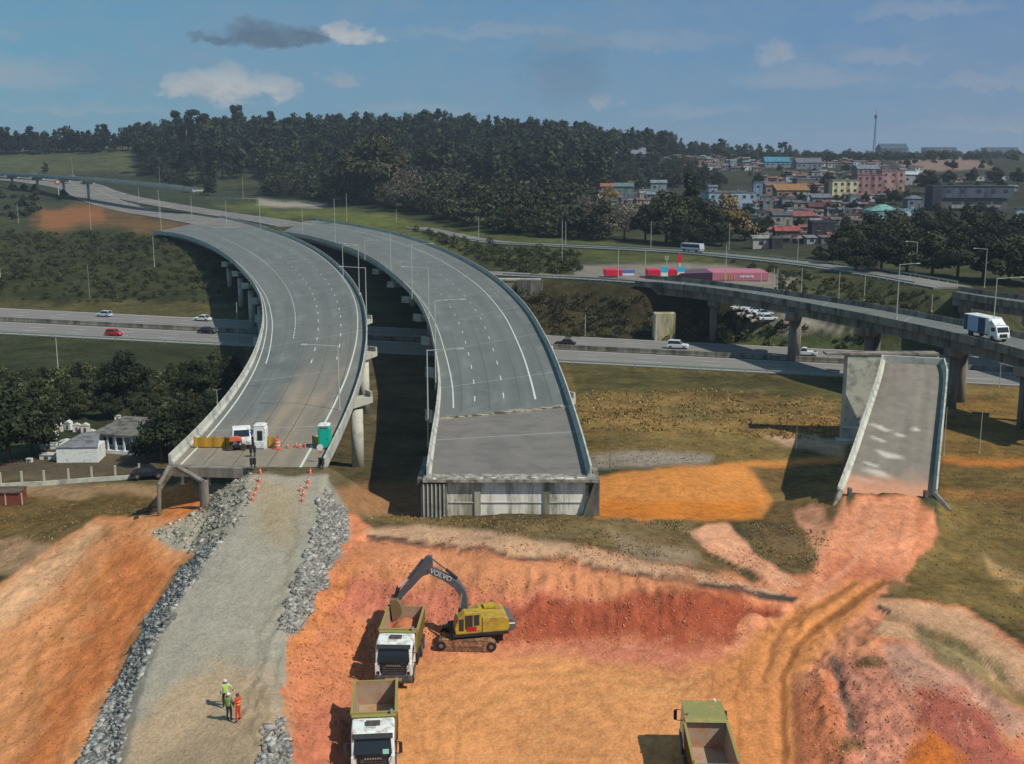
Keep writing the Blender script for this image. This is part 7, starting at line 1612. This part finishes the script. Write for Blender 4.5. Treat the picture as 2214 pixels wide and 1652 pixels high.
H_ = [
 # px, foot y, width, height, wall, roof, kind, label
 (1582, 452, 102, 34, (160, 180, 205), (120, 124, 130), 'flat', 'long pale blue building behind the yellowish tree'),
 (1540, 447, 20, 42, (140, 160, 185), (110, 112, 120), 'gable', 'narrow blue-grey gabled end beside the long pale blue building'),
 (1638, 432, 20, 36, (130, 152, 176), (104, 106, 116), 'flat', 'narrow blue tower-like house right of the long pale blue building'),
 (1676, 424, 44, 22, (150, 122, 112), (126, 92, 84), 'gable', 'brownish house with dull red roof right of the blue tower-like house'),
 (1716, 430, 70, 18, (160, 130, 96), (164, 118, 72), 'shed', 'low house with wide bright orange-brown roof in the middle of town'),
 (1741, 410, 40, 22, (120, 106, 104), (134, 134, 142), 'flat', 'dark-walled house with grey flat roof above the orange-brown roof'),
 (1824, 434, 58, 42, (216, 202, 160), (150, 140, 120), 'flat', 'tall plain cream building, brightest block in town'),
 (1790, 432, 14, 38, (164, 92, 92), (120, 80, 80), 'flat', 'narrow red-pink wall block on the left of the cream building'),
 (1880, 424, 56, 44, (178, 126, 128), (150, 112, 112), 'flat', 'pink two-storey house right of the cream building'),
 (1876, 390, 48, 24, (166, 126, 132), (120, 130, 146), 'gable', 'rosy house with grey-blue roof above the pink two-storey house'),
 (1930, 414, 50, 42, (192, 146, 138), (164, 130, 120), 'flat', 'tan-pink three-storey house with dark openings'),
 (1976, 400, 38, 22, (170, 174, 176), (190, 196, 200), 'gable', 'white-roofed hall right of the tan-pink three-storey house'),
 (1661, 454, 20, 28, (136, 146, 146), (110, 116, 116), 'flat', 'narrow grey-green two-storey house below the brownish one'),
 (1708, 450, 30, 20, (146, 150, 154), (118, 118, 124), 'flat', 'grey house with dark opening in mid town'),
 (1776, 462, 50, 14, (112, 84, 84), (92, 56, 60), 'gable', 'house with dark maroon roof'),
 (1728, 464, 30, 12, (172, 198, 198), (130, 140, 140), 'flat', 'small whitish-green cottage below the grey house'),
 (1740, 486, 52, 18, (116, 104, 92), (158, 84, 80), 'shed', 'house with broad red roof in lower town'),
 (1692, 486, 42, 20, (150, 146, 136), (92, 90, 100), 'gable', 'house with dark grey hipped-looking roof left of the broad red roof'),
 (1780, 510, 50, 28, (58, 56, 70), (80, 80, 90), 'flat', 'dark slate-coloured two-storey house in lower town'),
 (1914, 476, 62, 20, (158, 198, 214), (118, 172, 168), 'hip', 'turquoise-roofed pale blue house in front of the grove'),
 (1968, 472, 48, 16, (190, 210, 218), (140, 170, 186), 'flat', 'white-blue annex right of the turquoise-roofed house'),
 (1704, 520, 52, 20, (108, 82, 78), (166, 78, 68), 'gable', 'brown house with vivid red roof nearest the road'),
 (1646, 538, 36, 22, (190, 178, 172), (150, 146, 140), 'gable', 'white low house at the left front corner of town'),
 (1680, 538, 24, 22, (66, 60, 66), (110, 106, 110), 'flat', 'dark narrow house right of the white low house'),
 (1853, 438, 28, 12, (154, 172, 176), (130, 140, 144), 'flat', 'pale low house right under the cream building'),
 (1779, 446, 42, 18, (130, 130, 146), (118, 120, 136), 'shed', 'grey-roofed house left of the cream building'),
 (1845, 478, 44, 12, (166, 144, 132), (110, 90, 84), 'flat', 'beige low house left of the turquoise-roofed one'),
 (1978, 450, 34, 20, (116, 122, 134), (104, 116, 140), 'hip', 'slate-blue pyramid-roofed house behind the turquoise-roofed one'),
 (1682, 362, 54, 12, (130, 150, 168), (64, 142, 170), 'gable', 'house with long cyan roof in the upper town'),
 (1750, 366, 54, 14, (128, 136, 150), (112, 116, 126), 'gable', 'grey-blue house right of the cyan roof in the upper town'),
 (1318, 424, 38, 20, (150, 100, 80), (160, 98, 74), 'gable', 'orange-brown house at the very left of town'),
 (1374, 408, 34, 14, (164, 158, 122), (140, 138, 110), 'flat', 'yellow-tan block on top of the leftmost cluster'),
 (1396, 426, 26, 14, (206, 214, 206), (150, 156, 154), 'flat', 'small white house in the leftmost cluster'),
 (1350, 430, 40, 26, (120, 138, 142), (104, 124, 128), 'shed', 'teal-grey house next to the orange-brown one'),
 (1425, 416, 34, 20, (136, 152, 158), (120, 138, 144), 'gable', 'pale teal house at the right of the leftmost cluster'),
 (1360, 442, 36, 12, (140, 148, 154), (112, 118, 124), 'flat', 'low grey wall-like house at the foot of the leftmost cluster'),
 (1360, 350, 76, 16, (124, 116, 132), (128, 130, 146), 'gable', 'long greyish house in the wood near the skyline'),
 (1122, 334, 44, 10, (140, 150, 156), (120, 126, 134), 'flat', 'pale long building showing through the pine wood'),
 (1185, 340, 34, 5, (110, 122, 130), (96, 106, 116), 'flat', 'thin low building right of the pale long one in the wood'),
 (1276, 342, 10, 8, (170, 176, 178), (150, 150, 150), 'gable', 'tiny white house alone in the dark wood'),
 (1019, 345, 9, 5, (176, 186, 190), (160, 160, 160), 'gable', 'tiny white shed high in the wood left of the tiny white house'),
 (1935, 333, 58, 11, (108, 122, 138), (70, 92, 116), 'gable', 'blue-grey house on the ridge right of the mast'),
 (2038, 330, 62, 17, (112, 122, 136), (44, 66, 92), 'flat', 'left one of two dark flat-roofed sheds on the skyline'),
 (2170, 331, 64, 17, (124, 134, 146), (44, 66, 92), 'flat', 'right one of two dark flat-roofed sheds on the skyline'),
 (2208, 476, 20, 22, (180, 186, 190), (90, 100, 120), 'flat', 'white house cut off by the right edge'),
 (2190, 414, 22, 10, (150, 156, 160), (120, 124, 130), 'gable', 'small pale house left of the right edge above the school'),
]
for a in H_: house(*a, rz=random.uniform(-.12, .12))
# fill: the many small houses of the town, row by row
rt = random.Random(12); WALLC = [(150, 136, 130), (196, 198, 200), (168, 130, 122), (186, 182, 176), (118, 110, 112), (150, 156, 164), (176, 148, 120), (110, 120, 130)]
ROOFC = [(136, 92, 82), (116, 96, 92), (128, 128, 136), (146, 92, 80), (96, 92, 98), (134, 116, 108), (124, 140, 152)]
WN = {(150, 136, 130): 'taupe', (196, 198, 200): 'whitish', (168, 130, 122): 'rosy', (186, 182, 176): 'off-white', (118, 110, 112): 'dark grey', (150, 156, 164): 'pale grey', (176, 148, 120): 'tan', (110, 120, 130): 'slate'}
RN = {(136, 92, 82): 'terracotta', (116, 96, 92): 'brown', (128, 128, 136): 'grey', (146, 92, 80): 'reddish', (96, 92, 98): 'dark', (134, 116, 108): 'dusty', (124, 140, 152): 'blue-grey'}
ORD = ['first', 'second', 'third', 'fourth', 'fifth', 'sixth', 'seventh', 'eighth', 'ninth', 'tenth', 'eleventh', 'twelfth', 'thirteenth', 'fourteenth', 'fifteenth', 'sixteenth']
ROWS = [(346, 1440, 1660, 13, 12, 7, 'topmost town row'), (353, 1455, 1650, 13, 14, 8, 'second town row'), (361, 1470, 1650, 15, 15, 9, 'third town row'), (370, 1480, 1640, 16, 16, 9, 'fourth town row'),
        (352, 1700, 1880, 14, 13, 8, 'upper right-hand row'), (360, 1720, 1900, 15, 15, 8, 'row right of the cyan roof'), (372, 1830, 2010, 18, 17, 10, 'row below the mast'), (384, 1700, 1850, 19, 18, 10, 'row above the cream building'),
        (396, 1650, 1790, 20, 20, 12, 'row beside the cream building'), (414, 1650, 1790, 22, 20, 12, 'row over the orange-brown roof'), (436, 1650, 1910, 19, 19, 12, 'row under the orange-brown roof'), (450, 1620, 1880, 20, 20, 12, 'row above the maroon roof'),
        (468, 1630, 1880, 20, 20, 12, 'row under the maroon roof'), (486, 1640, 1870, 23, 22, 13, 'row behind the vivid red roof'), (504, 1640, 1800, 25, 23, 13, 'row beside the vivid red roof'), (526, 1700, 1830, 26, 24, 13, 'front row by the road'),
        (428, 1300, 1450, 17, 17, 11, 'leftmost cluster, upper row'), (440, 1310, 1440, 18, 17, 10, 'leftmost cluster, lower row'), (392, 1990, 2214, 26, 18, 9, 'scattered row above the school'), (470, 1880, 2010, 22, 20, 12, 'row beside the turquoise roof')]
for row, (yy, x0, x1, st, wv, hv, rn) in enumerate(ROWS):
    x = x0; i = 0
    while x < x1 and i < len(ORD):
        w, r = rt.choice(WALLC), rt.choice(ROOFC)
        o_ = f'{ORD[i]} from left' if i < len(ORD) else 'near the right end'
        house(x + rt.uniform(-4, 4), yy + rt.uniform(-3, 3), wv * rt.uniform(.7, 1.2), hv * rt.uniform(.7, 1.2), w, r, rt.choice(['gable', 'flat', 'shed', 'gable', 'hip', 'gable']), f'{WN[w]} house with {RN[r]} roof, {o_}, {rn}', rz=rt.uniform(-.35, .35), group='small houses of the town', nwin=2 if wv < 18 else None, floors=1 if hv < 9 else None)
        x += st * rt.uniform(.85, 1.15); i += 1
# school-like long grey building above the grove
p = onground(2110, 458); Zd = p[1] * CT + (CAMZ - p[2]) * ST; k_ = Zd / FPX; t = empty('school_building', tuple(p), R(-1), 'long dark grey two-storey building with tower end above the grove', 'building')
mb = MB(); mb.box((-7 * k_, 6, 11 * k_), (150 * k_, 9, 34 * k_)); mb.build('lower_wall', wallm((104, 100, 98)), t)
mb = MB(); mb.box((2 * k_, 5.6, 42 * k_), (154 * k_, 10, 24 * k_)); mb.build('upper_wall', wallm((84, 94, 110)), t)
mb = MB(); mb.box((-86 * k_, 5, 24 * k_), (20 * k_, 11, 64 * k_)); mb.build('stair_tower', wallm((58, 62, 78)), t)
mb = MB(); mb.box((0, 5.6, 54.6 * k_), (158 * k_, 10.6, 1.2 * k_)); mb.build('roof', roofm((70, 78, 92)), t)
for x in (-40, -14, 22, 48): mb = MB(); mb.box((x * k_, 1.45, 20 * k_), (20 * k_, .12, 7 * k_)); mb.build('window', M_WIN, t)
for x in (-60, -30, 5, 35, 62): mb = MB(); mb.box((x * k_, .55, 44 * k_), (9 * k_, .12, 7 * k_)); mb.build('window', M_WIN, t)
mb = MB(); mb.box((-28 * k_, .6, 11 * k_), (50 * k_, 1.2, 7 * k_)); mb.build('balcony', wallm((152, 160, 156)), t)
mb = MB(); mb.box((30 * k_, .6, 12 * k_), (42 * k_, 1.2, 5 * k_)); mb.build('balcony', wallm((136, 136, 134)), t)
# radio mast on the ridge
p = P2W(1889, 336, Z=1500); p[2] = G(p[0], p[1]); H = height_for(1889, 336, 253, P2W(1889, 336, Z=1500)) + 2; t = empty('radio_mast', tuple(p), 0, 'tall thin lattice radio mast standing on the ridge against the sky', 'mast')
mb = MB(); n = 14
for i in range(n):
    z0, z1 = H * i / n, H * (i + 1) / n; r0, r1 = 1.5 * (1 - i / n) + .55, 1.5 * (1 - (i + 1) / n) + .55
    for a in range(3):
        p0 = (r0 * math.cos(a * 2.09), r0 * math.sin(a * 2.09), z0); p1 = (r1 * math.cos(a * 2.09), r1 * math.sin(a * 2.09), z1); q1 = (r1 * math.cos((a + 1) * 2.09), r1 * math.sin((a + 1) * 2.09), z1)
        mb.tube(p0, p1, .28, n=4); mb.tube(p0, q1, .16, n=4)
mb.build('lattice', mat('mast_steel', S(90, 100, 112), .7), t)
mb = MB(); mb.tube((0, 0, H - 1), (0, 0, H + 9), .25, n=6); mb.tube((0, 0, H - 3), (0, 0, H + 1.5), 1.9, n=10); mb.build('antenna', mat('mast_steel', S(90, 100, 112), .7), t)

# ------------------------------------------------------------------ roadside station: red canopies, signs and pink building
def pbox(px0, px1, py0, py1, d, m, name, label=None, cat=None, Zf=None, yoff=0.0, parent=None, group=None):
    """box whose front face fills the frame rectangle at the ground depth under it"""
    g = P2W((px0 + px1) / 2, 612 if Zf is None else 0, z=10.5) if Zf is None else None
    Zd = Zf or (g[1] * CT + (CAMZ - g[2]) * ST)
    a = P2W(px0, py1, Z=Zd); b = P2W(px1, py0, Z=Zd); mb = MB(); w, h = b[0] - a[0], b[2] - a[2]
    mb.box((0, d / 2, h / 2), (w, d, h)); o = mb.build(name, m, parent, bevel=.03)
    o.location = ((a[0] + b[0]) / 2, a[1] + yoff, a[2]); return o, w, h, a, b
def canopy(px0, px1, py0, py1, Zf, m, label, legs=True, name='canopy', extra=None):
    a = P2W(px0, py1, Z=Zf); b = P2W(px1, py0, Z=Zf); w, h = b[0] - a[0], b[2] - a[2]; cx = (a[0] + b[0]) / 2; g = G(cx, a[1])
    t = empty(name, (cx, a[1], g), 0, label, 'canopy', 'red canopies of the roadside station'); zb = a[2] - g
    mb = MB(); mb.box((0, 2.5, zb + h / 2), (w, 5, h)); mb.build('fascia', m, t, bevel=.04)
    for x in (-w * .42, w * .42):
        for y in (.6, 4.4): mb = MB(); mb.tube((x, y, -.3), (x, y, zb), .14, n=8); mb.build('leg', M_WHITE, t)
    return t
M_REDC = mat('canopy_red', S(206, 36, 62), .5, var=.08); M_CYAN = mat('sign_cyan', S(50, 176, 206), .5, var=.05); M_PINKF = mat('fascia_pink', S(184, 108, 126), .6, var=.12); M_VIO = mat('sign_violet', S(96, 108, 190), .5)
canopy(1308, 1345, 584, 597, 282, M_REDC, 'plain red canopy at the left end of the roadside station')
canopy(1400, 1428, 584, 597, 283, M_REDC, 'red canopy left of the two cyan signs')
canopy(1444, 1463, 583, 596, 283, M_REDC, 'red canopy between the two cyan signs')
def sign_board(px0, px1, py0, py1, Zf, label, m1, m2):
    a = P2W(px0, py1, Z=Zf); b = P2W(px1, py0, Z=Zf); w, h = b[0] - a[0], b[2] - a[2]; cx = (a[0] + b[0]) / 2; g = G(cx, a[1]); t = empty('sign_board', (cx, a[1] - .4, g), 0, label, 'sign', 'signs of the roadside station'); zb = a[2] - g
    mb = MB(); mb.box((0, 0, zb + h * .7), (w, .3, h * .6)); mb.build('panel', m1, t); mb = MB(); mb.box((0, 0, zb + h * .2), (w * .9, .28, h * .38)); mb.build('panel', m2, t)
    for x in (-w * .4, w * .4): mb = MB(); mb.tube((x, .1, -.3), (x, .1, zb + h * .3), .08, n=6); mb.build('leg', M_STEEL, t)
sign_board(1345, 1372, 583, 595, 280, 'violet and white board beside the leftmost red canopy', M_VIO, M_WHITE)
sign_board(1428, 1444, 576, 597, 281, 'cyan and white sign board, left one on the red canopies', M_CYAN, M_WHITE)
sign_board(1463, 1480, 577, 594, 281, 'cyan and white sign board, right one on the red canopies', M_CYAN, M_WHITE)
p = onground(1469, 590); t = empty('totem_sign', tuple(p), 0, 'red oval sign on a white pole above the station', 'sign', None); Zd = p[1] * CT + (CAMZ - p[2]) * ST; H = height_for(1469, 590, 548, p)
mb = MB(); mb.tube((0, 0, 0), (0, 0, H - 1), .16, n=8); mb.build('pole', M_WHITE, t); mb = MB(); ring = [(.62 * math.cos(a), 1.15 * math.sin(a) + H - 1.2) for a in np.linspace(0, 2 * math.pi, 25)[:-1]]; mb.prism(ring, -.18, .18, 'y'); mb.build('panel', M_REDC, t)
p = onground(1441, 588); t = empty('totem_sign', tuple(p), 0, 'small pale square sign on a pole left of the red oval sign', 'sign'); H = height_for(1441, 588, 553, p)
mb = MB(); mb.tube((0, 0, 0), (0, 0, H - .6), .1, n=8); mb.build('pole', M_STEEL, t); mb = MB(); mb.box((0, 0, H - .6), (1.1, .2, 1.1)); mb.build('panel', mat('sign_beige', S(150, 148, 120), .6), t)
# pink-fronted station building
Zs = 276; a = P2W(1540, 607, Z=Zs); b = P2W(1661, 589, Z=Zs); cx = (a[0] + b[0]) / 2; g = G(cx, a[1]); t = empty('station_shop', (cx, a[1], g), 0, 'station shop with long pink fascia and white base beside the overpass', 'shop')
w = b[0] - a[0]; zf0, zf1 = a[2] - g, b[2] - g; kx = Zs / FPX
xl = (1476 - 1600.5) * kx; xm = (1540 - 1600.5) * kx; xr = (1661 - 1600.5) * kx
mb = MB(); mb.box(((xm + xr) / 2, 5, (zf0 + zf1) / 2), (xr - xm, 10, zf1 - zf0)); f_ = mb.build('fascia', M_PINKF, t, bevel=.05)
mb = MB(); mb.add([(xl, 4, zf0 + .3), (xm, -.0, zf0), (xm, -.0, zf1), (xl, 4, zf0 + 1.3), (xl, 12, zf0 + .3), (xm, 10, zf0), (xm, 10, zf1), (xl, 12, zf0 + 1.3)], [(0, 1, 2, 3), (4, 7, 6, 5), (3, 2, 6, 7), (0, 4, 5, 1), (0, 3, 7, 4)]); mb.build('canopy_wing', mat('dull_purple_sheet', S(104, 72, 88), .7), t)
mb = MB(); mb.box(((xm + xr) / 2 - .5, 5.2, zf0 / 2 - .1), (xr - xm - 3.2, 8.6, zf0 + .2)); mb.build('wall', M_WHITE, t)
for x in (-3.2, -1.0, 1.2): mb = MB(); mb.box(((xm + xr) / 2 - .5 + x * .8, .84, zf0 * .55), (1.2, .08, zf0 * .5)); mb.build('window', M_WIN, t)
for x in np.linspace(xm + 2.2, xm + 5.2, 6): mb = MB(); mb.box((x, -.06, (zf0 + zf1) / 2), (.22, .06, (zf1 - zf0) * .7)); mb.build('yellow_stripe', mat('stripe_yellow', S(200, 150, 90), .6), f_)
for j, x in enumerate(np.linspace(xm + 6.6, xm + 9.6, 9)): mb = MB(); mb.box((x, -.06, (zf0 + zf1) / 2 + .1 * (j % 2)), (.26, .06, .32 + .14 * (j % 3))); mb.build('fascia_lettering', M_WHITE, f_)
for x in (xl + 1, xl + 5, xr - .5): mb = MB(); mb.tube((x, 1.5, -.3), (x, 1.5, zf0 + .4), .14, n=8); mb.build('column', M_WHITE, t)

# ------------------------------------------------------------------ white houses, tombs and fence at the lower left
def local_house():
    p = onground(270, 978); k_ = (p[1] * CT + (CAMZ - p[2]) * ST) / FPX; t = empty('bungalow', tuple(p), R(-14), 'white and pale blue bungalow with dull brown roof and white posts', 'house')
    w, h, d = 108 * k_, 2.7, 6.5
    mb = MB(); mb.box((0, d / 2, h / 2), (w, d, h)); mb.build('wall', wallm((196, 218, 232)), t)
    mb = MB(); mb.prism([(-1.3, h - .15), (d + .4, h + .5), (d + .4, h + .68), (-1.3, h + .05)], -w / 2 - .8, w / 2 + .5, 'x'); mb.build('roof', roofm((122, 116, 108)), t)
    for x in np.linspace(-w / 2 + .3, w / 2 - .3, 6): mb = MB(); mb.box((x, -1.0, h / 2 - .1), (.22, .22, h - .1)); mb.build('post', M_WHITE, t)
    mb = MB(); mb.box((0, -.75, .25), (w, .9, .5)); mb.build('porch_wall', M_WHITE, t)
    for x in (-w * .36, -w * .1, w * .22): mb = MB(); mb.box((x, -.02, 1.5), (1.3, .08, 1.0)); mb.build('window', M_WIN, t)
    for x in (.05 * w, .38 * w): mb = MB(); mb.box((x, -.02, 1.05), (.8, .08, 2.0)); mb.build('door', M_WIN, t)
local_house()
p = onground(168, 1000); k_ = (p[1] * CT + (CAMZ - p[2]) * ST) / FPX; t = empty('outbuilding', tuple(p), R(4), 'long low white wall building with grey sloping roof in front of the tombs', 'outbuilding')
mb = MB(); mb.box((0, 1.8, 1.0), (88 * k_, 3.6, 2.1)); mb.build('wall', M_WHITE, t); mb = MB(); mb.add([(-45 * k_, -.1, 2.06), (45 * k_, -.1, 2.06), (30 * k_, 4.6, 3.0), (-8 * k_, 4.6, 3.0)], [(0, 1, 2, 3)]); mb.add([(-45 * k_, -.1, 2.0), (45 * k_, -.1, 2.0), (30 * k_, 4.6, 2.94), (-8 * k_, 4.6, 2.94)], [(3, 2, 1, 0)]); mb.build('roof', roofm((128, 128, 132)), t)
# tombs / mausoleums: little white gabled blocks
g_ = 'white tombs at the lower left'
TL = [(92, 958, 22, 18, 'white tomb at the left end behind the dark tree'), (113, 950, 18, 20, 'tall white tomb second from the left'), (127, 934, 16, 18, 'white gabled tomb in the back row, left'), (146, 930, 15, 20, 'white gabled tomb in the middle of the back row'), (166, 934, 16, 18, 'cream gabled tomb right of the middle in the back row'),
      (184, 936, 17, 20, 'white gabled tomb at the right of the back row'), (198, 946, 18, 16, 'white tomb nearest the bungalow'), (104, 972, 34, 10, 'long low white tomb wall in front at the left'), (140, 966, 24, 14, 'greyish tomb behind the long white outbuilding'), (100, 994, 30, 12, 'low white slab tombs in the front left'), (124, 996, 20, 14, 'small white tomb touching the outbuilding'), (124, 918, 24, 12, 'pale tomb highest up under the trees'), (254, 908, 12, 10, 'lone pale block among trees behind the bungalow'), (62, 1000, 12, 8, 'small white marker left of the front tombs')]
for i, (x, y, w, h, lb) in enumerate(TL):
    p = onground(x, y); k_ = (p[1] * CT + (CAMZ - p[2]) * ST) / FPX; t = empty('tomb', tuple(p), rt.uniform(-.3, .3), lb, 'tomb', g_); ww, hh = w * k_, h * k_ * .8
    mb = MB(); mb.box((0, ww * .35, hh / 2), (ww, ww * .7, hh)); mb.build('block', wallm([(226, 224, 216), (206, 204, 198), (216, 206, 188)][i % 3]), t)
    mb = MB(); mb.prism([(-ww * .55, hh), (ww * .55, hh), (0, hh * 1.32)] if h > 12 else [(-ww * .53, hh), (ww * .53, hh), (ww * .5, hh + .12), (-ww * .5, hh + .12)], -.08, ww * .72, 'y'); mb.build('cap', wallm((200, 196, 188)), t)
    mb = MB(); mb.box((0, -.02, hh * .42), (ww * .28, .05, hh * .55)); mb.build('niche', M_DOOR, t)
# concrete fence posts on a low kerb wall
fp = []
for i, (x, y) in enumerate([(2, 1050), (48, 1047), (96, 1045), (149, 1041), (199, 1037), (250, 1034), (302, 1030), (398, 1022)]):
    p = P2W(x, y, z=0.05); fp.append(p); mb = MB(); mb.box((0, 0, .75), (.2, .2, 1.7)); mb.box((0, 0, 1.62), (.24, .24, .06)); o = mb.build('fence_post', M_CONC); o.location = tuple(p)
    tag(o, ['white concrete fence post at the left edge', 'white fence post second from the left edge', 'white fence post third from the left edge', 'white fence post fourth from the left, below the white outbuilding', 'white fence post fifth from the left, below the gap', 'white fence post sixth from the left, below the bungalow', 'thin white fence post seventh from the left', 'thicker white post by the foot of the left viaduct'][i], 'fence post', 'fence posts along the dirt road')
mb = MB(); fpp = [np.array([fp[0][0] - 15, fp[0][1] - 1, 0])] + fp[:7]
mb.loft([[(p[0], p[1] - .12, -.3), (p[0], p[1] + .12, -.3), (p[0], p[1] + .12, .32), (p[0], p[1] - .12, .32)] for p in fpp]); tag(mb.build('kerb_wall', M_CONC), 'low pale kerb wall joining the fence posts by the dirt road', 'wall')
p = onground(28, 1092); k_ = (p[1] * CT + (CAMZ - p[2]) * ST) / FPX; t = empty('brick_shed', tuple(p), R(3), 'low red-brown brick shed at the left edge below the fence', 'shed')
mb = MB(); mb.box((-1.2, 1.2, .7), (74 * k_, 2.4, 1.5)); mb.build('wall', mat('red_brick', S(132, 66, 50), .9, var=.15, scale=3, dirt=(S(90, 52, 42), .4, 1)), t)
mb = MB(); mb.box((-1.2, 1.2, 1.5), (76 * k_, 2.7, .12)); mb.build('roof', roofm((112, 92, 78)), t)
for x in (-2.6, -.6, 1.3): mb = MB(); mb.box((x - .2, -.03, .7), (.12, .08, 1.4)); mb.build('post', M_CONC, t)
# parked dark car by the fence
car(322, 1032, 0, R(10), 'dark parked car beside the end of the fence at the foot of the left viaduct', C_K, 'park', None)
# ------------------------------------------------------------------ air
hm = bpy.data.materials.new('haze_air'); hm.use_nodes = True; nt = hm.node_tree; nt.nodes.clear()
ho = nt.nodes.new('ShaderNodeOutputMaterial'); pv_ = nt.nodes.new('ShaderNodeVolumePrincipled')
pv_.inputs['Color'].default_value = (.74, .87, 1.0, 1); pv_.inputs['Density'].default_value = .00013; pv_.inputs['Anisotropy'].default_value = .2
nt.links.new(pv_.outputs[0], ho.inputs['Volume'])
zlo = float(GZ.min()) - 6
mb = MB(); mb.box((0, 2550, (zlo + 120) / 2), (10500, 5500, 120 - zlo)); hz = mb.build('haze', hm); tag(hz, kind='stuff')
hz['label'] = 'thin bluish haze filling the air over the valley'; hz['category'] = 'haze'
